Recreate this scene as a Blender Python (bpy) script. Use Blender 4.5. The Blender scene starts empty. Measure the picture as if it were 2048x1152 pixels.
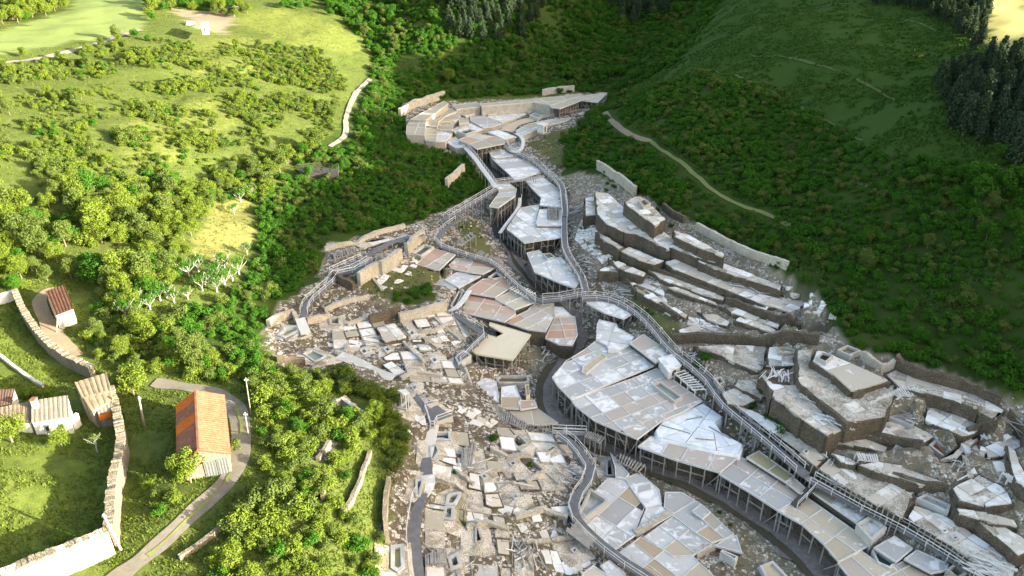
import bpy, math, random
import numpy as np
from mathutils import Vector

random.seed(7); RNG = np.random.default_rng(7)
SC = bpy.context.scene
COL = SC.collection
R_ = math.radians

# ------------------------------------------------------------------ camera
CAM = Vector((0.0, 0.0, 75.0)); PITCH = R_(28.0); FPX = 1500.0
cd = bpy.data.cameras.new('camera'); cd.sensor_width = 36.0; cd.lens = FPX / 2048 * 36.0
cd.clip_start = 0.5; cd.clip_end = 4000
co = bpy.data.objects.new('camera', cd); COL.objects.link(co)
co.location = CAM; co.rotation_euler = (R_(90) - PITCH, 0, 0); SC.camera = co

# ------------------------------------------------------------------ sky, sun, exposure
SUN_EL, SUN_AZ = R_(12.0), R_(107.0)          # azimuth clockwise from +Y
w = bpy.data.worlds.new('World'); SC.world = w; w.use_nodes = True
sk = w.node_tree.nodes.new('ShaderNodeTexSky'); sk.sky_type = 'NISHITA'; sk.sun_disc = False
sk.sun_elevation = SUN_EL; sk.sun_rotation = SUN_AZ; sk.altitude = 600; sk.air_density = 1.0; sk.dust_density = 5.0; sk.ozone_density = 0.0
w.node_tree.links.new(sk.outputs[0], w.node_tree.nodes['Background'].inputs[0])
w.node_tree.nodes['Background'].inputs[1].default_value = 0.122
SDIR = Vector((math.sin(SUN_AZ) * math.cos(SUN_EL), math.cos(SUN_AZ) * math.cos(SUN_EL), math.sin(SUN_EL)))
sl = bpy.data.lights.new('sun', 'SUN'); sl.energy = 5.0; sl.angle = R_(0.6); sl.color = (1.0, 0.93, 0.76)
so = bpy.data.objects.new('sun', sl); COL.objects.link(so); so.location = SDIR * 400
so.rotation_euler = SDIR.to_track_quat('Z', 'Y').to_euler()
vs = SC.view_settings
vs.view_transform = 'Standard'; vs.look = 'None'; vs.gamma = 1.0; vs.use_curve_mapping = False; vs.exposure = 2.48
SC.cycles.max_bounces = 6; SC.cycles.diffuse_bounces = 3; SC.cycles.transmission_bounces = 3
SC.cycles.use_denoising = True

# ------------------------------------------------------------------ surveying: sight lines of the photograph to points of the place
CF = (0.0, math.cos(PITCH), -math.sin(PITCH)); CU = (0.0, math.sin(PITCH), math.cos(PITCH))
def ray(px, py):
    u = (px - 1024) / FPX; v = (576 - py) / FPX
    return (u, CF[1] + v * CU[1], CF[2] + v * CU[2])
def P(px, py, z):
    d = ray(px, py); t = (z - CAM.z) / d[2]
    return (d[0] * t, d[1] * t, z)
def project(x, y, z):
    dz = z - CAM.z
    dep = y * CF[1] + dz * CF[2]; up = y * CU[1] + dz * CU[2]
    dep = np.where(dep < 1, 1e-3, dep)
    return 1024 + FPX * x / dep, 576 - FPX * up / dep
# frames in which the plan was measured: origin and scale
REG = {'A': (0, 0, 2.88), 'B': (650, 0, 2.88), 'C': (1348, 0, 2.88), 'D': (0, 380, 2.88), 'E': (500, 380, 2.88), 'F': (1100, 300, 2.88),
       'G': (0, 550, 3.717), 'H': (0, 750, 2.866), 'I': (600, 752, 2.88), 'J': (1050, 600, 3.2917), 'K': (1500, 600, 3.6004),
       'L': (1348, 752, 2.88), 'M': (790, 150, 3.972), 'N': (1100, 850, 3.814), 'X': (0, 0, 1.0)}
def S(reg, pts):
    ox, oy, s = REG[reg]
    return [(ox + p[0] / s, oy + p[1] / s) for p in pts]

# ------------------------------------------------------------------ terrain: survey points (sight line + height) through a thin-plate surface
CP = """1650 1152 0;1620 1110 0;1530 1040 .2;1420 980 .4;1300 935 .7;1180 885 1;1110 840 1.2;1090 780 1.4;1130 710 1.8;1160 650 2.2;1100 590 3;1040 530 4;1000 470 5;1015 400 6.2;985 340 7;955 300 8
1300 1000 2;1200 950 2.2;1400 1100 2;1200 1100 2.2;1500 1140 1.6;1560 1100 1;1480 1060 1.2;1350 980 1.6
1100 900 4;1000 880 5.5;900 900 7;850 1000 8;950 1000 6.5;1050 1000 5;1100 1080 3.8;980 1120 6;830 1120 8;850 870 8;1050 830 3;1000 780 4;1060 720 3.5;930 760 6.5;800 720 8.5;700 700 9;650 650 9.5;620 600 10.5;800 640 8.5;750 560 10;850 560 9;700 740 9.5;760 760 10;850 800 9;1000 600 6;900 520 8;950 470 8.5;860 500 9.5;1100 780 2.5
780 950 9.8;700 1000 13;600 1000 15;600 850 14.5;700 850 12.5;400 1050 16;400 900 16;100 950 17.2;0 950 19;200 950 15.6;500 950 15.5;0 1152 18.2;100 1100 16.6;300 1152 15.5;500 1152 14.8;650 1152 13;760 1152 9.8;200 800 16;60 820 16.8
100 680 17;20 680 18.6;0 600 18.5;300 720 16;300 600 16.5;450 660 13.5;450 560 14.5;560 690 11.5;540 640 11.5;560 760 12.5;640 770 11.5
0 480 22;150 400 23;300 400 20;400 450 17;480 420 14.5;500 500 13;600 520 11.5;660 480 11.5;700 430 12;650 350 14.5;600 300 16.5;560 330 16;800 400 11.5;900 350 10.5;850 450 10;780 300 13;700 200 17;740 130 19;850 250 11.5;800 180 14.5;780 100 21;650 100 25;550 60 30;650 30 31;400 100 30;450 200 25;300 200 27;300 300 24;100 300 27;0 250 30;100 200 30.5;0 130 33.5;150 110 33;280 70 33.5;130 50 36;280 10 37;0 30 37;400 20 35;500 0 36;750 50 27;750 0 33
900 170 12.5;1000 170 11.8;1000 100 20;1000 40 29;1000 0 35;850 100 21;850 30 31;1150 150 12.5;1250 170 12.5;1150 80 20;1150 0 33;1250 100 18;1280 30 27;1250 0 31;1350 60 24
830 230 12.8;1000 230 10.6;1100 220 11.2;1200 200 11.5;1150 260 10.5;1090 300 10;1130 330 10;1170 400 10.5;1150 480 8.5;1160 550 7.5;950 260 9.5;900 320 10.2
1200 230 14;1220 300 14;1300 280 18.5;1400 360 18.5;1530 430 17.5;1300 380 14.5;1450 450 15;1560 530 14.5;1660 620 13.5;1750 700 13;1300 200 22;1400 150 27;1400 60 31;1350 100 24;1500 50 38;1600 20 42;1700 10 45;1560 200 28.5;1700 290 27;1850 400 26;1700 150 35;1850 250 34;1950 150 39;1800 60 42.5;1950 60 44;2040 10 47;2040 100 43;2040 200 39;2040 300 34;2040 400 29;2040 500 25;2040 600 20.5;2040 700 16.5;1900 700 14;1900 600 18;1900 500 22;1750 500 20;1700 400 22.5;1600 350 22
1300 640 7.5;1250 600 6.5;1400 700 8;1350 560 9.5;1500 640 9.5;1250 480 10.5;1200 420 10.5;1600 760 10.0;1500 850 6;1650 900 7.8;1750 830 10.9;1850 950 9;1950 900 10.3;2000 1000 8;2040 850 11.5;2040 950 10;2040 1100 7;1800 1050 5.5;1950 1150 5.5;1750 1120 4;1400 760 6.5;1460 660 8.2;1600 1000 2.2;1500 930 2.4;1400 860 3"""
CPW = [(130, 26, 41), (130, 44, 47), (132, 86, 52), (142, 120, 54), (180, 0, 52), (185, 60, 60), (205, 120, 58), (130, -40, 34), (60, -40, 10), (0, -40, 2), (-60, -40, 16), (-140, 0, 20),  # unseen ground; right-hand ridge heights shaped to cast the valley's shade
       (-150, 80, 27), (-200, 150, 36), (-300, 200, 45), (-250, 300, 46), (-150, 420, 50), (0, 450, 60), (0, 385, 48), (100, 400, 62), (110, 305, 60), (200, 300, 52), (260, 200, 46), (300, 400, 60),
       (-100, 600, 70), (200, 600, 80), (-400, 500, 70), (400, 100, 60), (-400, 0, 40), (400, -100, 50), (60, 20, 8), (20, 30, 2), (-30, 30, 9), (-80, 30, 16)]
pts3 = [P(*map(float, t.split())) for t in CP.replace('\n', ';').split(';')] + CPW
C3 = np.array(pts3, float)
def tps_solve(C):
    n = len(C); d2 = ((C[:, None, :2] - C[None, :, :2]) ** 2).sum(-1)
    K = np.where(d2 > 0, d2 * np.log(np.maximum(d2, 1e-9)), 0) * 0.5
    K += np.eye(n) * 60.0                                   # a little smoothing
    Q = np.c_[np.ones(n), C[:, :2]]
    A = np.block([[K, Q], [Q.T, np.zeros((3, 3))]])
    return np.linalg.solve(A, np.r_[C[:, 2], 0, 0, 0])
TPS = tps_solve(C3)
def h_raw(x, y):
    x = np.asarray(x, float).ravel(); y = np.asarray(y, float).ravel(); out = np.empty_like(x)
    for i in range(0, len(x), 8000):
        a, b = x[i:i + 8000], y[i:i + 8000]
        d2 = (a[:, None] - C3[None, :, 0]) ** 2 + (b[:, None] - C3[None, :, 1]) ** 2
        out[i:i + 8000] = (np.where(d2 > 0, d2 * np.log(np.maximum(d2, 1e-9)), 0) * .5) @ TPS[:-3] + TPS[-3] + TPS[-2] * a + TPS[-1] * b
    return out
def march(px, py, hf, off=0.0):
    px = np.atleast_1d(np.asarray(px, float)); py = np.atleast_1d(np.asarray(py, float))
    u = (px - 1024) / FPX; v = (576 - py) / FPX
    dy = CF[1] + v * CU[1]; dz = CF[2] + v * CU[2]
    lo = np.full(len(px), 40.0); hi = lo.copy(); done = np.zeros(len(px), bool)
    t = lo.copy()
    for k in range(260):
        t2 = t + 2.0 + t * 0.006
        below = (CAM.z + dz * t2) < hf(u * t2, dy * t2) + off
        new = below & ~done
        lo[new] = t[new]; hi[new] = t2[new]; done |= below
        t = t2
        if done.all(): break
    hi[~done] = t[~done]; lo[~done] = t[~done]
    for k in range(14):
        m = (lo + hi) / 2
        below = (CAM.z + dz * m) < hf(u * m, dy * m) + off
        hi = np.where(below, m, hi); lo = np.where(below, lo, m)
    return np.c_[u * hi, dy * hi, CAM.z + dz * hi]

# ------------------------------------------------------------------ polygons
def inpoly(x, y, poly):
    x = np.asarray(x, float); y = np.asarray(y, float); r = np.zeros(x.shape, bool); n = len(poly)
    for i in range(n):
        x0, y0 = poly[i][:2]; x1, y1 = poly[(i + 1) % n][:2]
        c = ((y0 > y) != (y1 > y))
        with np.errstate(divide='ignore', invalid='ignore'):
            r ^= c & (x < (x1 - x0) * (y - y0) / ((y1 - y0) if y1 != y0 else 1e-9) + x0)
    return r
def area(p): return 0.5 * sum(p[i][0] * p[(i + 1) % len(p)][1] - p[(i + 1) % len(p)][0] * p[i][1] for i in range(len(p)))
def ccw(p): return list(p) if area(p) > 0 else list(p)[::-1]
def centroid(p):
    a = area(p); cx = cy = 0
    if abs(a) < 1e-6: return (sum(q[0] for q in p) / len(p), sum(q[1] for q in p) / len(p))
    for i in range(len(p)):
        x0, y0 = p[i][:2]; x1, y1 = p[(i + 1) % len(p)][:2]; k = x0 * y1 - x1 * y0
        cx += (x0 + x1) * k; cy += (y0 + y1) * k
    return (cx / (6 * a), cy / (6 * a))
def clip(poly, a, n):
    out = []; m = len(poly)
    for i in range(m):
        p, q = poly[i], poly[(i + 1) % m]
        dp = (p[0] - a[0]) * n[0] + (p[1] - a[1]) * n[1]; dq = (q[0] - a[0]) * n[0] + (q[1] - a[1]) * n[1]
        if dp >= 0: out.append(p)
        if dp * dq < 0:
            t = dp / (dp - dq); out.append((p[0] + (q[0] - p[0]) * t, p[1] + (q[1] - p[1]) * t))
    r = []
    for p in out:
        if not r or (p[0] - r[-1][0]) ** 2 + (p[1] - r[-1][1]) ** 2 > 1e-4: r.append(p)
    if len(r) > 1 and (r[0][0] - r[-1][0]) ** 2 + (r[0][1] - r[-1][1]) ** 2 < 1e-4: r.pop()
    return r if len(r) >= 3 and abs(area(r)) > 0.05 else None
def inset(poly, d):
    p = ccw([q[:2] for q in poly]); n = len(p); out = []
    for i in range(n):
        a, b, c = p[i - 1], p[i], p[(i + 1) % n]
        e1 = (b[0] - a[0], b[1] - a[1]); e2 = (c[0] - b[0], c[1] - b[1])
        l1 = math.hypot(*e1) or 1e-6; l2 = math.hypot(*e2) or 1e-6
        n1 = (-e1[1] / l1, e1[0] / l1); n2 = (-e2[1] / l2, e2[0] / l2)
        bx, by = n1[0] + n2[0], n1[1] + n2[1]; k = max(bx * bx + by * by, 0.5)
        out.append((b[0] + bx * 2 * d / k, b[1] + by * 2 * d / k))
    return out
def grid_split(poly, dirv, du, dv, jit=0.08):
    l = math.hypot(*dirv); ux, uy = dirv[0] / l, dirv[1] / l; nx, ny = -uy, ux
    us = [p[0] * ux + p[1] * uy for p in poly]; ns = [p[0] * nx + p[1] * ny for p in poly]
    def cuts(lo, hi, d):
        k = max(1, round((hi - lo) / d)); s = (hi - lo) / k
        return [lo + s * (i + random.uniform(-jit, jit)) for i in range(1, k)]
    pieces = [list(poly)]
    for lst, (ax, ay) in ((cuts(min(ns), max(ns), dv), (nx, ny)), (cuts(min(us), max(us), du), (ux, uy))):
        for c in lst:
            new = []
            for q in pieces:
                a = clip(q, (ax * c, ay * c), (ax, ay)); b = clip(q, (ax * c, ay * c), (-ax, -ay))
                new += [z for z in (a, b) if z]
            pieces = new
    big = [q for q in pieces if abs(area(q)) > 1.2]
    return big
def rand_split(poly, target, out=None):
    if out is None: out = []
    A = abs(area(poly))
    if A < target * random.uniform(.55, 1.7): out.append(poly); return out
    c = centroid(poly); m = np.array(poly) - np.array(c)
    ev, V = np.linalg.eigh(m.T @ m); d = V[:, 1]; ang = math.atan2(d[1], d[0]) + random.gauss(0, .22)
    ex = (m @ d); o = random.uniform(-.14, .14) * (ex.max() - ex.min())
    a = (c[0] + d[0] * o, c[1] + d[1] * o); n = (math.cos(ang), math.sin(ang))
    for q in (clip(poly, a, n), clip(poly, a, (-n[0], -n[1]))):
        if q: rand_split(q, target, out)
    return out

# ------------------------------------------------------------------ objects
def tag(o, label=None, cat=None, group=None, kind=None):
    if label: o['label'] = label
    if cat: o['category'] = cat
    if group: o['group'] = group
    if kind: o['kind'] = kind
    return o
def link(o, parent=None):
    COL.objects.link(o)
    if parent is not None: o.parent = parent
    return o
ORG = {}
def thing(name, label, cat, loc, group=None):
    o = bpy.data.objects.new(name, None); o.empty_display_size = 0.5; COL.objects.link(o)
    o.location = loc; ORG[o] = Vector(loc); return tag(o, label, cat, group)
def org(parent):
    while parent is not None:
        if parent in ORG: return ORG[parent]
        parent = parent.parent
    return Vector((0, 0, 0))
def mesh(name, V, F, mat, parent=None, smooth=False):
    o3 = org(parent)
    me = bpy.data.meshes.new(name); me.from_pydata([(v[0] - o3[0], v[1] - o3[1], v[2] - o3[2]) for v in V], [], F)
    if mat is not None: me.materials.append(mat)
    if smooth: me.polygons.foreach_set('use_smooth', [True] * len(me.polygons))
    me.update()
    return link(bpy.data.objects.new(name, me), parent)
class MB:
    def __init__(s): s.V = []; s.F = []
    def add(s, V, F):
        k = len(s.V); s.V += V; s.F += [tuple(i + k for i in f) for f in F]; return s
    def prism(s, poly, z0, z1, z1s=None):
        p = ccw([q[:2] for q in poly]); n = len(p)
        zb = z0 if hasattr(z0, '__len__') else [z0] * n; zt = z1 if hasattr(z1, '__len__') else [z1] * n
        V = [(p[i][0], p[i][1], zb[i]) for i in range(n)] + [(p[i][0], p[i][1], zt[i]) for i in range(n)]
        F = [tuple(range(n - 1, -1, -1)), tuple(range(n, 2 * n))] + [(i, (i + 1) % n, n + (i + 1) % n, n + i) for i in range(n)]
        return s.add(V, F)
    def bar(s, a, b, w, h=None, up=(0, 0, 1)):
        a = Vector(a); b = Vector(b); h = h or w; d = (b - a)
        if d.length < 1e-4: return s
        d.normalize(); u = Vector(up)
        if abs(d.dot(u)) > .98: u = Vector((1, 0, 0))
        r = d.cross(u).normalized(); u = r.cross(d).normalized()
        V = [tuple(c + r * (sx * w / 2) + u * (sy * h / 2)) for c in (a, b) for sx, sy in ((-1, -1), (1, -1), (1, 1), (-1, 1))]
        return s.add(V, [(0, 1, 2, 3), (7, 6, 5, 4), (0, 4, 5, 1), (1, 5, 6, 2), (2, 6, 7, 3), (3, 7, 4, 0)])
    def tube(s, a, b, r0, r1, n=7):
        a = Vector(a); b = Vector(b); d = (b - a).normalized(); u = Vector((0, 0, 1)) if abs(d.z) < .95 else Vector((1, 0, 0))
        r = d.cross(u).normalized(); u = r.cross(d)
        V = [tuple(c + (r * math.cos(2 * math.pi * i / n) + u * math.sin(2 * math.pi * i / n)) * q) for c, q in ((a, r0), (b, r1)) for i in range(n)]
        return s.add(V, [(i, (i + 1) % n, n + (i + 1) % n, n + i) for i in range(n)] + [tuple(range(n - 1, -1, -1)), tuple(range(n, 2 * n))])
    def build(s, name, mat, parent=None, smooth=False): return mesh(name, s.V, s.F, mat, parent, smooth)
_unit = {}
def unit_bar(mat):                 # a bar 1 m long on z, 1 m wide, shared by all posts and beams of a material
    if mat.name not in _unit:
        m = MB(); c = [(.5, .38), (.38, .5), (-.38, .5), (-.5, .38), (-.5, -.38), (-.38, -.5), (.38, -.5), (.5, -.38)]
        m.prism(c, 0, 1); me = bpy.data.meshes.new('post'); me.from_pydata(m.V, [], m.F); me.materials.append(mat); _unit[mat.name] = me
    return _unit[mat.name]
def beam(name, a, b, w, mat, parent, h=None):
    o = bpy.data.objects.new(name, unit_bar(mat)); link(o, parent); a = Vector(a); d = Vector(b) - a
    o.location = a - org(parent); o.scale = (w, h or w, d.length); o.rotation_euler = d.to_track_quat('Z', 'Y').to_euler(); return o
# ------------------------------------------------------------------ materials
class NT:
    def __init__(s, name, rough=.8):
        s.m = bpy.data.materials.new(name); s.m.use_nodes = True; s.t = s.m.node_tree; s.n = s.t.nodes; s.l = s.t.links
        s.b = s.n['Principled BSDF']; s.b.inputs['Roughness'].default_value = rough; s.b.inputs['Specular IOR Level'].default_value = .3
        s.g = s.n.new('ShaderNodeNewGeometry'); s._tc = None
    def co(s, kind='Object'):
        if not s._tc: s._tc = s.n.new('ShaderNodeTexCoord')
        return s._tc.outputs[kind] if kind != 'World' else s.g.outputs['Position']
    def noise(s, scale, det=4, rough=.6, vec=None, dist=0):
        n = s.n.new('ShaderNodeTexNoise'); n.inputs['Scale'].default_value = scale; n.inputs['Detail'].default_value = det; n.inputs['Roughness'].default_value = rough; n.inputs['Distortion'].default_value = dist
        s.l.new(vec if vec is not None else s.co('World'), n.inputs['Vector']); return n.outputs['Fac']
    def vor(s, scale, feature='DISTANCE_TO_EDGE', out='Distance', vec=None, rnd=1):
        n = s.n.new('ShaderNodeTexVoronoi'); n.feature = feature; n.inputs['Scale'].default_value = scale; n.inputs['Randomness'].default_value = rnd
        s.l.new(vec if vec is not None else s.co('World'), n.inputs['Vector']); return n.outputs[out]
    def ramp(s, fac, *stops):
        n = s.n.new('ShaderNodeValToRGB'); e = n.color_ramp.elements
        while len(e) < len(stops): e.new(.5)
        for k, (p, c) in enumerate(stops):
            e[k].position = p; e[k].color = (c, c, c, 1) if not hasattr(c, '__len__') else (*c, 1)
        s.l.new(fac, n.inputs[0]); return n.outputs[0]
    def mix(s, f, a, b, mode='MIX'):
        n = s.n.new('ShaderNodeMix'); n.data_type = 'RGBA'; n.blend_type = mode
        for k, v in ((0, f), (6, a), (7, b)):
            if hasattr(v, 'links') or hasattr(v, 'is_linked'): s.l.new(v, n.inputs[k])
            elif k == 0: n.inputs[0].default_value = v
            else: n.inputs[k].default_value = (*v, 1) if hasattr(v, '__len__') else (v, v, v, 1)
        return n.outputs[2]
    def math(s, op, a, b=0.0):
        n = s.n.new('ShaderNodeMath'); n.operation = op
        for k, v in ((0, a), (1, b)):
            if hasattr(v, 'is_linked'): s.l.new(v, n.inputs[k])
            else: n.inputs[k].default_value = v
        return n.outputs[0]
    def orand(s): return s.n.new('ShaderNodeObjectInfo').outputs['Random']
    def attr(s, name, out='Fac'):
        n = s.n.new('ShaderNodeAttribute'); n.attribute_name = name; return n.outputs[out]
    def col(s, c): s.l.new(c, s.b.inputs['Base Color']); return s
    def rough(s, v): s.l.new(v, s.b.inputs['Roughness']); return s
    def bump(s, hgt, strength=.4, dist=.1):
        n = s.n.new('ShaderNodeBump'); n.inputs['Strength'].default_value = strength; n.inputs['Distance'].default_value = dist
        s.l.new(hgt, n.inputs['Height']); s.l.new(n.outputs[0], s.b.inputs['Normal']); return s
MT = {}
def mk_wood(name, c0, c1, c2):
    t = NT(name, .85); r = t.orand(); n = t.noise(1.3, 5); f = t.noise(9, 4)
    c = t.mix(r, c0, c1); c = t.mix(t.ramp(n, (.35, 0), (.7, 1)), c, c2); c = t.mix(t.ramp(f, (.3, .75), (.7, 1.1)), (0, 0, 0), c, 'MULTIPLY') if False else t.mix(t.ramp(f, (.35, .0), (.75, .5)), c, c2)
    t.col(c).bump(f, .3, .05); MT[name] = t.m
mk_wood('weathered_wood', (.24, .22, .195), (.165, .15, .13), (.36, .345, .32))
mk_wood('dark_wood', (.085, .074, .062), (.12, .105, .088), (.05, .045, .04))
mk_wood('kerb_wood', (.52, .505, .475), (.45, .435, .41), (.68, .67, .65))
mk_wood('kerb_salt', (.46, .445, .415), (.52, .505, .48), (.66, .65, .63))
mk_wood('kerb_tan', (.50, .465, .395), (.46, .425, .36), (.60, .57, .51))
mk_wood('board_grey', (.105, .105, .108), (.13, .13, .133), (.175, .175, .178))
mk_wood('cream_wood', (.60, .50, .33), (.54, .45, .30), (.66, .58, .42))
mk_wood('pole_wood', (.24, .21, .165), (.20, .175, .135), (.30, .27, .22))
def mk_pan(name, base, alt, salt, thr, rough=.45):
    t = NT(name, rough); r = t.orand(); off = t.n.new('ShaderNodeCombineXYZ'); t.l.new(t.math('MULTIPLY', r, 91.0), off.inputs[2])
    va = t.n.new('ShaderNodeVectorMath'); va.operation = 'ADD'; t.l.new(t.co('World'), va.inputs[0]); t.l.new(off.outputs[0], va.inputs[1]); v = va.outputs[0]
    n1 = t.noise(.55, 6, .62, v, .6); n2 = t.noise(2.7, 5, .65, v); n3 = t.noise(.22, 3, .5, v)
    c = t.mix(t.ramp(r, (0, 0), (1, 1)), base, alt)
    c = t.mix(t.ramp(n2, (.3, .0), (.75, .35)), c, tuple(x * .72 for x in base))
    th = t.math('ADD', n1, t.math('MULTIPLY', t.math('SUBTRACT', r, .5), .16))
    m = t.ramp(th, (thr, 0), (thr + .05, .85), (thr + .2, 1))
    c = t.mix(m, c, salt); c = t.mix(t.ramp(n3, (.35, 0), (.75, .22)), c, tuple(x * .55 for x in base))
    t.col(c); t.rough(t.ramp(m, (0, rough), (1, .85))); t.bump(n2, .15, .04); MT[name] = t.m
mk_pan('pan_white', (.54, .525, .50), (.63, .615, .59), (.78, .77, .75), .50, .5)
mk_pan('pan_grey', (.40, .385, .36), (.47, .46, .44), (.76, .75, .73), .57, .4)
mk_pan('pan_pinkgrey', (.46, .385, .32), (.50, .435, .37), (.76, .745, .715), .59, .45)
mk_pan('pan_terra', (.47, .295, .20), (.52, .35, .25), (.70, .65, .59), .66, .5)
mk_pan('pan_beige', (.47, .395, .285), (.55, .475, .36), (.74, .72, .68), .64, .5)
mk_pan('pan_brown', (.40, .30, .195), (.46, .36, .23), (.66, .61, .53), .70, .4)
mk_pan('pan_tan', (.36, .325, .25), (.42, .38, .295), (.58, .55, .48), .64, .8)
mk_pan('pan_cream', (.66, .575, .42), (.70, .61, .45), (.52, .42, .28), .66, .7)
mk_pan('pan_olive', (.36, .31, .165), (.42, .35, .20), (.60, .56, .45), .70, .3)
mk_pan('slab_white', (.66, .625, .56), (.73, .70, .645), (.80, .785, .755), .50, .85)
mk_pan('slab_cream', (.52, .455, .365), (.62, .565, .48), (.75, .715, .655), .54, .88)
mk_pan('tarp_white', (.66, .70, .715), (.70, .74, .755), (.79, .80, .80), .47, .6)
mk_pan('concrete', (.46, .44, .40), (.52, .505, .47), (.62, .61, .58), .58, .85)
mk_pan('plaster_white', (.60, .575, .52), (.64, .62, .57), (.72, .705, .665), .55, .9)
mk_pan('sand', (.54, .44, .32), (.54, .44, .32), (.60, .51, .39), .55, .9)
def mk_stone(name, c0, c1, joint, scale, dark=(.10, .085, .065)):
    t = NT(name, .92); sep = t.n.new('ShaderNodeMapping'); sep.inputs['Scale'].default_value = (1, 1, 1.7); t.l.new(t.co('World'), sep.inputs[0]); v = sep.outputs[0]
    e = t.vor(scale, vec=v); cellc = t.vor(scale, 'F1', 'Color', v); n = t.noise(.6, 5); n2 = t.noise(7, 4)
    bw = t.n.new('ShaderNodeRGBToBW'); t.l.new(cellc, bw.inputs[0])
    c = t.mix(t.ramp(bw.outputs[0], (.2, 0), (.8, 1)), c0, c1); c = t.mix(t.ramp(n, (.42, 0), (.72, .6)), c, dark)
    c = t.mix(t.ramp(n2, (.3, .35), (.65, 0)), c, dark); c = t.mix(t.ramp(e, (.015, 1), (.07, 0)), c, joint)
    t.col(c).bump(t.ramp(e, (0, 0), (.12, 1)), .6, .12); MT[name] = t.m
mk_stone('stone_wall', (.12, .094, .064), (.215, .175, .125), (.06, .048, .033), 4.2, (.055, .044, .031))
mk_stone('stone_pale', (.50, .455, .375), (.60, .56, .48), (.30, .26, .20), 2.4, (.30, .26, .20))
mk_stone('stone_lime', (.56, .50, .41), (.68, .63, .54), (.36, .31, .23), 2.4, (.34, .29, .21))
t = NT('terrace_top', .95); n1 = t.noise(.5, 6, .68, None, .7); n2 = t.noise(2.4, 6, .7); n3 = t.noise(9, 4, .7); e_ = t.vor(3.2)
c = t.mix(t.ramp(n2, (.3, 0), (.7, 1)), (.33, .275, .20), (.50, .445, .36)); c = t.mix(t.ramp(n1, (.42, 0), (.55, .9)), c, (.66, .615, .535)); c = t.mix(t.ramp(n3, (.40, .85), (.52, 0)), c, (.10, .078, .052)); c = t.mix(t.ramp(t.noise(.23, 3), (.56, 0), (.68, .7)), c, (.15, .135, .06))
t.col(c).bump(t.math('ADD', n3, n2), .6, .12); MT['terrace_top'] = t.m
def mk_water(name, c, rough=.08):
    t = NT(name, rough); n = t.noise(.5, 4); t.col(t.mix(t.ramp(n, (.3, 0), (.7, 1)), c, tuple(x * 1.35 for x in c)))
    t.b.inputs['Specular IOR Level'].default_value = .5; t.bump(t.noise(3, 2), .03, .02); MT[name] = t.m
mk_water('water_teal', (.045, .085, .080)); mk_water('water_green', (.19, .22, .165)); mk_water('water_dark', (.012, .014, .014), .25); mk_water('water_yellow', (.30, .25, .085))
mk_water('water_red', (.22, .065, .015), .15); mk_water('water_brown', (.125, .10, .04)); mk_water('water_beige', (.42, .34, .22)); mk_water('water_grey', (.26, .265, .255)); mk_water('moss', (.05, .085, .015), .9)
def mk_tile(name, c0, c1, c2, sx=1.0):
    t = NT(name, .85); n = t.noise(1.1, 5); n2 = t.noise(5, 4); r = t.vor(2.6, 'F1', 'Color'); bw = t.n.new('ShaderNodeRGBToBW'); t.l.new(r, bw.inputs[0])
    c = t.mix(bw.outputs[0], c0, c1); c = t.mix(t.ramp(n, (.42, 0), (.68, .85)), c, c2); c = t.mix(t.ramp(n2, (.38, .45), (.62, 0)), c, tuple(x * .45 for x in c0))
    t.col(c).bump(n2, .5, .06); MT[name] = t.m
mk_tile('tile_red', (.22, .075, .035), (.28, .11, .055), (.26, .15, .095)); mk_tile('tile_orange', (.52, .115, .008), (.56, .14, .012), (.50, .11, .012)); mk_tile('tile_red_sunlit', (.30, .085, .040), (.35, .112, .055), (.33, .145, .085))  # last tile: barn red with the sun's brightness painted in
mk_tile('tile_brown', (.085, .036, .018), (.115, .052, .026), (.048, .024, .016)); mk_tile('tile_grey', (.17, .13, .085), (.22, .175, .12), (.13, .10, .07)); mk_tile('sheet_grey', (.215, .185, .145), (.25, .22, .175), (.19, .165, .13)); mk_tile('tile_plum', (.11, .06, .045), (.14, .08, .06), (.09, .055, .045))
mk_stone('stone_farm', (.22, .185, .13), (.30, .26, .195), (.14, .115, .078), 3.4, (.13, .105, .07))
mk_stone('stone_cope', (.27, .225, .155), (.34, .295, .215), (.17, .14, .09), 3.0, (.16, .13, .085))
t = NT('doors_grey', .6); t.col(t.mix(t.noise(2, 3), (.12, .13, .125), (.18, .19, .18))); MT['doors_grey'] = t.m
def mk_leaf(name, c0, c1, c2, trans=.25):
    t = NT(name, .75); r = t.orand(); isl = t.g.outputs['Random Per Island']
    n = t.noise(.05, 3)
    c = t.mix(t.ramp(r, (0, 0), (1, 1)), c0, c1); c = t.mix(t.ramp(isl, (.2, 0), (1, .75)), c, c2); c = t.mix(t.ramp(n, (.35, 0), (.7, .45)), c, c1)
    t.col(c); t.b.inputs['Specular IOR Level'].default_value = .05
    tr = t.n.new('ShaderNodeBsdfTranslucent'); t.l.new(c, tr.inputs[0]); ms = t.n.new('ShaderNodeMixShader'); ms.inputs[0].default_value = trans
    t.l.new(t.b.outputs[0], ms.inputs[1]); t.l.new(tr.outputs[0], ms.inputs[2]); t.l.new(ms.outputs[0], t.n['Material Output'].inputs[0]); MT[name] = t.m
mk_leaf('leaf_green', (.024, .090, .007), (.042, .122, .010), (.085, .180, .026), .2)
mk_leaf('leaf_sunlit', (.085, .135, .012), (.118, .165, .018), (.175, .225, .042), .2)  # warm sunlight painted into the leaf colour, for the sunlit slopes
mk_leaf('leaf_olive', (.060, .102, .016), (.088, .128, .022), (.15, .185, .055), .2)
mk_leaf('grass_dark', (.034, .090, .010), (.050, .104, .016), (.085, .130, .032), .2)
mk_leaf('needle', (.026, .050, .022), (.042, .068, .032), (.075, .10, .058), .1)
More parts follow.
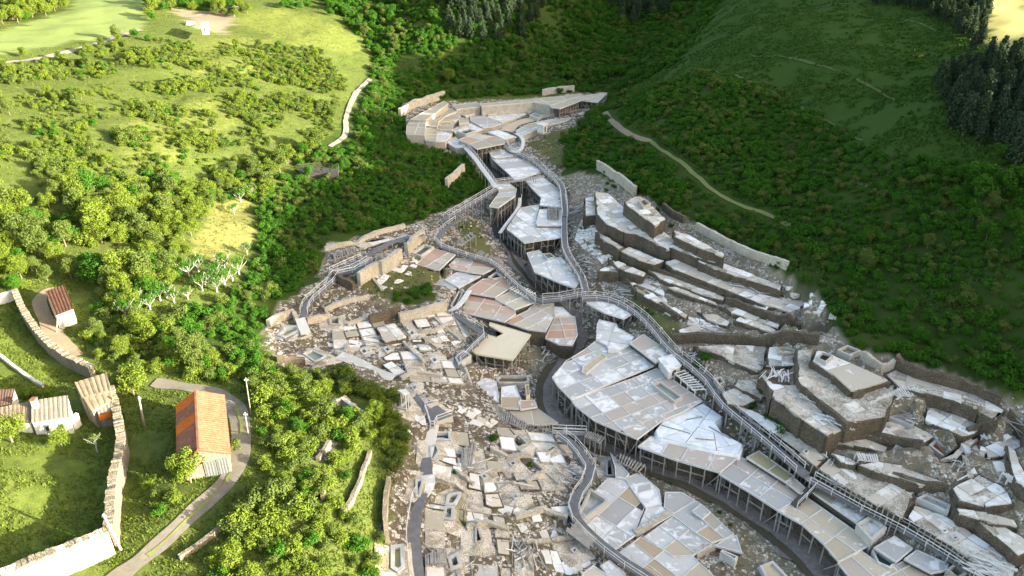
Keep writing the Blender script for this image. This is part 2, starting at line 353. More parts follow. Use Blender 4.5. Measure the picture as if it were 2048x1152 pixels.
mk_leaf('grass', (.080, .130, .015), (.115, .155, .022), (.155, .18, .042), .3)
t = NT('bark', .9); t.col(t.mix(t.noise(3, 4), (.10, .08, .055), (.19, .16, .12))); MT['bark'] = t.m
t = NT('bark_pale', .85); t.col(t.mix(t.noise(2, 3), (.24, .225, .19), (.36, .345, .31))); MT['bark_pale'] = t.m
t = NT('metal_grey', .5); t.col(t.mix(t.noise(2, 3), (.33, .35, .35), (.42, .44, .44))); MT['metal_grey'] = t.m
t = NT('wire', .6); t.b.inputs['Base Color'].default_value = (.04, .04, .04, 1); MT['wire'] = t.m
t = NT('pit_shade', .95); t.b.inputs['Base Color'].default_value = (.03, .027, .024, 1); MT['pit_shade'] = t.m  # near-black colour paints the shade inside pits and the hatch
t = NT('blue_paint', .4); t.b.inputs['Base Color'].default_value = (.25, .33, .42, 1); MT['blue_paint'] = t.m
def mk_track(name, c0, c1, c2):
    t = NT(name, .95); t.b.inputs['Specular IOR Level'].default_value = .08; n = t.noise(.8, 6, .7, None, .8); n2 = t.noise(6, 5, .7)
    c = t.mix(t.ramp(n, (.3, 0), (.7, 1)), c0, c1); c = t.mix(t.ramp(n2, (.3, .4), (.7, 0)), c, c2)
    t.col(c).bump(n2, .3, .05); MT[name] = t.m
mk_track('track_gravel', (.155, .14, .112), (.22, .20, .165), (.10, .088, .065)); mk_track('path_pale', (.20, .185, .155), (.26, .24, .205), (.15, .135, .11)); mk_track('ledge_grass', (.055, .085, .022), (.085, .11, .034), (.10, .115, .05)); mk_track('dirt', (.22, .17, .11), (.30, .24, .165), (.14, .105, .065)); mk_track('grass_path', (.13, .15, .045), (.18, .19, .065), (.20, .20, .09)); mk_track('hill_dirt', (.26, .24, .16), (.36, .33, .25), (.16, .16, .08))
mk_track('mud', (.17, .14, .115), (.34, .30, .27), (.08, .064, .047)); mk_track('mud_dark', (.055, .05, .045), (.085, .075, .065), (.03, .028, .025)); mk_track('stream_water', (.085, .07, .045), (.12, .10, .065), (.06, .055, .035))
def mk_ground():
    t = NT('ground', .95); t.b.inputs['Specular IOR Level'].default_value = .05; base = t.attr('base', 'Color'); rub = t.attr('rub'); grs = t.attr('grs')
    w = t.co('World'); n1 = t.noise(.09, 5, .6, w, .4); n2 = t.noise(.7, 6, .65, w); n3 = t.noise(5, 4, .6, w)
    g = t.mix(t.ramp(n1, (.35, 0), (.65, .55)), base, (.105, .122, .032), 'MIX'); g = t.mix(grs, base, g)
    g = t.mix(t.math('MULTIPLY', grs, t.ramp(n2, (.38, 0), (.66, .85))), g, (.038, .064, .012))  # dark noise blotches paint a shadow texture into the grass
    g = t.mix(t.math('MULTIPLY', grs, t.ramp(n3, (.42, 0), (.72, .6))), g, (.145, .155, .05))
    wd = t.n.new('ShaderNodeVectorMath'); wd.operation = 'ADD'; nn = t.n.new('ShaderNodeTexNoise'); nn.inputs['Scale'].default_value = .9; t.l.new(w, nn.inputs['Vector']); sc_ = t.n.new('ShaderNodeVectorMath'); sc_.operation = 'SCALE'; sc_.inputs['Scale'].default_value = 1.1; t.l.new(nn.outputs['Color'], sc_.inputs[0]); t.l.new(w, wd.inputs[0]); t.l.new(sc_.outputs[0], wd.inputs[1]); v_ = wd.outputs[0]
    e = t.vor(2.1, vec=v_); cc = t.vor(2.1, 'F1', 'Color', v_); bw = t.n.new('ShaderNodeRGBToBW'); t.l.new(cc, bw.inputs[0])
    e2 = t.vor(2.3, vec=w); n4 = t.noise(.35, 6, .7, w, .8)
    soil = t.mix(t.ramp(n2, (.3, 0), (.7, 1)), (.070, .055, .037), (.26, .21, .15)); soil = t.mix(t.ramp(n3, (.35, .6), (.6, 0)), soil, (.05, .04, .028))
    soil = t.mix(t.ramp(n1, (.52, 0), (.68, .8)), soil, (.13, .125, .05))
    stone = t.mix(bw.outputs[0], (.42, .375, .30), (.70, .67, .615)); stone = t.mix(t.ramp(e2, (.02, .8), (.1, 0)), stone, (.20, .165, .115))
    sm = t.math('MULTIPLY', t.ramp(e, (.03, 0), (.09, 1)), t.ramp(t.math('ADD', n4, t.math('MULTIPLY', bw.outputs[0], .42)), (.70, 0), (.80, 1)))
    r = t.mix(sm, soil, stone)
    k = t.ramp(t.math('ADD', rub, t.math('MULTIPLY', t.math('SUBTRACT', n2, .5), .7)), (.4, 0), (.6, 1))
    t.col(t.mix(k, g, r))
    hh = t.math('ADD', t.math('MULTIPLY', n3, .5), t.math('MULTIPLY', t.math('MULTIPLY', sm, k), .8)); t.bump(hh, .55, .25); MT['ground'] = t.m
mk_ground()
# ------------------------------------------------------------------ the plan: every deck, terrace, tank and walk, as surveyed
# deck: region, outline, top height, 'posts'/'wall', clearance below, palette, (pan length, pan width), grid direction or None, label
PAL = {'W': 'pan_white*6 pan_grey*2', 'G': 'pan_white*2 pan_grey*5 pan_pinkgrey*5', 'T': 'pan_terra*4 pan_beige*3 pan_pinkgrey*2 pan_white*1', 'B': 'pan_beige*5 pan_pinkgrey*2 pan_white*1',
       'O': 'pan_tan*1', 'C': 'pan_cream*1', 'X': 'pan_white*3 pan_beige*2 pan_brown*1 pan_grey*2 pan_white*3', 'L': 'pan_olive*1', 'P': 'pan_terra*4 pan_pinkgrey*2', 'K': 'pan_grey*3 pan_tan*2', 'S': 'slab_cream*2 slab_white*2'}
DECK = [
 # far end
 ('M', [(125,350),(390,205),(425,225),(245,355)], 15.0, 'wall', .5, 'O', (9,5), None, 'long tan stone terrace, topmost of the fan at the valley head'),
 ('M', [(90,470),(92,405),(125,353),(245,358),(232,478)], 14.3, 'wall', .5, 'O', (5,5), [(92,405),(240,405)], 'four-pan tan terrace at the outer foot of the fan steps'),
 ('M', [(250,400),(345,345),(430,262),(490,288),(400,325),(345,372),(335,412)], 13.3, 'wall', .5, 'O', (7,6), None, 'second tan terrace of the stepped fan at the valley head'),
 ('M', [(345,375),(400,326),(500,291),(520,322),(500,350),(470,362)], 12.7, 'wall', .5, 'O', (6,6), None, 'third tan terrace of the fan with a low dark wall'),
 ('M', [(505,340),(525,333),(588,352),(585,375),(510,385)], 12.2, 'wall', .5, 'O', (6,6), None, 'small tan terrace step beside the dark framed basins'),
 ('M', [(245,420),(335,416),(325,528),(240,518)], 12.9, 'wall', .5, 'O', (5,8), None, 'narrow tan terrace strip with wooden kerbs under the fan steps'),
 ('M', [(336,402),(465,396),(450,436),(345,432)], 12.2, 'wall', .5, 'O', (5,5), None, 'row of three small tan pans inside the fan'),
 ('M', [(342,440),(455,465),(400,527),(330,527)], 11.7, 'wall', .5, 'W', (6,6), None, 'small pale pan at the inner foot of the tan fan'),
 ('M', [(455,440),(530,385),(600,380),(697,430),(620,455),(480,462)], 11.0, 'wall', .5, 'W', (9,7), None, 'pale blue-grey pan around a dark rectangular basin'),
 ('M', [(455,240),(640,215),(672,232),(672,252),(520,266),(490,277)], 13.4, 'wall', .5, 'O', (9,7), None, 'tan terrace between the fan and the long back terrace'),
 ('M', [(672,228),(1090,190),(1480,150),(1480,163),(1235,238),(1100,214),(690,247)], 14.0, 'wall', .5, 'O', (9,8), [(672,228),(1090,190)], 'long tan back terrace under the wooded slope'),
 ('M', [(1235,242),(1480,166),(1650,140),(1685,141),(1608,216),(1480,201),(1312,266),(1245,257)], 14.2, 'posts', 3.2, 'O', (8,7), [(1235,242),(1480,166)], 'angled tan roofed gallery with dark openings at the valley head'),
 ('M', [(670,276),(960,256),(1000,276),(742,316)], 11.2, 'wall', .5, 'W', (8,7), None, 'pale blue pan strip just under the long back terrace'),
 ('M', [(730,331),(960,291),(1045,306),(850,377)], 10.7, 'wall', .5, 'W', (20,20), None, 'large undivided pale blue pan shaped like a kite'),
 ('M', [(598,302),(680,290),(728,330),(845,385),(780,407),(700,417),(600,366)], 10.8, 'wall', .5, 'K', (5,5), [(598,302),(600,366)], 'block of small dark grey basins beside the kite-shaped pan'),
 ('M', [(524,312),(598,288),(650,300),(560,328)], 11.4, 'wall', .5, 'K', (5,5), None, 'pair of small dark framed basins under the tan terrace'),
 ('M', [(990,271),(1130,266),(1060,298)], 11.0, 'wall', .5, 'K', (30,30), None, 'grey triangular pan beside the beige road'),
 ('M', [(960,440),(1060,387),(1240,352),(1440,332),(1330,372),(1200,402),(1000,482)], 10.9, 'wall', .5, 'K', (8,6), [(1000,482),(1200,402)], 'long row of ruined grey pans along the beige road'),
 ('M', [(505,512),(640,462),(820,492),(860,512),(700,512),(590,546)], 11.7, 'wall', .5, 'T', (8,7), None, 'brown pan deck with an orange patch above the ravine head'),
 ('M', [(590,547),(700,513),(862,513),(872,542),(652,587)], 12.0, 'posts', 3.4, 'O', (9,7), None, 'tan deck on timber posts standing at the ravine head'),
 ('M', [(740,452),(830,436),(962,490),(868,511)], 11.0, 'wall', .5, 'W', (8,7), None, 'pale pan between the orange patched deck and the beige road'),
 ('M', [(405,531),(480,490),(512,521),(562,571),(480,577)], 10.6, 'wall', .5, 'W', (12,12), None, 'pale curved pan where the white left walkway begins'),
 ('M', [(745,606),(850,586),(952,626),(930,641),(800,656),(770,651)], 10.2, 'wall', .8, 'G', (9,6), None, 'grey pan deck at the narrow neck of the ravine'),
 ('M', [(770,662),(950,646),(1060,691),(1165,766),(960,836),(880,762)], 9.8, 'posts', 3, 'W', (9,6), [(770,662),(950,646)], 'pale blue pan deck along the ravine above the footbridge'),
 ('M', [(1040,842),(1180,812),(1305,912),(1322,1052),(1150,1032),(1162,972),(1090,902)], 9.4, 'posts', 3, 'W', (8,6), [(1040,842),(1180,812)], 'pale blue pan deck just below the footbridge over the ravine'),
 ('M', [(805,872),(910,861),(966,906),(951,960),(820,1052),(748,1042),(830,930)], 10.8, 'posts', 4, 'K', (8,4), [(805,872),(910,861)], 'pale grey deck on tall posts at the bend of the left walkway'),
 # middle
 ('E', [(1480,222),(1560,102),(1665,83),(1645,190),(1655,205),(1795,205),(1795,272),(1680,287),(1580,302)], 9.0, 'posts', 5, 'W', (7,5), [(1480,222),(1580,302)], 'large pale blue deck on tall braced trestles above the ravine'),
 ('E', [(1667,112),(1712,108),(1712,165),(1782,168),(1784,110),(1796,110),(1796,203),(1657,203),(1648,190)], 9.5, 'wall', .6, 'W', (9,7), None, 'raised pale pan around a wooden grille on the trestle deck'),
 ('E', [(1595,361),(1665,346),(1715,398),(1765,388),(1790,386),(1900,490),(1912,516),(1870,562),(1780,532),(1640,472)], 7.6, 'posts', 4, 'W', (7,6), [(1595,361),(1640,472)], 'pale leaf-shaped deck on posts with a dark pool at its head'),
 ('E', [(955,426),(1060,336),(1182,371),(1092,456),(1060,457)], 8.9, 'posts', 3, 'T', (8,5), [(1060,336),(1182,371)], 'terracotta deck on posts beside the oblong teal pool'),
 ('E', [(1145,432),(1190,391),(1300,401),(1422,441),(1340,482),(1270,472),(1160,452)], 8.0, 'wall', .6, 'T', (8,6), [(1190,391),(1300,401)], 'terracotta and white terrace edged by the grey timber rack'),
 ('E', [(1120,517),(1192,473),(1332,491),(1202,562)], 7.5, 'wall', .6, 'W', (8,6), None, 'white terrace with railing between two terracotta decks'),
 ('E', [(1050,537),(1112,512),(1187,566),(1160,572)], 7.4, 'wall', .6, 'K', (8,8), None, 'tan wedge pan beside the overgrown dark hollow'),
 ('E', [(1260,567),(1340,512),(1470,506),(1502,560),(1412,616),(1270,592)], 7.3, 'wall', .6, 'T', (9,6), [(1260,567),(1340,512)], 'terracotta terrace with one white pan in its corner'),
 ('E', [(1415,627),(1500,582),(1556,600),(1636,646),(1525,687)], 6.9, 'wall', .6, 'B', (7,6), None, 'beige terrace beside the open timber trough'),
 ('E', [(1220,702),(1262,602),(1400,622),(1526,692),(1530,712),(1465,757)], 6.7, 'wall', .6, 'T', (7,5), [(1262,602),(1400,622)], 'broad terracotta terrace with white stain behind the cream deck'),
 ('E', [(1467,757),(1600,692),(1622,667),(1750,652),(1752,720),(1702,812),(1600,802)], 6.3, 'wall', .6, 'T', (7,6), [(1467,757),(1600,692)], 'terracotta deck with salmon lower pans near the footbridge'),
 ('E', [(1702,852),(1757,732),(1870,727),(1886,832),(1856,892),(1780,887)], 5.2, 'wall', .6, 'P', (5,5), [(1757,732),(1870,727)], 'salmon pink fan of six pans at the bend of the stream'),
 ('E', [(1755,672),(1800,674),(1852,724),(1757,727)], 5.4, 'wall', .6, 'T', (20,20), None, 'small brown triangular pan above the salmon fan'),
 ('E', [(1270,922),(1340,820),(1420,848),(1462,825),(1378,778),(1382,762),(1480,790),(1617,832),(1512,977),(1300,942)], 6.6, 'posts', 3, 'C', (40,40), None, 'cream new timber deck on posts with a dark slot'),
 # big decks
 ('J', [(470,262),(475,160),(490,129),(602,156),(612,181),(717,241),(682,300),(602,336),(552,341),(545,302)], 6.3, 'posts', 3.5, 'W', (7,6), [(475,160),(612,181)], 'pale pan deck leading up from the big grey deck'),
 ('J', [(405,0),(560,0),(712,86),(650,121),(520,81),(410,21)], 7.4, 'posts', 3.5, 'W', (9,6), None, 'narrow pale deck on posts under the right walkway'),
 ('J', [(180,507),(270,401),(400,321),(470,266),(543,304),(552,345),(604,340),(690,302),(862,425),(305,652),(215,562)], 6.05, 'posts', 4.2, 'G', (6.2,5), [(305,652),(880,432)], 'upper half of the big grey deck with a beige slot pool'),
 ('J', [(307,657),(740,503),(868,448),(1165,662),(1030,737),(900,792),(740,912),(460,792),(330,692)], 5.8, 'posts', 4.2, 'G', (5.2,5), [(307,657),(740,503)], 'lower half of the big grey deck with an oblong green pool'),
 ('J', [(690,281),(780,226),(962,346),(880,401),(862,411)], 6.9, 'wall', .8, 'G', (8,6), None, 'pale grey raised terrace between big deck and walkway'),
 ('J', [(860,862),(910,794),(1030,742),(1170,682),(1302,771),(1250,812),(1292,872),(1430,952),(1410,1017),(1250,992),(1000,932),(872,902)], 5.3, 'tarp', 2, 'tarp', (5,5), None, 'white sheet-covered deck with drooping pale skirts'),
 ('J', [(748,962),(830,897),(1000,937),(1240,1002),(1412,1027),(1282,1132),(1000,1052)], 4.9, 'posts', 3.6, 'B', (5.5,9), [(748,962),(1000,1052)], 'curving beige deck with orange end under the white sheets'),
 ('L', [(262,562),(372,462),(470,502),(737,692),(600,772),(430,662)], 4.6, 'posts', 3.6, 'G', (6,5.5), [(262,562),(430,662)], 'grey deck blotched with salt next along the stream'),
 ('L', [(605,777),(768,700),(942,822),(1142,962),(950,1067),(862,962),(740,852)], 4.4, 'posts', 3.6, 'B', (6.5,6), [(605,777),(862,962)], 'beige deck with one water-filled pan beside the gap'),
 ('L', [(945,1072),(1080,1007),(1170,1072),(1250,1102),(1330,1062),(1560,1190),(1080,1240)], 4.2, 'posts', 3.6, 'B', (6,6), [(945,1072),(1080,1007)], 'beige deck around the dark square pool'),
 ('L', [(420,467),(490,431),(692,577),(642,607)], 5.3, 'wall', .8, 'L', (7,6), None, 'olive brine-filled pans beside the long walkway'),
 ('L', [(645,609),(697,590),(768,655),(732,678)], 5.2, 'wall', .8, 'B', (8,6), None, 'short beige pan between olive pans and boardwalk steps'),
 ('L', [(785,657),(820,632),(1122,792),(1052,842)], 5.2, 'wall', .8, 'B', (7,6), None, 'long beige pan strip with timbers lying across'),
 ('L', [(1155,987),(1272,922),(1372,992),(1282,1067)], 5.0, 'posts', 2.2, 'K', (6,6), None, 'grey-brown deck overhanging the dark square pool'),
 ('L', [(1330,1052),(1402,1002),(1582,1082),(1562,1118),(1482,1132)], 4.9, 'wall', .8, 'K', (8,6), None, 'dull grey pan beside the small dark tank'),
 # pans on the left bank, downstream
 ('N', [(345,502),(440,407),(560,407),(640,510),(720,622),(680,720),(640,842),(485,950),(247,762),(330,670),(442,582)], 2.7, 'wall', .4, 'X', (6.2,5), [(247,762),(442,582)], 'fan of white and ochre pans below the curved boardwalk'),
 ('N', [(572,403),(682,366),(832,492),(850,602),(732,630),(650,522)], 2.75, 'wall', .4, 'W', (7,7), [(572,403),(732,630)], 'three pale pans of the fan next to the stream bank'),
 ('N', [(735,638),(850,618),(932,682),(690,818),(650,838)], 2.6, 'wall', .4, 'W', (7,6), None, 'pale wedge pan with a rubble edge'),
 ('N', [(880,512),(1000,512),(1150,602),(1100,650),(1200,762),(1110,818),(940,690),(872,622)], 2.6, 'wall', .4, 'X', (7,6), [(872,622),(1110,818)], 'white and brown pans in a curve along the gravel bank'),
 ('N', [(1085,655),(1152,603),(1222,662),(1162,712)], 2.9, 'wall', .4, 'K', (9,9), None, 'single low-walled pan above the gravel bank'),
 ('N', [(1165,716),(1225,668),(1312,752),(1255,800)], 2.7, 'wall', .4, 'K', (9,9), None, 'small grey pan following the low-walled one'),
 ('N', [(1115,822),(1205,766),(1330,866),(1232,894)], 2.6, 'wall', .4, 'X', (9,9), None, 'white pan with pinkish middle near the stone edge'),
 ('N', [(1260,802),(1316,756),(1400,832),(1335,864)], 2.65, 'wall', .4, 'W', (9,9), None, 'small white pan at the outer bend of the bank'),
 ('N', [(1262,918),(1338,868),(1422,842),(1462,972)], 2.5, 'wall', .4, 'W', (20,20), None, 'large pale triangular pan with a timber trough below'),
 ('N', [(720,852),(932,702),(1110,832),(1230,912),(1090,992),(942,1002)], 2.5, 'wall', .4, 'X', (6.5,5), [(720,852),(932,702)], 'six mottled pans, one of them deep ochre'),
 ('N', [(520,982),(692,852),(960,1012),(1092,1003),(1172,1082),(1300,1200),(760,1220)], 2.45, 'wall', .4, 'X', (6.5,7), [(520,982),(692,852)], 'white and salmon-brown pans where a small box stands'),
 ('N', [(497,312),(462,212),(602,372),(570,402),(502,392)], 3.0, 'wall', .4, 'W', (20,20), None, 'sliver of pale pan beside the narrow dark tank'),
 ('N', [(250,1132),(330,1072),(460,1160),(420,1230),(240,1200)], 4.6, 'wall', .6, 'S', (20,20), None, 'blank white block terrace beside the lower boardwalk'),
 ('N', [(385,1072),(452,1032),(570,1130),(600,1220),(500,1220)], 3.6, 'wall', .6, 'W', (9,6), None, 'pale pan squeezed between white block and boardwalk'),
 # left bank small pans
 ('I', [(1000,32),(1072,12),(1132,32),(1142,152),(1080,112)], 4.3, 'wall', .5, 'W', (6,6), None, 'pale broken pans below the cream deck'),
 ('I', [(1160,62),(1240,52),(1272,132),(1258,150),(1262,187),(1160,182)], 3.7, 'wall', .5, 'X', (6,6), None, 'white pan with pink corner next to the wooden trough'),
 ('I', [(1262,142),(1350,137),(1366,177),(1272,192)], 3.6, 'wall', .5, 'P', (20,20), None, 'single pink pan next to the wooden trough'),
 ('I', [(1200,192),(1360,182),(1482,267),(1380,282),(1282,272)], 3.2, 'wall', .5, 'T', (6,6), [(1200,192),(1360,182)], 'brown and beige pans over the stream behind the slanted rack'),
]
# ruined stone terrace: region, outline, top height, wall depth, slab cover, slab size, label
TERR = [
 ('F', [(255,242),(340,250),(480,378),(650,468),(800,548),(965,633),(960,655),(850,622),(690,560),(690,580),(500,486),(430,478),(320,427),(270,372)], 13.4, 1, 4.5, 'long terrace paved with white slabs, its upper end beside tumbled timber'),
 ('F', [(965,640),(1340,778),(1330,812),(960,694),(850,645),(855,630)], 12.9, 0.57, 4, 'rubble-strewn end of the long slab terrace'),
 ('F', [(422,302),(490,266),(535,268),(672,398),(602,442),(520,380)], 16.2, 0.62, 4, 'tall ochre-walled block terrace carrying a small square tank'),
 ('F', [(710,462),(800,490),(1010,600),(1002,622),(850,562),(716,502)], 15.2, 0.92, 4, 'narrow upper terrace under the thicket'),
 ('F', [(200,275),(245,270),(270,300),(268,378),(200,380)], 12.0, 0.92, 4, 'small white slab terrace beside the heap of grey timber'),
 ('F', [(270,470),(330,500),(432,560),(402,578),(300,516)], 11.6, 0.82, 4, 'short broken terrace with dark gaps above the gully'),
 ('F', [(400,582),(455,555),(612,625),(662,640),(610,664),(520,640)], 11.2, 1, 4.5, 'middle slab terrace left of the notch in the wall'),
 ('F', [(708,688),(660,644),(722,630),(900,705),(1000,745),(1250,815),(1480,882),(1440,920),(1390,944),(1200,884),(1000,804)], 11.2, 1, 5, 'longest slab terrace above the high brown retaining wall'),
 ('F', [(668,792),(720,786),(962,880),(962,898),(820,850)], 9.6, 1, 3.5, 'thin slab ledge below the high brown wall'),
 ('F', [(272,692),(362,656),(432,690),(420,712)], 9.2, 0.82, 4, 'small cracked ledge among rubble near the leaf-shaped deck'),
 ('F', [(1058,982),(1112,940),(1312,1042),(1280,1058)], 9.7, 1, 5, 'slab terrace of two rows on a dark overgrown wall'),
 ('F', [(1378,1048),(1402,1020),(1562,1112),(1530,1116)], 9.4, 1, 4, 'last small slab terrace before the walled ruin'),
 ('F', [(735,1037),(852,996),(952,1060),(1022,1076),(980,1092),(860,1077),(760,1082)], 8.4, 0.92, 4, 'broken slab terrace with a timber heap at its end'),
 ('K', [(60,540),(122,530),(162,600),(332,612),(482,722),(542,832),(672,942),(552,982),(372,862),(152,702),(142,640)], 10.6, 0.67, 4, 'angular rubble terrace on the tall grey retaining wall'),
 ('K', [(325,352),(482,345),(440,442),(592,545),(725,672),(860,642),(1052,600),(1048,692),(982,852),(702,892),(342,592)], 11.9, 0.15, 5, 'earthen shoulder below the white square terrace'),
 ('K', [(440,440),(482,362),(542,371),(702,441),(1020,582),(732,667),(592,542)], 13.0, 1, 14, 'smooth white square terrace with a dark hatch at its corner'),
 ('K', [(960,532),(1042,491),(1182,562),(1602,662),(1842,802),(1762,882),(1642,802),(1452,722),(1252,682),(1082,642)], 12.2, 0.52, 6, 'long curving pale terrace behind the open rafters'),
 ('K', [(1250,872),(1272,772),(1402,772),(1702,922),(1542,992)], 10.2, 0.72, 5, 'pale pointed terrace on a high wall above the rust-red tank'),
 ('K', [(740,942),(1002,872),(1202,902),(1332,982),(1230,1052),(1062,1032),(862,982)], 9.3, 0.72, 5, 'pinkish worn terrace between pointed terrace and rust-red tank'),
 ('L', [(330,162),(470,205),(640,302),(782,382),(882,464),(850,500),(820,532),(520,302),(420,232)], 7.4, 0.92, 6, 'pale terrace beside the boardwalk with a dark bush on it'),
 ('L', [(882,470),(982,502),(1102,562),(1382,662),(1382,702),(1322,832),(1052,692),(825,538)], 7.1, 0.82, 6, 'pinkish cracked terrace behind leaning posts'),
 ('L', [(1340,812),(1382,742),(1562,802),(1702,892),(1982,1082),(1962,1200),(1880,1200),(1602,992),(1402,872)], 6.6, 0.92, 4.5, 'stony white terrace behind the lower end of the boardwalk'),
 ('L', [(1740,830),(1800,810),(2016,930),(2060,1010),(1980,1040)], 8.2, 0.82, 5, 'cobbled strip terrace higher above the lower boardwalk'),
 ('L', [(1060,512),(1152,491),(1302,511),(1562,602),(1562,642),(1402,632),(1132,542)], 8.3, 0.82, 5, 'ledge of square pans, one rust brown'),
 ('L', [(1920,400),(1960,420),(2060,620),(2060,680),(1960,600),(1925,480)], 10.6, 1, 9, 'smooth cream ledge at the edge of the tangled timber slope'),
 ('J', [(1105,300),(1300,290),(1560,300),(1600,305),(1560,470),(1500,470),(1380,420),(1290,370),(1150,330)], 8.6, 0.52, 5, 'ruined yard with rust-red puddles between long walls'),
 ('J', [(1375,560),(1400,520),(1500,530),(1585,640),(1560,655),(1420,590)], 8.2, 0.72, 6, 'lilac salt-crusted slope under the tall grey wall'),
 ('J', [(1285,610),(1390,575),(1530,660),(1440,700),(1330,690)], 7.6, 0.72, 5, 'pinkish flat yard beside the boardwalk bend'),
 ('J', [(1600,312),(1660,305),(1700,330),(1775,345),(1780,440),(1580,440)], 9.6, 0.82, 5, 'square ruin floor holding a small stone box'),
 # left ruins
 ('E', [(720,792),(832,765),(912,852),(770,882)], 9.0, 1, 4, 'four clean white pans amid the left ruins'),
 ('E', [(560,300),(640,340),(820,288),(800,275),(700,300)], 10.8, 0.92, 5, 'pale strip of paving along the upper left walkway'),
 ('E', [(755,1010),(820,985),(905,1050),(840,1075)], 8.6, 1, 4, 'two white pans near the grey channel'),
]
TERR += [
 ('F', [(560,690),(640,700),(900,800),(1010,850),(1000,875),(860,830),(640,750)], 9.9, .85, 3.5, 'narrow pale ledge under the notch of the high brown wall'),
 ('F', [(980,900),(1060,905),(1200,960),(1330,1010),(1320,1030),(1180,985),(1040,940)], 9.9, .85, 3.5, 'narrow slab ledge at the foot of the longest wall'),
 ('F', [(330,620),(420,650),(560,710),(540,730),(400,690)], 10.0, .8, 3.5, 'short slab step under the middle terrace'),
 ('F', [(440,740),(560,800),(680,880),(800,950),(780,975),(640,900),(500,820)], 8.7, .8, 3.5, 'long worn step above the boardwalk bank'),
 ('F', [(850,930),(960,950),(1040,990),(1020,1020),(900,980)], 8.9, .8, 3.5, 'small worn step near the two-row slab terrace'),
 ('K', [(1340,1150),(1460,1100),(1540,1010),(1650,960),(1660,1010),(1560,1090),(1480,1152)], 9.2, .8, 4, 'pale step curving round the rust-red tank'),
 ('K', [(1680,1060),(1800,1010),(1900,960),(1960,1060),(1840,1130),(1700,1152)], 9.4, .7, 4, 'grey step below the slumped timber screen'),
 ('L', [(1600,640),(1760,560),(1900,640),(1960,740),(1800,760),(1640,720)], 8.9, .7, 4, 'broad worn step below the tangled timber'),
 ('L', [(1620,760),(1800,780),(1960,830),(1990,880),(1800,850),(1640,800)], 8.4, .8, 4, 'thin step above the cobbled strip'),
 ('K', [(560,990),(680,950),(760,965),(1000,1060),(980,1100),(760,1060),(600,1030)], 8.6, .8, 4, 'curved ledge under the end of the angular terrace'),
 ('L', [(900,440),(1010,470),(1060,500),(1040,515),(960,500)], 8.0, .8, 3.5, 'little ledge above the pinkish cracked terrace'),
]
# loose paving of the left ruins, lying on the slope: region, outline, slab size, cover, label
RUIN = [
 ('E', [(600,760),(720,720),(900,660),(1050,640),(1080,680),(860,740),(740,760),(640,790)], 2.2, .55, 'broken stone band below the dark overgrown hollow'),
 ('E', [(900,800),(1150,722),(1240,770),(1280,830),(1180,900),(1000,880)], 2.6, .8, 'white cracked paving uphill of the cream deck'),
 ('E', [(470,800),(600,790),(720,800),(770,880),(640,900),(480,860)], 2.2, .6, 'scattered white paving beyond the square stone box'),
 ('E', [(880,900),(1000,885),(1180,905),(1170,1000),(1100,1010),(1000,990)], 2.2, .65, 'white broken paving around small pits'),
 ('E', [(900,1010),(1080,1020),(1180,1080),(1240,1130),(1050,1130),(880,1090)], 2.0, .6, 'mossy broken paving above the timber rack'),
 ('E', [(700,500),(850,430),(1040,460),(900,520),(760,580)], 2.2, .45, 'grassy broken paving below the two stone pens'),
 ('E', [(350,640),(480,560),(680,590),(560,680),(420,740),(340,720)], 2.2, .4, 'mossy paving inside the bend of the left walkway'),
 ('I', [(780,260),(960,290),(1100,360),(1000,380),(900,380),(790,320)], 2.0, .7, 'cream paving uphill of the bluish platform'),
 ('I', [(1060,300),(1310,310),(1500,350),(1560,420),(1660,560),(1500,640),(1330,480),(1200,360)], 1.5, .82, 'white boulder-like paving round the green moss tank'),
 ('I', [(1200,560),(1330,480),(1420,560),(1300,620)], 2.4, .85, 'smooth white paving blocks below the moss tank'),
 ('I', [(760,500),(900,560),(1000,640),(940,720),(860,660),(760,620)], 1.8, .45, 'earthy slabs beside the white walkway'),
 ('I', [(1220,830),(1400,780),(1560,840),(1680,1080),(1560,1150),(1380,1100),(1230,960)], 1.7, .8, 'bright white paving sliding down to the boardwalk rafters'),
 ('I', [(940,1000),(1130,960),(1210,1100),(1200,1180),(920,1180),(900,1110)], 2.2, .7, 'cream slabs above the bottom timber heap'),
 ('I', [(1060,600),(1300,640),(1500,720),(1380,800),(1180,800),(1040,720)], 1.8, .5, 'grey earthy slabs around the sunken timber pit'),
 ('I', [(620,230),(720,230),(740,330),(690,440),(610,420)], 1.6, .55, 'stone debris beneath the bluish platform'),
 ('F', [(180,400),(260,440),(400,600),(300,660),(140,520)], 1.8, .5, 'grey debris fan beside the leaf-shaped deck'),
 ('F', [(1340,790),(1480,860),(1600,900),(1650,990),(1560,1050),(1450,960)], 1.8, .55, 'grey rubble heap closing the slab terraces'),
 ('F', [(660,940),(900,990),(1040,1080),(1000,1100),(760,1000)], 1.7, .45, 'scattered stones between ledge and broken terrace'),
 ('K', [(1640,1010),(1900,880),(1960,1040),(1800,1120),(1660,1100)], 1.7, .35, 'stones and scrap on the slope right of the pointed terrace'),
]
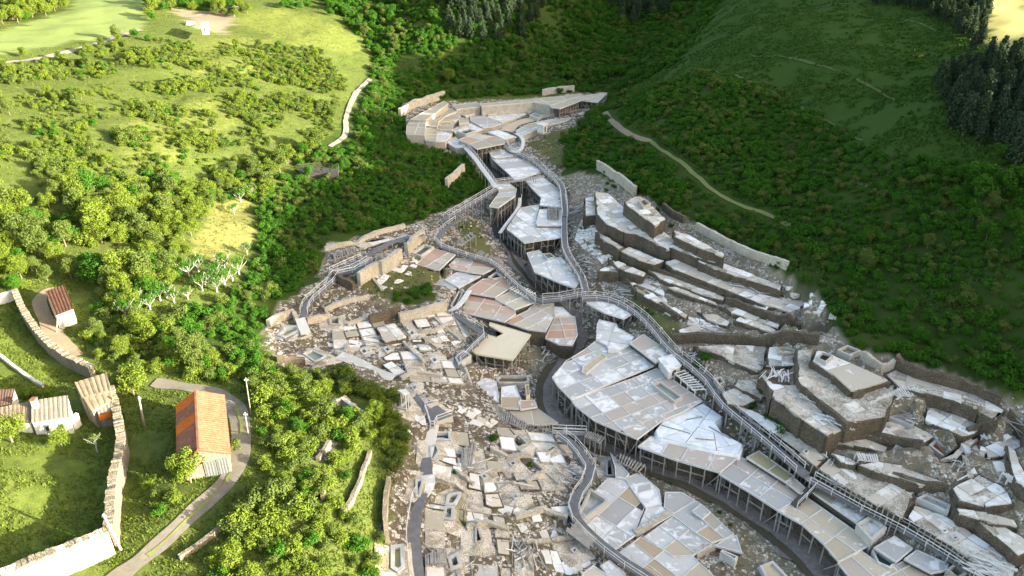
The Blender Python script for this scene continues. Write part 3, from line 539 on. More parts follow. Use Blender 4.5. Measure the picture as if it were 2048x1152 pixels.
RUIN += [
 ('I', [(770,300),(900,380),(1050,390),(1060,540),(900,560),(780,520)], 1.6, .5, 'weathered floor between white walkway and moss tank'),
 ('I', [(940,660),(1040,600),(1060,860),(960,900),(880,860)], 1.6, .5, 'sunken floor beside the white twin tank'),
 ('I', [(710,760),(860,840),(860,1000),(720,1010)], 1.6, .5, 'patchy floor along the dark grey walkway'),
 ('E', [(430,880),(640,900),(740,960),(620,965),(480,930)], 1.6, .6, 'chalky floor above the grey channel cover'),
 ('E', [(760,890),(880,880),(1000,1000),(880,1010)], 1.6, .7, 'chalky floor between the four white pans and the channel'),
 ('I', [(880,120),(1000,180),(1200,300),(1050,300),(900,240)], 1.6, .55, 'weathered floor uphill of the slanted rafters'),
 ('L', [(1640,420),(1900,500),(1930,640),(1700,600)], 1.7, .35, 'stony patch among tangled timber at the right edge'),
 ('F', [(430,700),(640,760),(680,880),(560,880),(440,790)], 1.7, .4, 'stony hollow below the middle slab terrace'),
 ('F', [(1000,860),(1240,900),(1420,960),(1330,1010),(1100,930)], 1.7, .45, 'stony strip under the longest slab terrace'),
]
# old pan floors of the left bank, laid out cell by cell on the slope
CELLS = [
 ('I', [(780,270),(960,285),(1200,305),(1330,470),(1200,560),(1040,590),(800,500)], 'patchwork of old pan floors between teal tank and moss tank'),
 ('I', [(1210,310),(1500,345),(1600,440),(1670,560),(1540,640),(1420,560),(1335,470)], 'patchwork of whitish pan floors inside the curve of the boardwalk'),
 ('I', [(760,510),(1040,595),(1060,760),(1180,800),(1200,900),(960,880),(860,840),(720,760)], 'patchwork of earthy pan floors around the white twin tank'),
 ('I', [(1050,600),(1200,565),(1420,565),(1530,645),(1560,760),(1570,830),(1230,830),(1185,795),(1065,755)], 'patchwork of mossy pan floors around the sunken timber pit'),
 ('I', [(715,770),(860,845),(960,890),(1210,905),(1225,1190),(720,1190)], 'patchwork of pan floors along the dark grey walkway'),
 ('I', [(1225,840),(1570,838),(1690,1080),(1560,1190),(1235,1190)], 'patchwork of bright pan floors above the lower boardwalk'),
 ('E', [(600,770),(740,740),(900,700),(1000,880),(880,890),(740,955),(480,925),(470,810)], 'patchwork of chalky pan floors beside the square green pond'),
 ('E', [(905,700),(1100,695),(1230,755),(1280,835),(1180,925),(1010,880)], 'patchwork of white pan floors uphill of the cream deck'),
 ('E', [(890,900),(1010,890),(1180,930),(1175,1010),(1240,1130),(900,1110),(760,970)], 'patchwork of broken pan floors above the slanted rafters'),
]
# small pits in the ruins, their shade painted on the bottoms
PITS = [('E', (655,925), 'the chalky floor above the channel'), ('E', (790,915), 'the grey poles below four white pans'), ('E', (1060,975), 'the white broken paving'), ('E', (930,820), 'the cracked paving uphill of the cream deck'), ('I', (1225,500), 'the smooth white paving blocks'), ('I', (1060,575), 'the few beams on the slope'), ('I', (660,60), 'the short railed walk'), ('I', (1240,690), 'the fallen timbers'), ('I', (1580,1000), 'the steep slatted rack'), ('L', (760,430), 'the dark bush terrace'), ('L', (1620,930), 'the stony white terrace'), ('L', (1560,890), 'the leaning props of the white terrace')]
# tanks and pools: region, rim outline, rim height, depth to the surface, filling, rim thickness, label
TANK = [
 ('E', [(930,362),(1000,312),(1062,326),(985,380)], 9.4, .5, 'water_teal', .4, 'oblong teal pool above the terracotta deck'),
 ('E', [(150,835),(200,788),(272,778),(294,802),(200,850)], 11.0, .6, 'water_green', .45, 'grey-green pond walled in rough stone at the far bend'),
 ('E', [(303,942),(360,916),(444,956),(370,988)], 10.2, .35, 'water_green', .3, 'square green pond beside the left walkway corner'),
 ('E', [(455,735),(520,725),(522,775),(458,772)], 10.4, 1.2, 'dirt', .35, 'empty square stone box in the left ruins'),
 ('E', [(838,275),(900,256),(942,264),(870,285)], 11.2, .35, 'water_green', .25, 'shallow green basin on the upper left walkway'),
 ('E', [(1370,500),(1420,470),(1460,500),(1400,510)], 7.6, .5, 'water_dark', .2, 'small dark basin behind the terracotta terrace'),
 ('E', [(1180,960),(1230,920),(1275,950),(1200,1000)], 7.2, 1.35, 'water_dark', .25, 'dark square basin railed beside the cream deck'),
 ('E', [(1415,1085),(1440,1065),(1600,1066),(1610,1098),(1580,1110),(1430,1108)], 3.6, .5, 'water_brown', .3, 'oval murky pond ringed with timber'),
 ('E', [(1150,668),(1200,582),(1228,590),(1178,694)], 7.3, 1.35, 'moss', .3, 'narrow sunken trough beside the terracotta terrace'),
 ('E', [(1684,366),(1728,360),(1760,384),(1712,396)], 8.0, .28, 'water_teal', .2, 'dark pool at the head of the leaf-shaped deck'),
 ('J', [(830,552),(892,534),(1042,640),(986,668)], 6.2, .32, 'water_green', .3, 'oblong green pool in the big grey deck'),
 ('J', [(372,474),(382,430),(500,348),(540,370),(405,484)], 6.35, .2, 'water_beige', .22, 'beige brine slot pool in the big grey deck'),
 ('J', [(1245,515),(1290,500),(1318,540),(1275,560)], 8.0, .9, 'dirt', .3, 'small stone box beside the boardwalk bend'),
 ('J', [(1660,312),(1700,305),(1778,320),(1774,350),(1668,350)], 10.2, .8, 'dirt', .3, 'empty stone box in the square ruin'),
 ('I', [(773,320),(866,317),(870,370),(768,364)], 8.4, .5, 'water_teal', .35, 'deep teal tank beside the white walkway'),
 ('I', [(664,596),(716,590),(692,692),(664,694)], 8.9, 1.35, 'water_dark', .3, 'deep dark tank under the railing of the white walkway'),
 ('I', [(845,690),(862,672),(930,665),(925,690),(895,742),(835,742)], 7.6, 1.35, 'water_dark', .4, 'upper cell of the white twin tank'),
 ('I', [(835,746),(893,746),(885,830),(810,820)], 7.5, 1.35, 'water_dark', .4, 'lower cell of the white twin tank'),
 ('I', [(1208,356),(1258,328),(1324,390),(1250,418)], 5.6, 1.0, 'stone_wall', .35, 'dry stone tank above the moss tank'),
 ('I', [(1348,442),(1460,392),(1486,410),(1390,482)], 5.0, 1.35, 'moss', .35, 'rectangular tank floored with green moss'),
 ('I', [(522,975),(598,965),(606,1100),(565,1130),(522,1105)], 10.0, .4, 'water_yellow', .45, 'yellow brine pond with rounded rim at the foot of lit bushes'),
 ('I', [(848,1042),(912,1008),(938,1092),(868,1114)], 7.2, 1.35, 'water_dark', .4, 'small dark tank beside the fallen rafters'),
 ('I', [(1008,870),(1030,862),(1058,950),(1008,962)], 6.4, 1.35, 'moss', .25, 'tiny narrow mossy tank in bare earth'),
 ('I', [(192,146),(240,118),(328,182),(235,212)], 12.3, 1.35, 'moss', .35, 'ruined stone pen sunk in lit scrub'),
 ('I', [(1762,482),(1800,470),(1812,575),(1762,572)], 3.9, 1.35, 'water_dark', .28, 'narrow dark tank at the tip of the pan fan'),
 ('I', [(746,400),(790,388),(806,428),(772,482),(744,482)], 8.3, .35, 'water_green', .3, 'rounded shallow basin below the teal tank'),
 ('I', [(556,182),(620,128),(654,160),(626,195)], 10.4, .4, 'water_green', .3, 'dull green basin beside the little white shelter'),
 ('I', [(682,150),(742,126),(786,150),(722,172)], 9.7, .4, 'water_grey', .25, 'grey basin above the bluish platform'),
 ('L', [(1140,1004),(1158,985),(1286,1068),(1248,1108),(1172,1072)], 4.35, .6, 'water_teal', .25, 'dark square pool half under a grey-brown deck'),
 ('L', [(1568,1112),(1620,1074),(1704,1126),(1640,1172)], 5.3, 1.35, 'moss', .3, 'small dark green tank beside the lower boardwalk'),
 ('L', [(1050,852),(1132,800),(1228,872),(1140,948)], 5.6, .6, 'slab_white', .35, 'grey bin heaped with white salt'),
 ('L', [(1398,702),(1450,678),(1594,740),(1582,784)], 7.3, .35, 'water_grey', .3, 'grey-green pond between the cracked terraces'),
 ('K', [(1288,1042),(1340,998),(1464,1092),(1420,1144)], 8.9, .6, 'water_red', .3, 'rust-red brine tank under the pointed terrace'),
 ('K', [(628,357),(700,322),(804,362),(722,398)], 13.2, .4, 'water_brown', .3, 'murky brown pond at the foot of the thicket'),
 ('K', [(478,410),(520,372),(604,396),(548,448)], 13.75, .42, 'pit_shade', .22, 'dark timbered hatch in the white square terrace'),
 ('K', [(990,840),(1060,820),(1190,870),(1172,910)], 9.9, .4, 'slab_white', .3, 'long stone box filled with pale grit'),
 ('K', [(455,262),(510,222),(592,262),(530,290)], 10.2, 1.35, 'water_dark', .3, 'dark framed box at the end of the slab terraces'),
 ('F', [(508,288),(544,277),(582,306),(540,328)], 17.0, .6, 'dirt', .3, 'small square stone tank on the ochre-walled block'),
 ('M', [(488,446),(590,428),(642,441),(560,470)], 11.5, .35, 'water_dark', .3, 'dark rectangular basin in the pale blue-grey pan'),
 ('M', [(1065,316),(1110,298),(1182,321),(1132,342)], 11.0, .4, 'water_grey', .5, 'square white-rimmed basin beside the beige road'),
 ('M', [(898,565),(930,542),(990,535),(1003,565),(995,592),(950,606),(910,594)], 9.6, .5, 'water_grey', .35, 'round grey basin inside the curve of the walkway'),
 ('N', [(296,492),(312,484),(442,562),(430,592),(220,742),(206,682)], 3.7, .9, 'concrete', .35, 'long cream-walled bin along the curved boardwalk'),
 ('N', [(1600,1070),(1700,1035),(1830,1170),(1660,1190)], 2.2, .3, 'water_beige', .3, 'beige puddle basin on the gravel bank'),
 ('N', [(1300,962),(1316,950),(1436,1000),(1415,1030)], 2.9, .6, 'water_dark', .2, 'tapering dark timber trough below the triangular pan'),
]
for r_, (x_, y_), where_ in PITS:
    k_ = 1.0 if r_ != 'J' else 1.1
    if r_ == 'L': TANK.append((r_, [(x_ - 22, y_ - 2), (x_ + 2, y_ - 16), (x_ + 24, y_ + 2), (x_, y_ + 16)], 7.85 if y_ < 600 else 7.05, .3, 'pit_shade', .16, 'small dark pit beside ' + where_))
    else: TANK.append((r_, [(x_ - 26, y_ - 4), (x_ + 6, y_ - 20), (x_ + 28, y_ + 6), (x_ - 4, y_ + 20)], 9.0 if r_ == 'I' else 9.6, 1.3, 'pit_shade', .25, 'small dark pit beside ' + where_))
# free-standing tanks sit in the ground: their rims follow the slope
for k_, t_ in enumerate(TANK):
    if t_[0] == 'I' or (t_[0] == 'E' and t_[2] > 9.5):
        q_ = S(t_[0], t_[1]); g_ = march([sum(a[0] for a in q_) / len(q_)], [sum(a[1] for a in q_) / len(q_)], h_raw)[0]
        TANK[k_] = t_[:2] + (float(g_[2]) + .32,) + t_[3:]
# ------------------------------------------------------------------ terrain grid with the cuts the plan makes
PADS = []
def wpoly(reg, pts, z): return [P(x, y, z)[:2] for x, y in S(reg, pts)]
for d in DECK: PADS.append((wpoly(d[0], d[1], d[2]), d[2] - (d[4] if d[3] != 'wall' else max(d[4], .6))))
def round_corners(p, r=.06):
    out = []
    for i in range(len(p)):
        a, b, c = p[i - 1], p[i], p[(i + 1) % len(p)]
        out += [(b[0] + (a[0] - b[0]) * r, b[1] + (a[1] - b[1]) * r), (b[0] * .72 + (a[0] + c[0]) * .14 * r * 4 + b[0] * (.28 - .28 * r * 4), b[1] * .72 + (a[1] + c[1]) * .14 * r * 4 + b[1] * (.28 - .28 * r * 4)), (b[0] + (c[0] - b[0]) * r, b[1] + (c[1] - b[1]) * r)]
    return out
TERR = [(t_[0], round_corners(t_[1])) + t_[2:] for t_ in TERR]
for d in TERR: PADS.append((wpoly(d[0], d[1], d[2]), d[2] - .6))
for d in TANK: PADS.append((wpoly(d[0], d[1], d[2]), d[2] - d[3] - .5))
def axis(segs):
    out = []
    for a, b, st in segs: out += list(np.arange(a, b, st))
    return np.array(out + [segs[-1][1]])
GX = axis([(-600, -250, 25), (-250, -90, 3), (-90, 90, 1.2), (90, 180, 3), (180, 600, 25)])
GY = axis([(-120, 40, 8), (40, 300, 1.3), (300, 420, 3), (420, 900, 30)])
def smooth_noise(x, y, s, seed):
    r = np.random.default_rng(seed); g = r.standard_normal((257, 257))
    fx = (x / s) % 256; fy = (y / s) % 256; ix = fx.astype(int); iy = fy.astype(int); tx = fx - ix; ty = fy - iy
    tx = tx * tx * (3 - 2 * tx); ty = ty * ty * (3 - 2 * ty)
    return (g[ix, iy] * (1 - tx) + g[ix + 1, iy] * tx) * (1 - ty) + (g[ix, iy + 1] * (1 - tx) + g[ix + 1, iy + 1] * tx) * ty
XX, YY = np.meshgrid(GX, GY, indexing='ij')
ZZ = h_raw(XX, YY).reshape(XX.shape)
ZZ += .55 * smooth_noise(XX, YY, 17, 1) * np.clip((np.hypot(XX, YY - 120) - 60) / 60, 0, 1) + .22 * smooth_noise(XX, YY, 6, 2) + .10 * smooth_noise(XX, YY, 2.2, 3)
ZZ0 = ZZ.copy()
for poly, zc in PADS:
    pa = inset(poly, -.35) if len(poly) >= 3 else poly
    xs = [q[0] for q in pa]; ys = [q[1] for q in pa]
    i0, i1 = np.searchsorted(GX, [min(xs), max(xs)]); j0, j1 = np.searchsorted(GY, [min(ys), max(ys)])
    sl_ = (slice(max(i0 - 1, 0), i1 + 1), slice(max(j0 - 1, 0), j1 + 1))
    m = inpoly(XX[sl_], YY[sl_], pa); zz = ZZ[sl_]; zz[m] = np.minimum(zz[m], zc)
def hg(x, y, Z=None):
    Z = ZZ if Z is None else Z
    sc = np.ndim(x) == 0
    x = np.atleast_1d(np.asarray(x, float)); y = np.atleast_1d(np.asarray(y, float))
    i = np.clip(np.searchsorted(GX, x) - 1, 0, len(GX) - 2); j = np.clip(np.searchsorted(GY, y) - 1, 0, len(GY) - 2)
    tx = np.clip((x - GX[i]) / (GX[i + 1] - GX[i]), 0, 1); ty = np.clip((y - GY[j]) / (GY[j + 1] - GY[j]), 0, 1)
    r = (Z[i, j] * (1 - tx) + Z[i + 1, j] * tx) * (1 - ty) + (Z[i, j + 1] * (1 - tx) + Z[i + 1, j + 1] * tx) * ty
    return float(r[0]) if sc else r
def G(px, py): return tuple(march(px, py, hg)[0])
def GS(reg, pts):
    q = S(reg, pts); return [tuple(r) for r in march([a[0] for a in q], [a[1] for a in q], hg)]
# ------------------------------------------------------------------ ground sheet
Zn = [  # zones
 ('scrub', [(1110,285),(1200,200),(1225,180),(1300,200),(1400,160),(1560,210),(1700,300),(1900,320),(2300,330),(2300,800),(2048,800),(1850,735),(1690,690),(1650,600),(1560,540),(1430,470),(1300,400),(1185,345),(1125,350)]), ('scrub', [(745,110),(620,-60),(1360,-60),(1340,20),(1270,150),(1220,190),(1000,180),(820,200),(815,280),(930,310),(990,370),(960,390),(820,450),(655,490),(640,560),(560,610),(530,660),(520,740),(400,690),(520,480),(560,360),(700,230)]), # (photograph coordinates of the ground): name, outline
 ('salt', [(800,205),(900,204),(1020,199),(1200,184),(1215,190),(1205,215),(1150,250),(1110,290),(1125,350),(1185,345),(1300,400),(1430,470),(1560,540),(1650,600),(1690,690),(1850,730),(2000,790),(2048,800),(2048,1300),(770,1300),(775,1000),(820,880),(800,790),(700,745),(560,735),(530,660),(560,610),(640,560),(655,490),(820,450),(960,390),(990,370),(930,310),(815,280)]),
 ('earth', [(1130,350),(1185,345),(1300,400),(1430,470),(1560,540),(1650,600),(1690,690),(1850,730),(2000,790),(2048,800),(2300,1300),(1800,1300),(1650,1000),(1500,850),(1400,730),(1300,620),(1180,560),(1130,450)]), ('salt', [(620,900),(660,880),(665,900),(640,930)]),
 ('field', [(-200,120),(0,112),(285,62),(300,0),(170,-40),(130,22),(0,62),(-200,90)]),
 ('wheat', [(1985,-60),(1970,55),(1985,100),(2048,138),(2300,200),(2300,-60)]),
 ('meadow', [(-100,610),(35,600),(150,740),(145,790),(60,800),(-100,780)]), ('meadow', [(-100,870),(150,850),(235,850),(245,900),(225,1060),(60,1152),(-100,1200)]),
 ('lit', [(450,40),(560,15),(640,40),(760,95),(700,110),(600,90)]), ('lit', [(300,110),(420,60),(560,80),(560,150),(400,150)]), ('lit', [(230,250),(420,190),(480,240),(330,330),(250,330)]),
 ('dry', [(390,470),(430,410),(490,390),(510,480),(440,530),(370,510)]),
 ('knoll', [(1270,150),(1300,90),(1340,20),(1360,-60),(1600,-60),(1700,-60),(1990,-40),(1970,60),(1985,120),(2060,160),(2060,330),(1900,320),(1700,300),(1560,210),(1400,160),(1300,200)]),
 ('gravel', [(345,20),(470,35),(450,70),(380,55)]),
 ('mossy', [(1055,285),(1110,262),(1165,245),(1130,290),(1130,345),(1100,330)]), ('mossy', [(870,290),(930,320),(960,350),(900,320)]), ('mossy', [(1180,430),(1240,500),(1330,570),(1250,560),(1160,470)]), ('mossy', [(1250,560),(1330,610),(1380,690),(1330,690),(1270,620)]), ('mossy', [(690,560),(770,540),(900,520),(880,570),(760,600)]), ('mossy', [(980,520),(960,440),(900,440),(930,490)]),
 ('rock', [(945,290),(975,325),(1000,368),(1050,345),(1065,420),(1060,500),(1080,570),(1050,560),(1010,510),(985,440),(1000,400),(955,335)]),
 ('darkhole', [(765,610),(805,575),(868,566),(866,605),(815,612)]),
 ('bank', [(1300,930),(1500,1010),(1620,1152),(1500,1180),(1440,1080),(1290,970)]),
 ('bank', [(1030,690),(1110,700),(1120,760),(1060,760)]),
]
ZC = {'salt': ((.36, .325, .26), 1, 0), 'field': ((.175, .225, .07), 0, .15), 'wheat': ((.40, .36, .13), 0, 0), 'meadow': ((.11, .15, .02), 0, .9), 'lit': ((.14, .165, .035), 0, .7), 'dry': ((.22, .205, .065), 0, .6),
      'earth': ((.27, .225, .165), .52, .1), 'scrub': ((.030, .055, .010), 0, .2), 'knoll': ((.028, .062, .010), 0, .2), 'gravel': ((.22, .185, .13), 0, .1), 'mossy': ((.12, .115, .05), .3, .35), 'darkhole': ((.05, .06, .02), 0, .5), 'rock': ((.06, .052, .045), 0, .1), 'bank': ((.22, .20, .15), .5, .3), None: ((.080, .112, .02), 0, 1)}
def zone_of(x, y, z, jit=0):
    px, py = project(x, y, z)
    if jit: px = px + smooth_noise(x, y, 2.5, 11) * jit; py = py + smooth_noise(x, y, 2.5, 12) * jit * .6
    r = np.full(x.shape, -1)
    for k, (n, poly) in enumerate(Zn):
        r[inpoly(px, py, poly)] = k
    r[y < 25] = -1
    return r
nx, ny = XX.shape
V = np.c_[XX.ravel(), YY.ravel(), ZZ.ravel()]
idx = np.arange(nx * ny).reshape(nx, ny)
Fq = np.stack([idx[:-1, :-1], idx[1:, :-1], idx[1:, 1:], idx[:-1, 1:]], -1).reshape(-1, 4)
me = bpy.data.meshes.new('ground'); me.from_pydata(V.tolist(), [], Fq.tolist()); me.materials.append(MT['ground'])
me.polygons.foreach_set('use_smooth', [True] * len(me.polygons))
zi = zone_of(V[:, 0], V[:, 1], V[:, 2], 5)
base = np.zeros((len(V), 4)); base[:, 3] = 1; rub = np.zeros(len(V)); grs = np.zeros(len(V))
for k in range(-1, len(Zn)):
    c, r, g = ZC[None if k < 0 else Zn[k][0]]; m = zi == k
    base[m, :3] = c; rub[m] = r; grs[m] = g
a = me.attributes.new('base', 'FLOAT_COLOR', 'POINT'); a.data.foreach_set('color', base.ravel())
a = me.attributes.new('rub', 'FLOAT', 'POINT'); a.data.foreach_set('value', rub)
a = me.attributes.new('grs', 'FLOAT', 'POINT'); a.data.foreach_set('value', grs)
tag(link(bpy.data.objects.new('ground', me)), kind='structure')

def resample(pts, step):
    out = [np.array(pts[0], float)]
    for a, b in zip(pts[:-1], pts[1:]):
        a = np.array(a, float); b = np.array(b, float); n = max(1, int(np.linalg.norm(b - a) / step))
        out += [a + (b - a) * (k / n) for k in range(1, n + 1)]
    return np.array(out)
def smooth_line(pts, it=2):
    p = [np.array(q, float) for q in pts]
    for _ in range(it):
        n = [p[0]]
        for a, b in zip(p[:-1], p[1:]): n += [a * .75 + b * .25, a * .25 + b * .75]
        p = n + [p[-1]]
    return p
def normals2(L):
    t = np.gradient(L[:, :2], axis=0); t /= np.maximum(np.linalg.norm(t, axis=1, keepdims=True), 1e-6); return np.c_[-t[:, 1], t[:, 0]]
def ribbon(name, reg, pts, width, mat, off=.10, across=3, kind='structure', smooth=2, wob=.12):
    L = resample(smooth_line([p[:2] for p in GS(reg, pts)], smooth), .8); N = normals2(L); V = []; F = []; n = across + 1
    for i, (p, q) in enumerate(zip(L, N)):
        ww = width * (1 + wob * smooth_noise(np.array([i * .8]), np.array([3.3]), 2.5, 5)[0])
        for k in range(n):
            s = (k / across - .5) * ww; x, y = p[0] + q[0] * s, p[1] + q[1] * s
            V.append((x, y, hg(x, y) + off))
    for i in range(len(L) - 1):
        for k in range(across): F.append((i * n + k, (i + 1) * n + k, (i + 1) * n + k + 1, i * n + k + 1))
    return tag(mesh(name, V, F, MT[mat], smooth=True), kind=kind)
ribbon('gravel_track', 'H', [(880,45),(1000,62),(1130,80),(1250,100),(1340,160),(1380,260),(1385,400),(1370,500),(1300,620),(1180,730),(1020,880),(850,1030),(690,1152),(600,1230)], 2.1, 'track_gravel', .12, 5)
ribbon('dirt_path', 'G', [(420,110),(320,140),(290,190),(310,270),(360,360),(410,450),(500,540),(560,610)], 2.0, 'dirt', .12, 4)
ribbon('concrete_path', 'B', [(262,460),(205,510),(150,590),(118,680),(125,760),(110,800),(30,850)], 1.4, 'path_pale', .3, 3)
ribbon('concrete_path', 'A', [(1595,945),(1640,935),(1670,925)], 2.0, 'path_pale', .12, 3)
ribbon('field_road', 'A', [(-60,375),(0,365),(140,352),(300,325),(450,285),(640,225),(815,172)], 2.0, 'path_pale', .12, 3)
ribbon('field_road', 'A', [(1040,100),(1150,85),(1250,65),(1340,42),(1400,25)], 2.0, 'path_pale', .12, 3)
ribbon('hill_path', 'X', [(1208,225),(1218,240),(1240,258),(1262,272),(1300,282)], 1.4, 'dirt', .12, 3)
ribbon('hill_path', 'X', [(1300,282),(1345,315),(1385,345),(1420,380),(1465,405),(1535,428),(1580,452)], .9, 'grass_path', .12, 3)
ribbon('stream_bed', 'X', [(1000,455),(1010,480),(1040,530),(1100,590),(1160,645),(1150,690),(1105,740),(1090,785),(1112,842),(1180,886),(1300,935),(1420,982),(1530,1042),(1620,1112),(1690,1200)], 3.4, 'mud', .14, 6, smooth=2, wob=.35)
ribbon('ravine_bed', 'X', [(955,300),(985,340),(1020,400),(1000,455),(1012,482)], 4.6, 'mud_dark', .16, 6, smooth=2)
ribbon('stream', 'X', [(1010,490),(1030,530),(1090,592),(1148,645),(1138,690),(1092,740),(1074,785),(1092,845),(1170,892),(1300,948),(1415,995),(1510,1052),(1590,1115),(1640,1180)], 1.1, 'stream_water', .20, 3, smooth=2, wob=.3)
ribbon('sandy_road', 'M', [(880,450),(930,405),(1040,365),(1200,328),(1450,285),(1600,245),(1690,190)], 4.0, 'sand', .25, 4)
ribbon('grass_strip', 'H', [(1345,180),(1385,260),(1390,340)], .5, 'grass_path', .17, 2)
ribbon('grass_strip', 'H', [(1330,560),(1290,630),(1180,740),(1020,890),(850,1042)], .35, 'grass_path', .17, 2, wob=.5)
for pts_ in ([(1405,138),(1480,158),(1560,190),(1650,240),(1725,282)], [(1300,150),(1370,105),(1440,75),(1520,40),(1620,18),(1700,8)], [(1720,30),(1800,38),(1880,65)], [(1430,250),(1560,310),(1700,365),(1850,420)], [(1500,110),(1600,120),(1700,150),(1790,200)]):
    ribbon('hillside_ledge', 'X', pts_, .6, 'ledge_grass', .16, 2, wob=.6)
# ------------------------------------------------------------------ salt works
def wlist(s):
    out = []
    for t in s.split(): k, n = t.split('*'); out += [k] * int(n)
    return out
def edges(poly): return [(poly[i], poly[(i + 1) % len(poly)]) for i in range(len(poly))]
def longest(poly): a, b = max(edges(poly), key=lambda e: math.dist(e[0], e[1])); return (b[0] - a[0], b[1] - a[1])
def poly_rough(poly, step, amp, seed=0):
    out = []
    for a, b in edges(poly):
        n = max(1, int(math.dist(a, b) / step))
        for k in range(n):
            t = k / n; x = a[0] + (b[0] - a[0]) * t; y = a[1] + (b[1] - a[1]) * t
            out.append((x + random.gauss(0, amp), y + random.gauss(0, amp)))
    return out
def build_deck(reg, pts, z, style, clr, pal, pan, gd, label):
    poly = ccw(wpoly(reg, pts, z)); c = centroid(poly)
    zb = min(min(hg(p[0], p[1]) for p in poly), hg(*c)) - .6
    if style == 'wall': zb = min(zb, z - 1.0)
    T = thing('salt_pan_deck' if style != 'wall' else 'salt_pan_terrace', label, 'salt pans', (c[0], c[1], min(zb + .6, z - .5)))
    if gd: (x0, y0), (x1, y1) = [P(x, y, z)[:2] for x, y in S(reg, gd)]; dv = (x1 - x0, y1 - y0)
    else: dv = longest(poly)
    k_ = 1.0 if pan[0] >= 12 else (.78 if reg == 'M' else .53)
    pieces = grid_split(poly, dv, max(2.3, pan[0] * k_), max(2.3, pan[1] * k_), .12)
    mats = wlist(PAL[pal]) if pal in PAL else [pal]
    far = c[1] > 200
    kw = .11 if far else .07
    K = MB(); coarse = random.random()
    for q in pieces:
        q = ccw(q); n = len(q); dz = random.uniform(-.02, .02)
        ins = inset(q, kw)
        if area(ins) < .3: continue
        zt = z + dz
        V = [(p[0], p[1], zt) for p in q] + [(p[0], p[1], zt) for p in ins] + [(p[0], p[1], zt - .16) for p in ins]
        F = [(i, (i + 1) % n, n + (i + 1) % n, n + i) for i in range(n)] + [(n + i, n + (i + 1) % n, 2 * n + (i + 1) % n, 2 * n + i) for i in range(n)]
        K.add(V, F)
        lvl = z - random.uniform(.06, .11)
        cq = centroid(q); m = mats[int(min(.999, max(0, .5 + .27 * smooth_noise(np.array([cq[0]]), np.array([cq[1]]), 5.5, 55)[0] + random.gauss(0, .17))) * len(mats))]
        mesh('pan', [(p[0], p[1], lvl) for p in inset(q, kw - .03)], [tuple(range(n))], MT[m], T)
    # outer rim board, running round the deck
    out = inset(poly, -.06); n = len(poly)
    K.add([(p[0], p[1], z + .02) for p in poly] + [(p[0], p[1], z + .02) for p in out] + [(p[0], p[1], z - .28) for p in out] + [(p[0], p[1], z - .28) for p in poly],
          [(n + i, n + (i + 1) % n, (i + 1) % n, i) for i in range(n)] + [(2 * n + i, 2 * n + (i + 1) % n, n + (i + 1) % n, n + i) for i in range(n)])
    K.build('kerb', MT['cream_wood'] if pal == 'C' else MT['kerb_tan'] if pal == 'O' else MT['kerb_salt'], T)
    MB().prism(inset(poly, .03), z - .30, z - .17).build('floor', MT['dark_wood'], T)
    if style == 'wall':
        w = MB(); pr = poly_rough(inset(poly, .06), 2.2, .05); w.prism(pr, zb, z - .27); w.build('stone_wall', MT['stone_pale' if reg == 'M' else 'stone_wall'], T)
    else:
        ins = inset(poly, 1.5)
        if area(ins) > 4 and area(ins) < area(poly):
            MB().prism(poly_rough(ins, 2.5, .15), zb - .5, z - .31).build('stone_wall', MT['stone_wall'], T)  # inner wall added close behind the posts so the underside reads dark
        B = MB()
        for a, b in edges(inset(poly, .18)):
            L = math.dist(a, b); n = max(1, int(L / 1.45)); prev = None
            nx_, ny_ = -(b[1] - a[1]) / L, (b[0] - a[0]) / L
            for k in range(n):
                t = (k + .04) / n; x = a[0] + (b[0] - a[0]) * t; y = a[1] + (b[1] - a[1]) * t; g = hg(x, y)
                if z - g < .9: prev = None; continue
                beam('post', (x + random.gauss(0, .05), y + random.gauss(0, .05), g - .3), (x, y, z - .28), .17, MT['weathered_wood'], T)
                if z - g > 2.2 and random.random() < .75:
                    B.bar((x, y, z - .9), (x + nx_ * 1.6, y + ny_ * 1.6, g + .2), .11)
                if prev and z - g > 1.8:
                    B.bar((prev[0], prev[1], z - 1.7), (x, y, z - 1.7), .12)
                    if random.random() < .35: B.bar((prev[0], prev[1], z - .4), (x, y, max(g + .2, z - 2.6)), .11)
                B.bar((x, y, z - .36), (x + nx_ * 1.5, y + ny_ * 1.5, z - .36), .14)
                prev = (x, y)
        if B.V: B.build('bracing', MT['weathered_wood'], T)
    return T
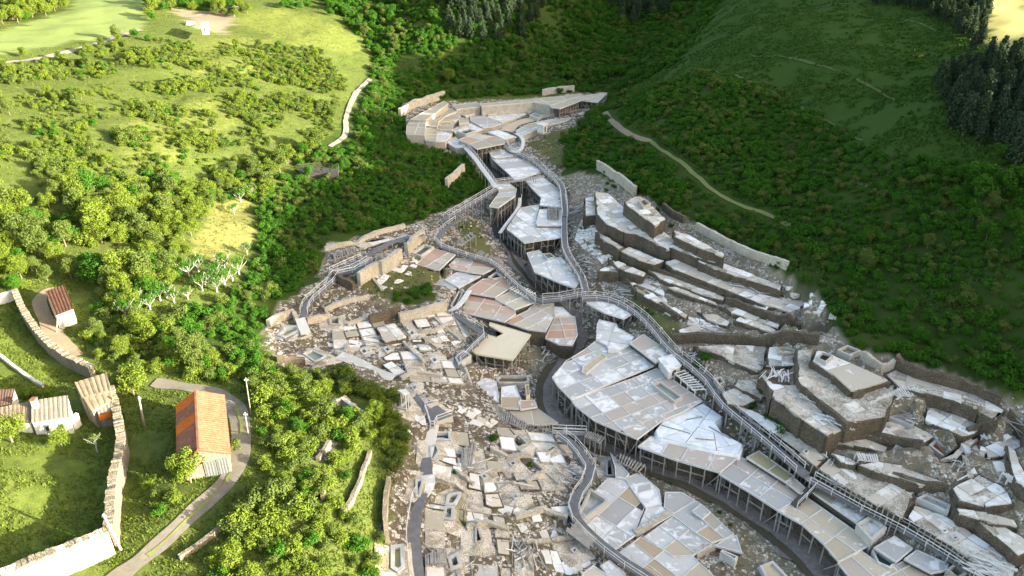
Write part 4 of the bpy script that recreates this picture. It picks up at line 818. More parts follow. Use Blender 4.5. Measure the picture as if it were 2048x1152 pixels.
def build_tarp(reg, pts, z, label):
    poly = ccw(wpoly(reg, pts, z)); c = centroid(poly); T = thing('sheeted_deck', label, 'salt pans', (c[0], c[1], z - 2))
    pr = poly_rough(poly, .9, .03); n = len(pr); V = []; F = []
    rings = [(0, 0), (-.10, -.10), (-.22, -.55), (-.3, -1.1), (-.42, -1.7)]
    for k, (o, dz) in enumerate(rings):
        q = inset(pr, o) if o else pr
        for i, p in enumerate(q):
            wv = (.10 * math.sin(i * 2.1) + .06 * random.uniform(-1, 1)) * (k / 4)
            V.append((p[0] + wv, p[1] + wv, z + dz + (random.uniform(-.3, .3) if k == 4 else 0)))
    for k in range(4):
        for i in range(n): F.append((k * n + i, (k + 1) * n + i, (k + 1) * n + (i + 1) % n, k * n + (i + 1) % n))
    mesh('skirt', V, F, MT['tarp_white'], T, True)
    for q in rand_split(poly, 9):
        q = ccw(q); MB().prism(inset(q, .05), z - .3, [z + random.uniform(.0, .09) for _ in q]).build('sheet', MT['tarp_white'], T)
    for k in range(4):
        p = random.choice(rand_split(poly, 30)); cc = centroid(p); a = random.uniform(0, 3.14); L = random.uniform(.8, 2.2)
        beam('batten', (cc[0] - L * math.cos(a), cc[1] - L * math.sin(a), z + .12), (cc[0] + L * math.cos(a), cc[1] + L * math.sin(a), z + .14), .13, MT['weathered_wood'], T)
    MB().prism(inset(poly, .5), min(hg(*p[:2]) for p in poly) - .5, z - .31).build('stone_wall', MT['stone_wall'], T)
for d in DECK:
    if d[3] == 'tarp': build_tarp(d[0], d[1], d[2], d[8])
    else: build_deck(*d)
ALLRUB = MB()
def stone_at(B, x, y, r, zo=0.0, zf=None):
    z = (hg(x, y) if zf is None else zf) + zo; n = random.choice((5, 6, 7)); a0 = random.uniform(0, 6); hgt = r * random.uniform(.35, .9)
    p = [(x + r * random.uniform(.7, 1.2) * math.cos(a0 + k * 6.2832 / n), y + r * random.uniform(.7, 1.2) * math.sin(a0 + k * 6.2832 / n)) for k in range(n)]
    q = [(x + (a[0] - x) * .72, y + (a[1] - y) * .72) for a in p]
    V = [(a[0], a[1], z - .15) for a in p] + [(a[0], a[1], z + hgt + random.uniform(-.2, .2) * r) for a in q]
    B.add(V, [tuple(range(n, 2 * n))] + [(i, (i + 1) % n, n + (i + 1) % n, n + i) for i in range(n)])
for reg, pts, z, cover, size, label in TERR:
    poly = ccw(wpoly(reg, pts, z)); c = centroid(poly); zb = min(min(hg(p[0], p[1]) for p in poly), hg(*c)) - 1.0
    T = thing('ruined_terrace', label, 'terrace', (c[0], c[1], zb + 1))
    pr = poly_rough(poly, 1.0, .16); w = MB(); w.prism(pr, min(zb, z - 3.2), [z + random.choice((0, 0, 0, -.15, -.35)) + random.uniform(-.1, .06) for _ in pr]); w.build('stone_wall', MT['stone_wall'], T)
    w = MB(); w.prism(poly_rough(inset(poly, .32), 1.6, .12), z - .5, z + .045); w.build('earth_fill', MT['terrace_top'], T)
    dv = longest(poly)
    pcs = []
    for q in grid_split(inset(poly, .15), dv, math.sqrt(size) * (1.05 if size < 10 else 1.3), math.sqrt(size) * (.9 if size < 10 else 1.2), .2): pcs.append(q)
    for q in pcs:
        if random.random() > cover: continue
        q = [(p[0] + random.gauss(0, .05), p[1] + random.gauss(0, .05)) for p in ccw(q)]
        i = inset(q, random.uniform(.02, .07))
        if area(i) < .25: continue
        tz = random.uniform(.04, .14); sx, sy = random.gauss(0, .012), random.gauss(0, .012); cc = centroid(q)
        MB().prism(i, z - .15, [z + tz + (p[0] - cc[0]) * sx + (p[1] - cc[1]) * sy for p in i]).build('slab', MT[random.choice(['slab_white', 'slab_cream', 'slab_cream'])], T)
    for _ in range(int(area(poly) * (1.15 - cover) * 1.3)):
        bx = random.uniform(min(p[0] for p in poly), max(p[0] for p in poly)); by = random.uniform(min(p[1] for p in poly), max(p[1] for p in poly))
        if inpoly(np.array([bx]), np.array([by]), inset(poly, .3))[0]: stone_at(ALLRUB, bx, by, .08 + .3 * random.random() ** 2, .02, z)
for reg, pts, label in CELLS:
    poly = ccw([p[:2] for p in GS(reg, pts)]); c = centroid(poly); T = thing('old_pan_floor', label, 'paving', (c[0], c[1], hg(*c)))
    for q in grid_split(poly, longest(poly), 2.9, 2.3, .26):
        q = ccw(q); cq = centroid(q)
        if random.random() < .30 or smooth_noise(np.array([cq[0]]), np.array([cq[1]]), 4.5, 88)[0] < -.7 or any(inpoly(np.array([cq[0]]), np.array([cq[1]]), inset(pl, -.3))[0] for pl, zc in PADS): continue
        hs_ = h_raw([cq[0], cq[0] + 3, cq[0] - 3, cq[0], cq[0]], [cq[1], cq[1], cq[1], cq[1] + 3, cq[1] - 3]); h0 = .5 * (hs_[0] + hg(cq[0], cq[1], ZZ0)) + .06; gx_ = max(-.25, min(.25, (hs_[1] - hs_[2]) / 6)); gy_ = max(-.25, min(.25, (hs_[3] - hs_[4]) / 6))
        pz = lambda p: h0 + (p[0] - cq[0]) * gx_ + (p[1] - cq[1]) * gy_
        a = inset(q, .06); b = inset(q, .22); n = len(q)
        if area(b) < .8: continue
        MB().prism(b, [pz(p) - .7 for p in b], [pz(p) + .10 for p in b]).build('floor', MT[random.choice(('slab_white', 'slab_white', 'slab_cream', 'pan_tan', 'pan_grey', 'terrace_top', 'terrace_top'))], T)
        rh = random.uniform(.12, .20); top = [pz(p) + rh * random.uniform(.7, 1.15) for p in a]
        V = [(p[0], p[1], pz(p) - .7) for p in a] + [(p[0], p[1], t_) for p, t_ in zip(a, top)] + [(p[0], p[1], t_ - .01) for p, t_ in zip(b, top)] + [(p[0], p[1], pz(p) - .2) for p in b]
        mesh('kerb', V, [(k * n + i, k * n + (i + 1) % n, (k + 1) * n + (i + 1) % n, (k + 1) * n + i) for k in range(3) for i in range(n)], MT[random.choice(('stone_pale', 'stone_wall', 'stone_pale'))], T)
for reg, pts, size, cover, label in RUIN:
    g = GS(reg, pts); poly = ccw([p[:2] for p in g]); c = centroid(poly)
    T = thing('ruined_paving', label, 'paving', (c[0], c[1], hg(*c)))
    cover = min(.94, cover + .16) * (.45 if reg in 'IE' else 1); wild = 'debris' in label or 'rubble' in label or 'stones' in label
    if wild: pcs = rand_split(poly, size * .62)
    else:
        rooms = grid_split(poly, longest(poly), random.uniform(5, 6.5), random.uniform(4, 5), .2); pcs = []
        for rm in rooms:
            a_ = .12 * random.gauss(0, 1); l_ = longest(poly); pcs += grid_split(rm, (l_[0] * math.cos(a_) - l_[1] * math.sin(a_), l_[0] * math.sin(a_) + l_[1] * math.cos(a_)), (1.25 if 'boulder' in label else 1.75), (1.05 if 'boulder' in label else 1.35), .2)
            if random.random() < .55:
                ed = edges(rm); a, b = ed[random.randrange(len(ed))]
                if math.dist(a, b) > 2:
                    hh_ = random.uniform(.35, .9); za, zb2 = hg(*a), hg(*b)
                    d_ = Vector((b[0] - a[0], b[1] - a[1], 0)).normalized(); n_ = Vector((-d_.y, d_.x, 0)) * .22; m_ = 5; Vw_ = []; Fw_ = []
                    for k_ in range(m_ + 1):
                        t_ = k_ / m_; x_, y_ = a[0] + (b[0] - a[0]) * t_, a[1] + (b[1] - a[1]) * t_; g_ = hg(x_, y_); tp = g_ + hh_ * random.uniform(.55, 1.1)
                        Vw_ += [(x_ - n_.x, y_ - n_.y, g_ - .5), (x_ - n_.x, y_ - n_.y, tp), (x_ + n_.x, y_ + n_.y, tp + .03), (x_ + n_.x, y_ + n_.y, g_ - .5)]
                    for k_ in range(m_): Fw_ += [(k_ * 4 + q_, k_ * 4 + (q_ + 1) % 4, k_ * 4 + 4 + (q_ + 1) % 4, k_ * 4 + 4 + q_) for q_ in range(4)]
                    Fw_ += [(0, 3, 2, 1), (m_ * 4, m_ * 4 + 1, m_ * 4 + 2, m_ * 4 + 3)]
                    mesh('low_wall', Vw_, Fw_, MT['stone_pale'], T)
    random.shuffle(pcs)
    for k, q in enumerate(pcs):
        cc = centroid(q)
        cl = smooth_noise(np.array([cc[0]]), np.array([cc[1]]), 4.0, 77)[0] * .5
        if random.random() > cover + cl or k > 290: continue
        q = inset([(p[0] + random.gauss(0, .05), p[1] + random.gauss(0, .05)) for p in ccw(q)], random.uniform(.025, .07))
        if area(q) < .12: continue
        tz = random.uniform(.05, .32) if wild else random.uniform(.03, .12); sx, sy = random.gauss(0, .05 if wild else .018), random.gauss(0, .05 if wild else .018); h0 = hg(*cc)
        zt = [min(max(.6 * hg(p[0], p[1], ZZ0) + .4 * h0, h0 - .45), h0 + .45) + tz + (p[0] - cc[0]) * sx + (p[1] - cc[1]) * sy for p in q]
        MB().prism(q, [v - .6 for v in zt], zt).build('slab', MT[random.choice(['slab_white', 'slab_white', 'slab_cream'])], T)
    for _ in range(int(area(poly) * .35)):
        bx = random.uniform(min(p[0] for p in poly), max(p[0] for p in poly)); by = random.uniform(min(p[1] for p in poly), max(p[1] for p in poly))
        if inpoly(np.array([bx]), np.array([by]), poly)[0]: stone_at(ALLRUB, bx, by, random.uniform(.12, .4), .05)
    if not T.children: ORG.pop(T); bpy.data.objects.remove(T)
# loose rubble everywhere on the bare ground of the works
n = 20000
rx = RNG.uniform(-75, 85, n); ry = RNG.uniform(58, 270, n); rz = hg(rx, ry); zi_ = zone_of(rx, ry, rz, 4)
salt_ids = [k for k, q in enumerate(Zn) if q[0] in ('salt', 'bank', 'mossy', 'earth')]
earth_ids = [k for k, q in enumerate(Zn) if q[0] == 'earth']
ok = np.isin(zi_, salt_ids) & (smooth_noise(rx, ry, 4.5, 21) + .35 * smooth_noise(rx, ry, 1.7, 22) > -.1)
for poly, zc in PADS: ok &= ~inpoly(rx, ry, poly)
STREAM = np.array([p[:2] for p in GS('X', [(955,300),(985,340),(1015,400),(1005,470),(1040,530),(1100,590),(1160,645),(1150,690),(1105,740),(1090,785),(1112,842),(1180,886),(1300,935),(1420,982),(1530,1042),(1620,1112)])])
Ls = resample([tuple(p) for p in STREAM], 1.5)
near = np.min((rx[:, None] - Ls[None, :, 0]) ** 2 + (ry[:, None] - Ls[None, :, 1]) ** 2, axis=1) < 6
ok &= ~near
ok &= ~(np.isin(zi_, earth_ids) & (RNG.uniform(0, 1, n) < .6))
for i in np.where(ok)[0]: stone_at(ALLRUB, rx[i], ry[i], .09 + .27 * random.random() ** 3)
rb = ALLRUB.build('rubble', MT['stone_lime']); tag(rb, 'pale limestone rubble strewn over the ground of the old salt works', 'rubble', kind='stuff')

def ring_tank(reg, pts, z, depth, fill, th, label, wall='concrete'):
    poly = ccw(wpoly(reg, pts, z)); ins = inset(poly, th); c = centroid(poly); n = len(poly)
    zb = min(min(hg(*p) for p in inset(poly, -.6)), z - depth) - .6
    T = thing('brine_tank', label, 'tank', (c[0], c[1], zb + .6))
    V = [(p[0], p[1], zb) for p in poly] + [(p[0], p[1], z + random.uniform(-.05, .05)) for p in poly] + [(p[0], p[1], z + random.uniform(-.05, .03)) for p in ins] + [(p[0], p[1], z - depth - .4) for p in ins]
    F = []
    for k in range(3):
        for i in range(n): F.append((k * n + i, k * n + (i + 1) % n, (k + 1) * n + (i + 1) % n, (k + 1) * n + i))
    mesh('rim', V, F, MT['stone_pale'] if fill in ('dirt', 'stone_wall', 'moss') else MT[wall], T)
    mesh('water' if fill.startswith('water') else 'bottom', [(p[0], p[1], z - depth) for p in inset(poly, th - .04)], [tuple(range(n))], MT[fill], T)
    if reg == 'I' or (reg == 'E' and (label.startswith('small dark pit') or 'stone' in label or 'left walkway' in label)):
        top = inset(poly, .05); out = inset(poly, -1.7)
        mesh('apron', [(p[0], p[1], z - .22) for p in top] + [(p[0], p[1], hg(p[0], p[1], ZZ0) - .06) for p in out], [(i, (i + 1) % n, n + (i + 1) % n, n + i)[::-1] for i in range(n)], MT['terrace_top'], T)
    return T
for t_ in TANK: ring_tank(*t_)

# walkways: region, centre line, (start height, end height) or None for on-the-ground, width, deck material, rails, label
def walk(reg, pts, zz, width, mat, rails, label, name='walkway', smooth=1, lift=.35):
    q = S(reg, pts); n = len(q); width *= .8
    if zz is None:
        L = [np.array([p[0], p[1], p[2] + lift]) for p in GS(reg, pts)]
    else:
        zl = np.interp(np.linspace(0, 1, n), np.linspace(0, 1, len(zz)), zz); L = [np.array(P(x, y, z)) for (x, y), z in zip(q, zl)]
    L = resample(smooth_line(L, smooth), 1.0); N = normals2(L)
    if zz is None:
        k = np.ones(5) / 5; zp = np.pad(np.maximum(L[:, 2], hg(L[:, 0], L[:, 1]) + lift), 2, mode='edge'); L[:, 2] = np.convolve(zp, k, 'valid')
    m = len(L); mid = L[m // 2]
    T = thing(name, label, 'walkway', (mid[0], mid[1], mid[2] - .4))
    V = []; F = []
    for p, nn in zip(L, N):
        for s, dz in ((-1, 0), (1, 0), (1, -.18), (-1, -.18)): V.append((p[0] + nn[0] * s * width / 2, p[1] + nn[1] * s * width / 2, p[2] + dz))
    for i in range(m - 1):
        for k in range(4): F.append((i * 4 + k, i * 4 + (k + 1) % 4, (i + 1) * 4 + (k + 1) % 4, (i + 1) * 4 + k))
    F += [(0, 3, 2, 1), ((m - 1) * 4, (m - 1) * 4 + 1, (m - 1) * 4 + 2, (m - 1) * 4 + 3)]
    mesh('deck', V, F, MT[mat], T)
    B = MB()
    for s in (-1, 1):
        for i in range(0, m, 3):
            p = L[i]; nn = N[i]; a = (p[0] + nn[0] * s * width * .47, p[1] + nn[1] * s * width * .47)
            g = hg(*a)
            if p[2] - g > .7: beam('post', (a[0], a[1], g - .3), (a[0], a[1], p[2] - .1), .18, MT['weathered_wood'], T)
    if rails:
        for s in ((-1, 1) if rails == 2 else (rails * .5 * 2,) if rails in (1, -1) else ()):
            pr = None
            for i in range(0, m, 2):
                p = L[i]; nn = N[i]; a = (p[0] + nn[0] * s * width * .5, p[1] + nn[1] * s * width * .5)
                B.bar((a[0], a[1], p[2] - .15), (a[0], a[1], p[2] + 1.0), .08)
                if pr:
                    B.bar((pr[0], pr[1], pr[2] + .98), (a[0], a[1], p[2] + .98), .075); B.bar((pr[0], pr[1], pr[2] + .52), (a[0], a[1], p[2] + .52), .05)
                pr = (a[0], a[1], p[2])
        B.build('railing', MT['kerb_wood'], T)
    return T
walk('M', [(560,575),(640,665),(700,750),(760,830),(800,890)], (11, 11), 1.6, 'kerb_wood', 2, 'pale left walkway along the rim of the dark ravine')
walk('M', [(800,905),(700,965),(560,1050),(385,1152)], (11.4, 11.2), 1.9, 'board_grey', 2, 'straight railed ramp descending from the tall post deck')
walk('M', [(872,535),(890,590),(960,625),(1060,665),(1140,715),(1200,780),(1290,850),(1335,920),(1345,1030),(1352,1120)], (10.6, 10.2, 9.8), 1.6, 'board_grey', 2, 'grey walkway along the right side of the ravine decks')
walk('E', [(1800,40),(1812,120),(1808,250),(1815,360),(1860,440),(1915,520),(1930,590)], (9.9, 9.4, 8.4, 7.6), 1.5, 'board_grey', 2, 'grey boardwalk stepping down past the trestle deck')
walk('M', [(960,460),(1005,490),(1022,540),(1005,590),(960,612),(915,600)], (10.9, 10.6), 1.2, 'kerb_wood', 1, 'curved walkway hugging the round grey basin')
walk('M', [(800,862),(900,848),(1040,830),(1180,800)], (10.9, 10.6), 1.2, 'weathered_wood', 2, 'slender footbridge across the dark ravine', 'footbridge')
walk('E', [(1925,600),(1860,612),(1760,632),(1660,636)], (7.6, 7.4), 1.7, 'board_grey', 2, 'curved timber footbridge on piles over the stream', 'footbridge')
walk('E', [(1655,640),(1590,590),(1520,530),(1450,455),(1380,410),(1280,385),(1180,352),(1090,318),(1075,280),(1120,225),(1220,160)], (7.4, 8.2, 8.8, 9.6, 10.4), 1.3, 'board_grey', 1, 'old grey boardwalk behind the terracotta decks')
walk('E', [(1000,252),(930,268),(830,292),(740,335),(660,392)], (11.6, 11.2), 1.5, 'board_grey', 0, 'grey upper left walkway without rail')
walk('E', [(690,408),(610,462),(500,480),(480,520),(400,590),(330,650),(305,728)], (11.3, 11.4, 11.6), 1.5, 'board_grey', 2, 'railed grey walkway bending along the left ruins')
walk('E', [(288,738),(322,825)], (11.5, 11.2), 2.0, 'slab_white', 0, 'short white concrete ramp at the walkway corner')
walk('E', [(315,828),(195,868),(300,942)], (10.9, 10.7), 1.0, 'board_grey', 0, 'thin grey path between the two green ponds', smooth=0)
walk('E', [(1150,700),(1235,752),(1350,832),(1262,915),(1190,990),(1228,1060),(1255,1135)], (7.3, 7.2, 7.0, 5.6), 1.5, 'board_grey', 1, 'grey walkway zigzagging round the cream deck', smooth=0)
walk('E', [(1265,575),(1210,660),(1150,698)], (7.6, 7.4), 1.2, 'kerb_wood', 0, 'pale plank walk beside the sunken trough')
walk('E', [(510,950),(610,985),(700,1040),(820,1085)], (9.8, 9.2), 2.6, 'concrete', 0, 'grey concrete channel cover in the left ruins')
walk('E', [(1555,45),(1550,100),(1480,190),(1440,245)], (9.2, 8.2), 1.0, 'kerb_wood', 1, 'narrow pale steps beside the trestle deck')
walk('I', [(640,85),(668,130),(735,215)], None, 1.3, 'board_grey', 1, 'short railed walk down to the bluish platform')
walk('I', [(765,290),(752,370),(722,482)], None, 2.2, 'slab_white', 0, 'white concrete walkway beside the teal tank')
walk('I', [(722,484),(730,580)], None, 2.0, 'board_grey', 0, 'grey metal grating on the white walkway')
walk('I', [(735,582),(742,632),(700,705)], None, 2.2, 'slab_white', 0, 'white concrete landing above the deep dark tank')
walk('I', [(705,690),(675,735),(662,860),(650,940),(662,1010),(675,1152),(690,1260)], None, 1.9, 'board_grey', -1, 'dark grey railed walkway leading down past the yellow pond')
walk('I', [(1500,340),(1585,405),(1640,480),(1685,560),(1640,640),(1585,715),(1572,780),(1605,845),(1700,940),(1850,1060),(2000,1152),(2060,1200)], (4.4, 4.3, 4.0, 3.8), 1.7, 'board_grey', 2, 'curved boardwalk around the white and ochre pan fan')
walk('I', [(1455,320),(1560,325),(1680,330)], (3.6, 3.4), 1.0, 'weathered_wood', 2, 'short timber gangway beside the stream bend')
walk('J', [(375,-10),(560,-15),(740,85),(850,200),(900,262),(980,355),(1100,445),(1200,530),(1262,620),(1310,695),(1500,850),(1700,1020),(1850,1152)], (7.7, 7.4, 7.2, 6.7), 1.9, 'board_grey', 2, 'long grey boardwalk between big decks and stone terraces')
walk('L', [(480,332),(640,470),(790,602)], (6.6, 6.2), 1.1, 'weathered_wood', 0, 'lower plank walk under the leaning posts')
walk('L', [(795,600),(960,690),(1130,785),(1330,880),(1600,1045),(1790,1170)], (6.3, 5.8, 5.4), 1.7, 'board_grey', 2, 'boardwalk running on below the pinkish cracked terrace')
walk('L', [(800,632),(745,690),(690,745)], (5.6, 4.6), 1.2, 'dark_wood', 1, 'dark timber steps between two beige decks', smooth=0)
def platform(reg, pts, z, mat, label, name='platform'):
    q_ = S(reg, pts); z = max(r_[2] for r_ in march([a[0] for a in q_], [a[1] for a in q_], hg)) + .3
    poly = ccw(wpoly(reg, pts, z)); c = centroid(poly); T = thing(name, label, 'platform', (c[0], c[1], z - .5))
    MB().prism(poly, min(hg(*p) for p in poly) - .4, z - .06).build('base', MT['concrete' if mat != 'dark_wood' else mat], T); MB().prism(inset(poly, .08), z - .1, z).build('deck', MT[mat], T)
    B = MB()
    for a, b in edges(poly)[:-1]:
        L = math.dist(a, b); n = max(1, int(L / 1.8))
        for k in range(n): B.bar((a[0] + (b[0] - a[0]) * k / n, a[1] + (b[1] - a[1]) * k / n, z - .1), (a[0] + (b[0] - a[0]) * k / n, a[1] + (b[1] - a[1]) * k / n, z + 1), .09)
        B.bar((a[0], a[1], z + .98), (b[0], b[1], z + .98), .10); B.bar((a[0], a[1], z + .5), (b[0], b[1], z + .5), .07)
    B.build('railing', MT['kerb_wood' if mat != 'dark_wood' else mat], T)
platform('I', [(880,228),(790,262),(775,292),(752,292),(738,240),(720,186),(792,167)], 9.2, 'board_grey', 'bluish grey viewing platform with rails above the teal tank')
platform('E', [(690,412),(605,470),(480,492),(458,472),(640,390)], 11.5, 'board_grey', 'wide grey landing of the left walkway')
platform('X', [(592,338),(640,333),(678,338),(676,346),(640,345),(600,345)], 15.5, 'dark_wood', 'small railed lookout in the dark scrub')

# timber racks: two rails and rafters across
def rack(reg, a, b, za, zb_, n, label, drop=0.0, jit=.1, mat='weathered_wood', lean=0):
    A = resample([P(x, y, z) for (x, y), z in zip(S(reg, a), np.linspace(za[0], za[1], len(a)))], .05); Bp = resample([P(x, y, z) for (x, y), z in zip(S(reg, b), np.linspace(zb_[0], zb_[1], len(b)))], .05)
    m = A[len(A) // 2]; T = thing('timber_rack', label, 'timber frame', (m[0], m[1], hg(m[0], m[1])))
    for L in (A, Bp):
        pts = [L[int(k)] for k in np.linspace(0, len(L) - 1, max(2, len(a)))]
        for p, q in zip(pts[:-1], pts[1:]): beam('rail', p, q, .2, MT[mat], T)
        for k in np.linspace(0, len(L) - 1, max(2, n // 2)):
            p = L[int(k)]; g = hg(p[0], p[1])
            if p[2] - g > .4: beam('post', (p[0], p[1], g - .3), p, .17, MT[mat], T)
    for k in range(n):
        t = (k + .5 + random.uniform(-jit, jit)) / n; t2 = min(1, max(0, t + lean / n + random.uniform(-jit, jit) / n))
        p = Vector(A[int(t * (len(A) - 1))]); q = Vector(Bp[int(t2 * (len(Bp) - 1))]); d = (q - p) * .18
        beam('rafter', p - d * random.uniform(.3, 1.3) + Vector((0, 0, .17)), q + d * random.uniform(.3, 1.3) + Vector((0, 0, .17 - drop)), .17, MT[mat], T)
    return T
rack('I', [(960,50),(1100,170),(1210,225),(1310,280)], [(985,110),(1090,205),(1190,270),(1300,310)], (5.2, 4.2), (5.4, 4.4), 34, 'long slanted rack of grey rafters above the stream pans')
rack('I', [(1660,325),(1760,362)], [(1640,350),(1735,390)], (3.9, 3.6), (3.9, 3.6), 9, 'short ladder-like rack at the stream bend')
rack('I', [(1840,455),(1990,525)], [(1830,490),(1960,560)], (3.1, 2.9), (3.1, 2.9), 9, 'bare rafters beside the pale fan on the gravel bank')
rack('I', [(1540,905),(1610,850)], [(1650,990),(1700,930)], (4.6, 4.4), (3.8, 3.8), 11, 'steep slatted rack over the curved boardwalk')
rack('I', [(720,1040),(840,1010)], [(720,1085),(840,1080)], (8.4, 8.2), (8.3, 8.1), 9, 'collapsed rafters beside the small dark tank')
rack('J', [(1045,462),(1195,600)], [(985,482),(1120,602)], (6.7, 6.7), (6.7, 6.7), 9, 'open slotted timber trough beside the long boardwalk', mat='kerb_wood')
rack('E', [(1530,545),(1645,602)], [(1495,566),(1605,626)], (7.6, 7.4), (7.5, 7.3), 8, 'open timber trough with cross beams near the footbridge', mat='kerb_wood')
rack('E', [(1716,112),(1780,115)], [(1716,160),(1778,164)], (9.75, 9.75), (9.75, 9.75), 8, 'square wooden grille in the raised pale pan', mat='weathered_wood')
rack('E', [(1320,355),(1430,400),(1520,490)], [(1300,385),(1400,420),(1490,510)], (8.9, 8.2), (8.6, 8), 22, 'tangled grey rack behind the terracotta terrace', jit=.4)
rack('E', [(470,370),(600,335)], [(480,400),(610,365)], (11.6, 11.5), (11.2, 11.2), 12, 'broken pale fence frame on the upper left ledge', jit=.3)
rack('E', [(1190,300),(1280,245)], [(1210,320),(1300,265)], (9.8, 10), (9.6, 9.8), 9, 'small heap of crossed timbers on the grassy slope', jit=.5)
rack('K', [(1020,672),(1080,642),(1180,638),(1265,655)], [(1050,715),(1100,695),(1180,688),(1255,700)], (12.2, 12.2), (11.6, 11.6), 13, 'open white rafters of the fallen gallery', mat='kerb_wood', lean=1.2)
rack('K', [(850,760),(960,700),(1030,670)], [(890,835),(980,775),(1060,745)], (11.8, 12), (10.6, 10.8), 24, 'fallen slatted roof at the end of the gallery', jit=.3, mat='kerb_wood')
rack('K', [(1265,670),(1450,715),(1690,780)], [(1262,705),(1440,745),(1660,815)], (12.1, 12), (11, 10.8), 30, 'long sagging gallery roof of pale slats', jit=.4, mat='kerb_wood', lean=3)
rack('K', [(760,1110),(920,1130)], [(780,1150),(930,1170)], (8.8, 8.6), (8.4, 8.3), 9, 'lattice of old beams on the middle ledge', mat='kerb_wood')
rack('K', [(1070,1020),(1190,1060)], [(1020,1090),(1180,1130)], (9.0, 9), (8.6, 8.6), 10, 'open beam grid hanging off the worn terrace', mat='kerb_wood')
rack('K', [(1670,990),(1760,950)], [(1760,1050),(1830,1020)], (9.6, 9.6), (9, 9), 14, 'slumped timber screen on the slope', jit=.4, mat='kerb_wood')
rack('K', [(1740,1060),(1770,1152)], [(1800,1060),(1830,1150)], (9.2, 8.8), (9.2, 8.8), 7, 'ladder of beams below the slumped screen', mat='kerb_wood')
rack('I', [(930,440),(1020,410)], [(930,550),(990,520)], (7.2, 7), (6.8, 6.6), 9, 'leaning rafters on the earth bank', jit=.4)
rack('L', [(1890,560),(2016,620)], [(1920,600),(2040,660)], (10.2, 10.2), (9.6, 9.6), 9, 'broken frame at the foot of the cream ledge', jit=.4, mat='kerb_wood')
# heaps of loose timber
def heap(reg, pt, r, n, L, label, ang=None, spread=.5, z=None, mat='weathered_wood'):
    (x, y), = S(reg, [pt]); c = G(x, y) if z is None else P(x, y, z)
    T = thing('timber_heap', label, 'timber', c)
    for k in range(n):
        a = random.uniform(0, 3.14) if ang is None else ang + random.gauss(0, spread); l = L * random.uniform(.4, .95)
        px_, py_ = c[0] + random.gauss(0, r * .5), c[1] + random.gauss(0, r * .5); dx, dy = math.cos(a) * l / 2, math.sin(a) * l / 2; up = random.uniform(.08, .55)
        z0 = max(hg(px_ - dx, py_ - dy), c[2] - 1) if z is None else z; z1 = max(hg(px_ + dx, py_ + dy), c[2] - 1) if z is None else z
        beam('beam', (px_ - dx, py_ - dy, z0 + up), (px_ + dx, py_ + dy, z1 + random.uniform(.08, .6)), random.uniform(.07, .15), MT[random.choice([mat, mat, 'kerb_wood'])], T)
heap('I', (1285,1010), 2.2, 44, 2.4, 'large heap of bleached poles on the white paving', 1.5, .45)
heap('I', (1250,670), 2.0, 22, 3.0, 'timbers fallen into the sunken pit', .6, .5)
heap('I', (930,740), 1.6, 18, 3.2, 'poles leaning against the white twin tank', 1.3, .3)
heap('I', (1560,570), 2.4, 30, 3.2, 'tangle of beams beside the curved boardwalk', None)
heap('I', (1060,590), 1.6, 12, 3.4, 'few beams beside a dark pit on the slope', .6, .3)
heap('I', (870,1130), 2.0, 20, 3.0, 'beams strewn below the small dark tank', .5, .6)
heap('F', (140,360), 2.6, 34, 4.2, 'heap of long grey poles beside the ravine walkway', .1, .4)
heap('F', (215,640), 2.2, 16, 3, 'scattered poles on the gully slope', 2.4, .5)
heap('F', (1085,770), 1.8, 18, 3, 'poles lying on the longest slab terrace', 2.6, .4, 11.3)
heap('F', (1205,805), 1.8, 16, 3, 'second lot of poles on the longest slab terrace', 2.6, .4, 11.3)
heap('F', (970,1050), 1.6, 22, 3, 'heap of grey poles on the broken slab terrace', 2.7, .35, 8.6)
heap('F', (580,760), 1.4, 12, 2.6, 'small pile of sticks in a hollow below the wall', None)
heap('F', (450,810), 1.2, 8, 4.2, 'pale beams lying down the grassy bank', 2.5, .12)
heap('K', (215,545), 1.6, 26, 2.8, 'sheaf of white poles on the angular terrace', 1.2, .45, 10.8, 'kerb_wood')
heap('K', (420,690), 1.6, 18, 3.2, 'poles lining the back of the angular terrace', 2.35, .25, 10.7)
heap('K', (610,880), 1.8, 26, 3.2, 'heap of poles where the angular terrace narrows', 2.2, .35, 10.7)
heap('K', (1150,860), 1.0, 10, 2.6, 'sticks across the long stone box', 2.7, .3, 10.0)
heap('E', (740,880), 2.2, 20, 4.2, 'row of grey poles below the four white pans', 2.9, .12)
heap('E', (1740,950), 2.0, 30, 2.2, 'heap of dark roots and sticks beside the mud flat', None)
heap('L', (1800,1100), 2.4, 44, 3.6, 'big fan of bleached poles behind the lower boardwalk', 2.5, .25, 6.8, 'kerb_wood')
heap('L', (1650,530), 1.4, 12, 2.4, 'broken white planks on the tangled slope', .6, .4)
heap('L', (1960,300), 1.6, 8, 5, 'long poles leaning on the far right bank', 2.1, .2)
heap('L', (890,490), 1.2, 10, 1.8, 'dark broken boards at the terrace edge', None, .5, 7.3, 'dark_wood')
heap('J', (1150,400), 2.6, 26, 2.8, 'grey sticks heaped in the ruined yard', None)
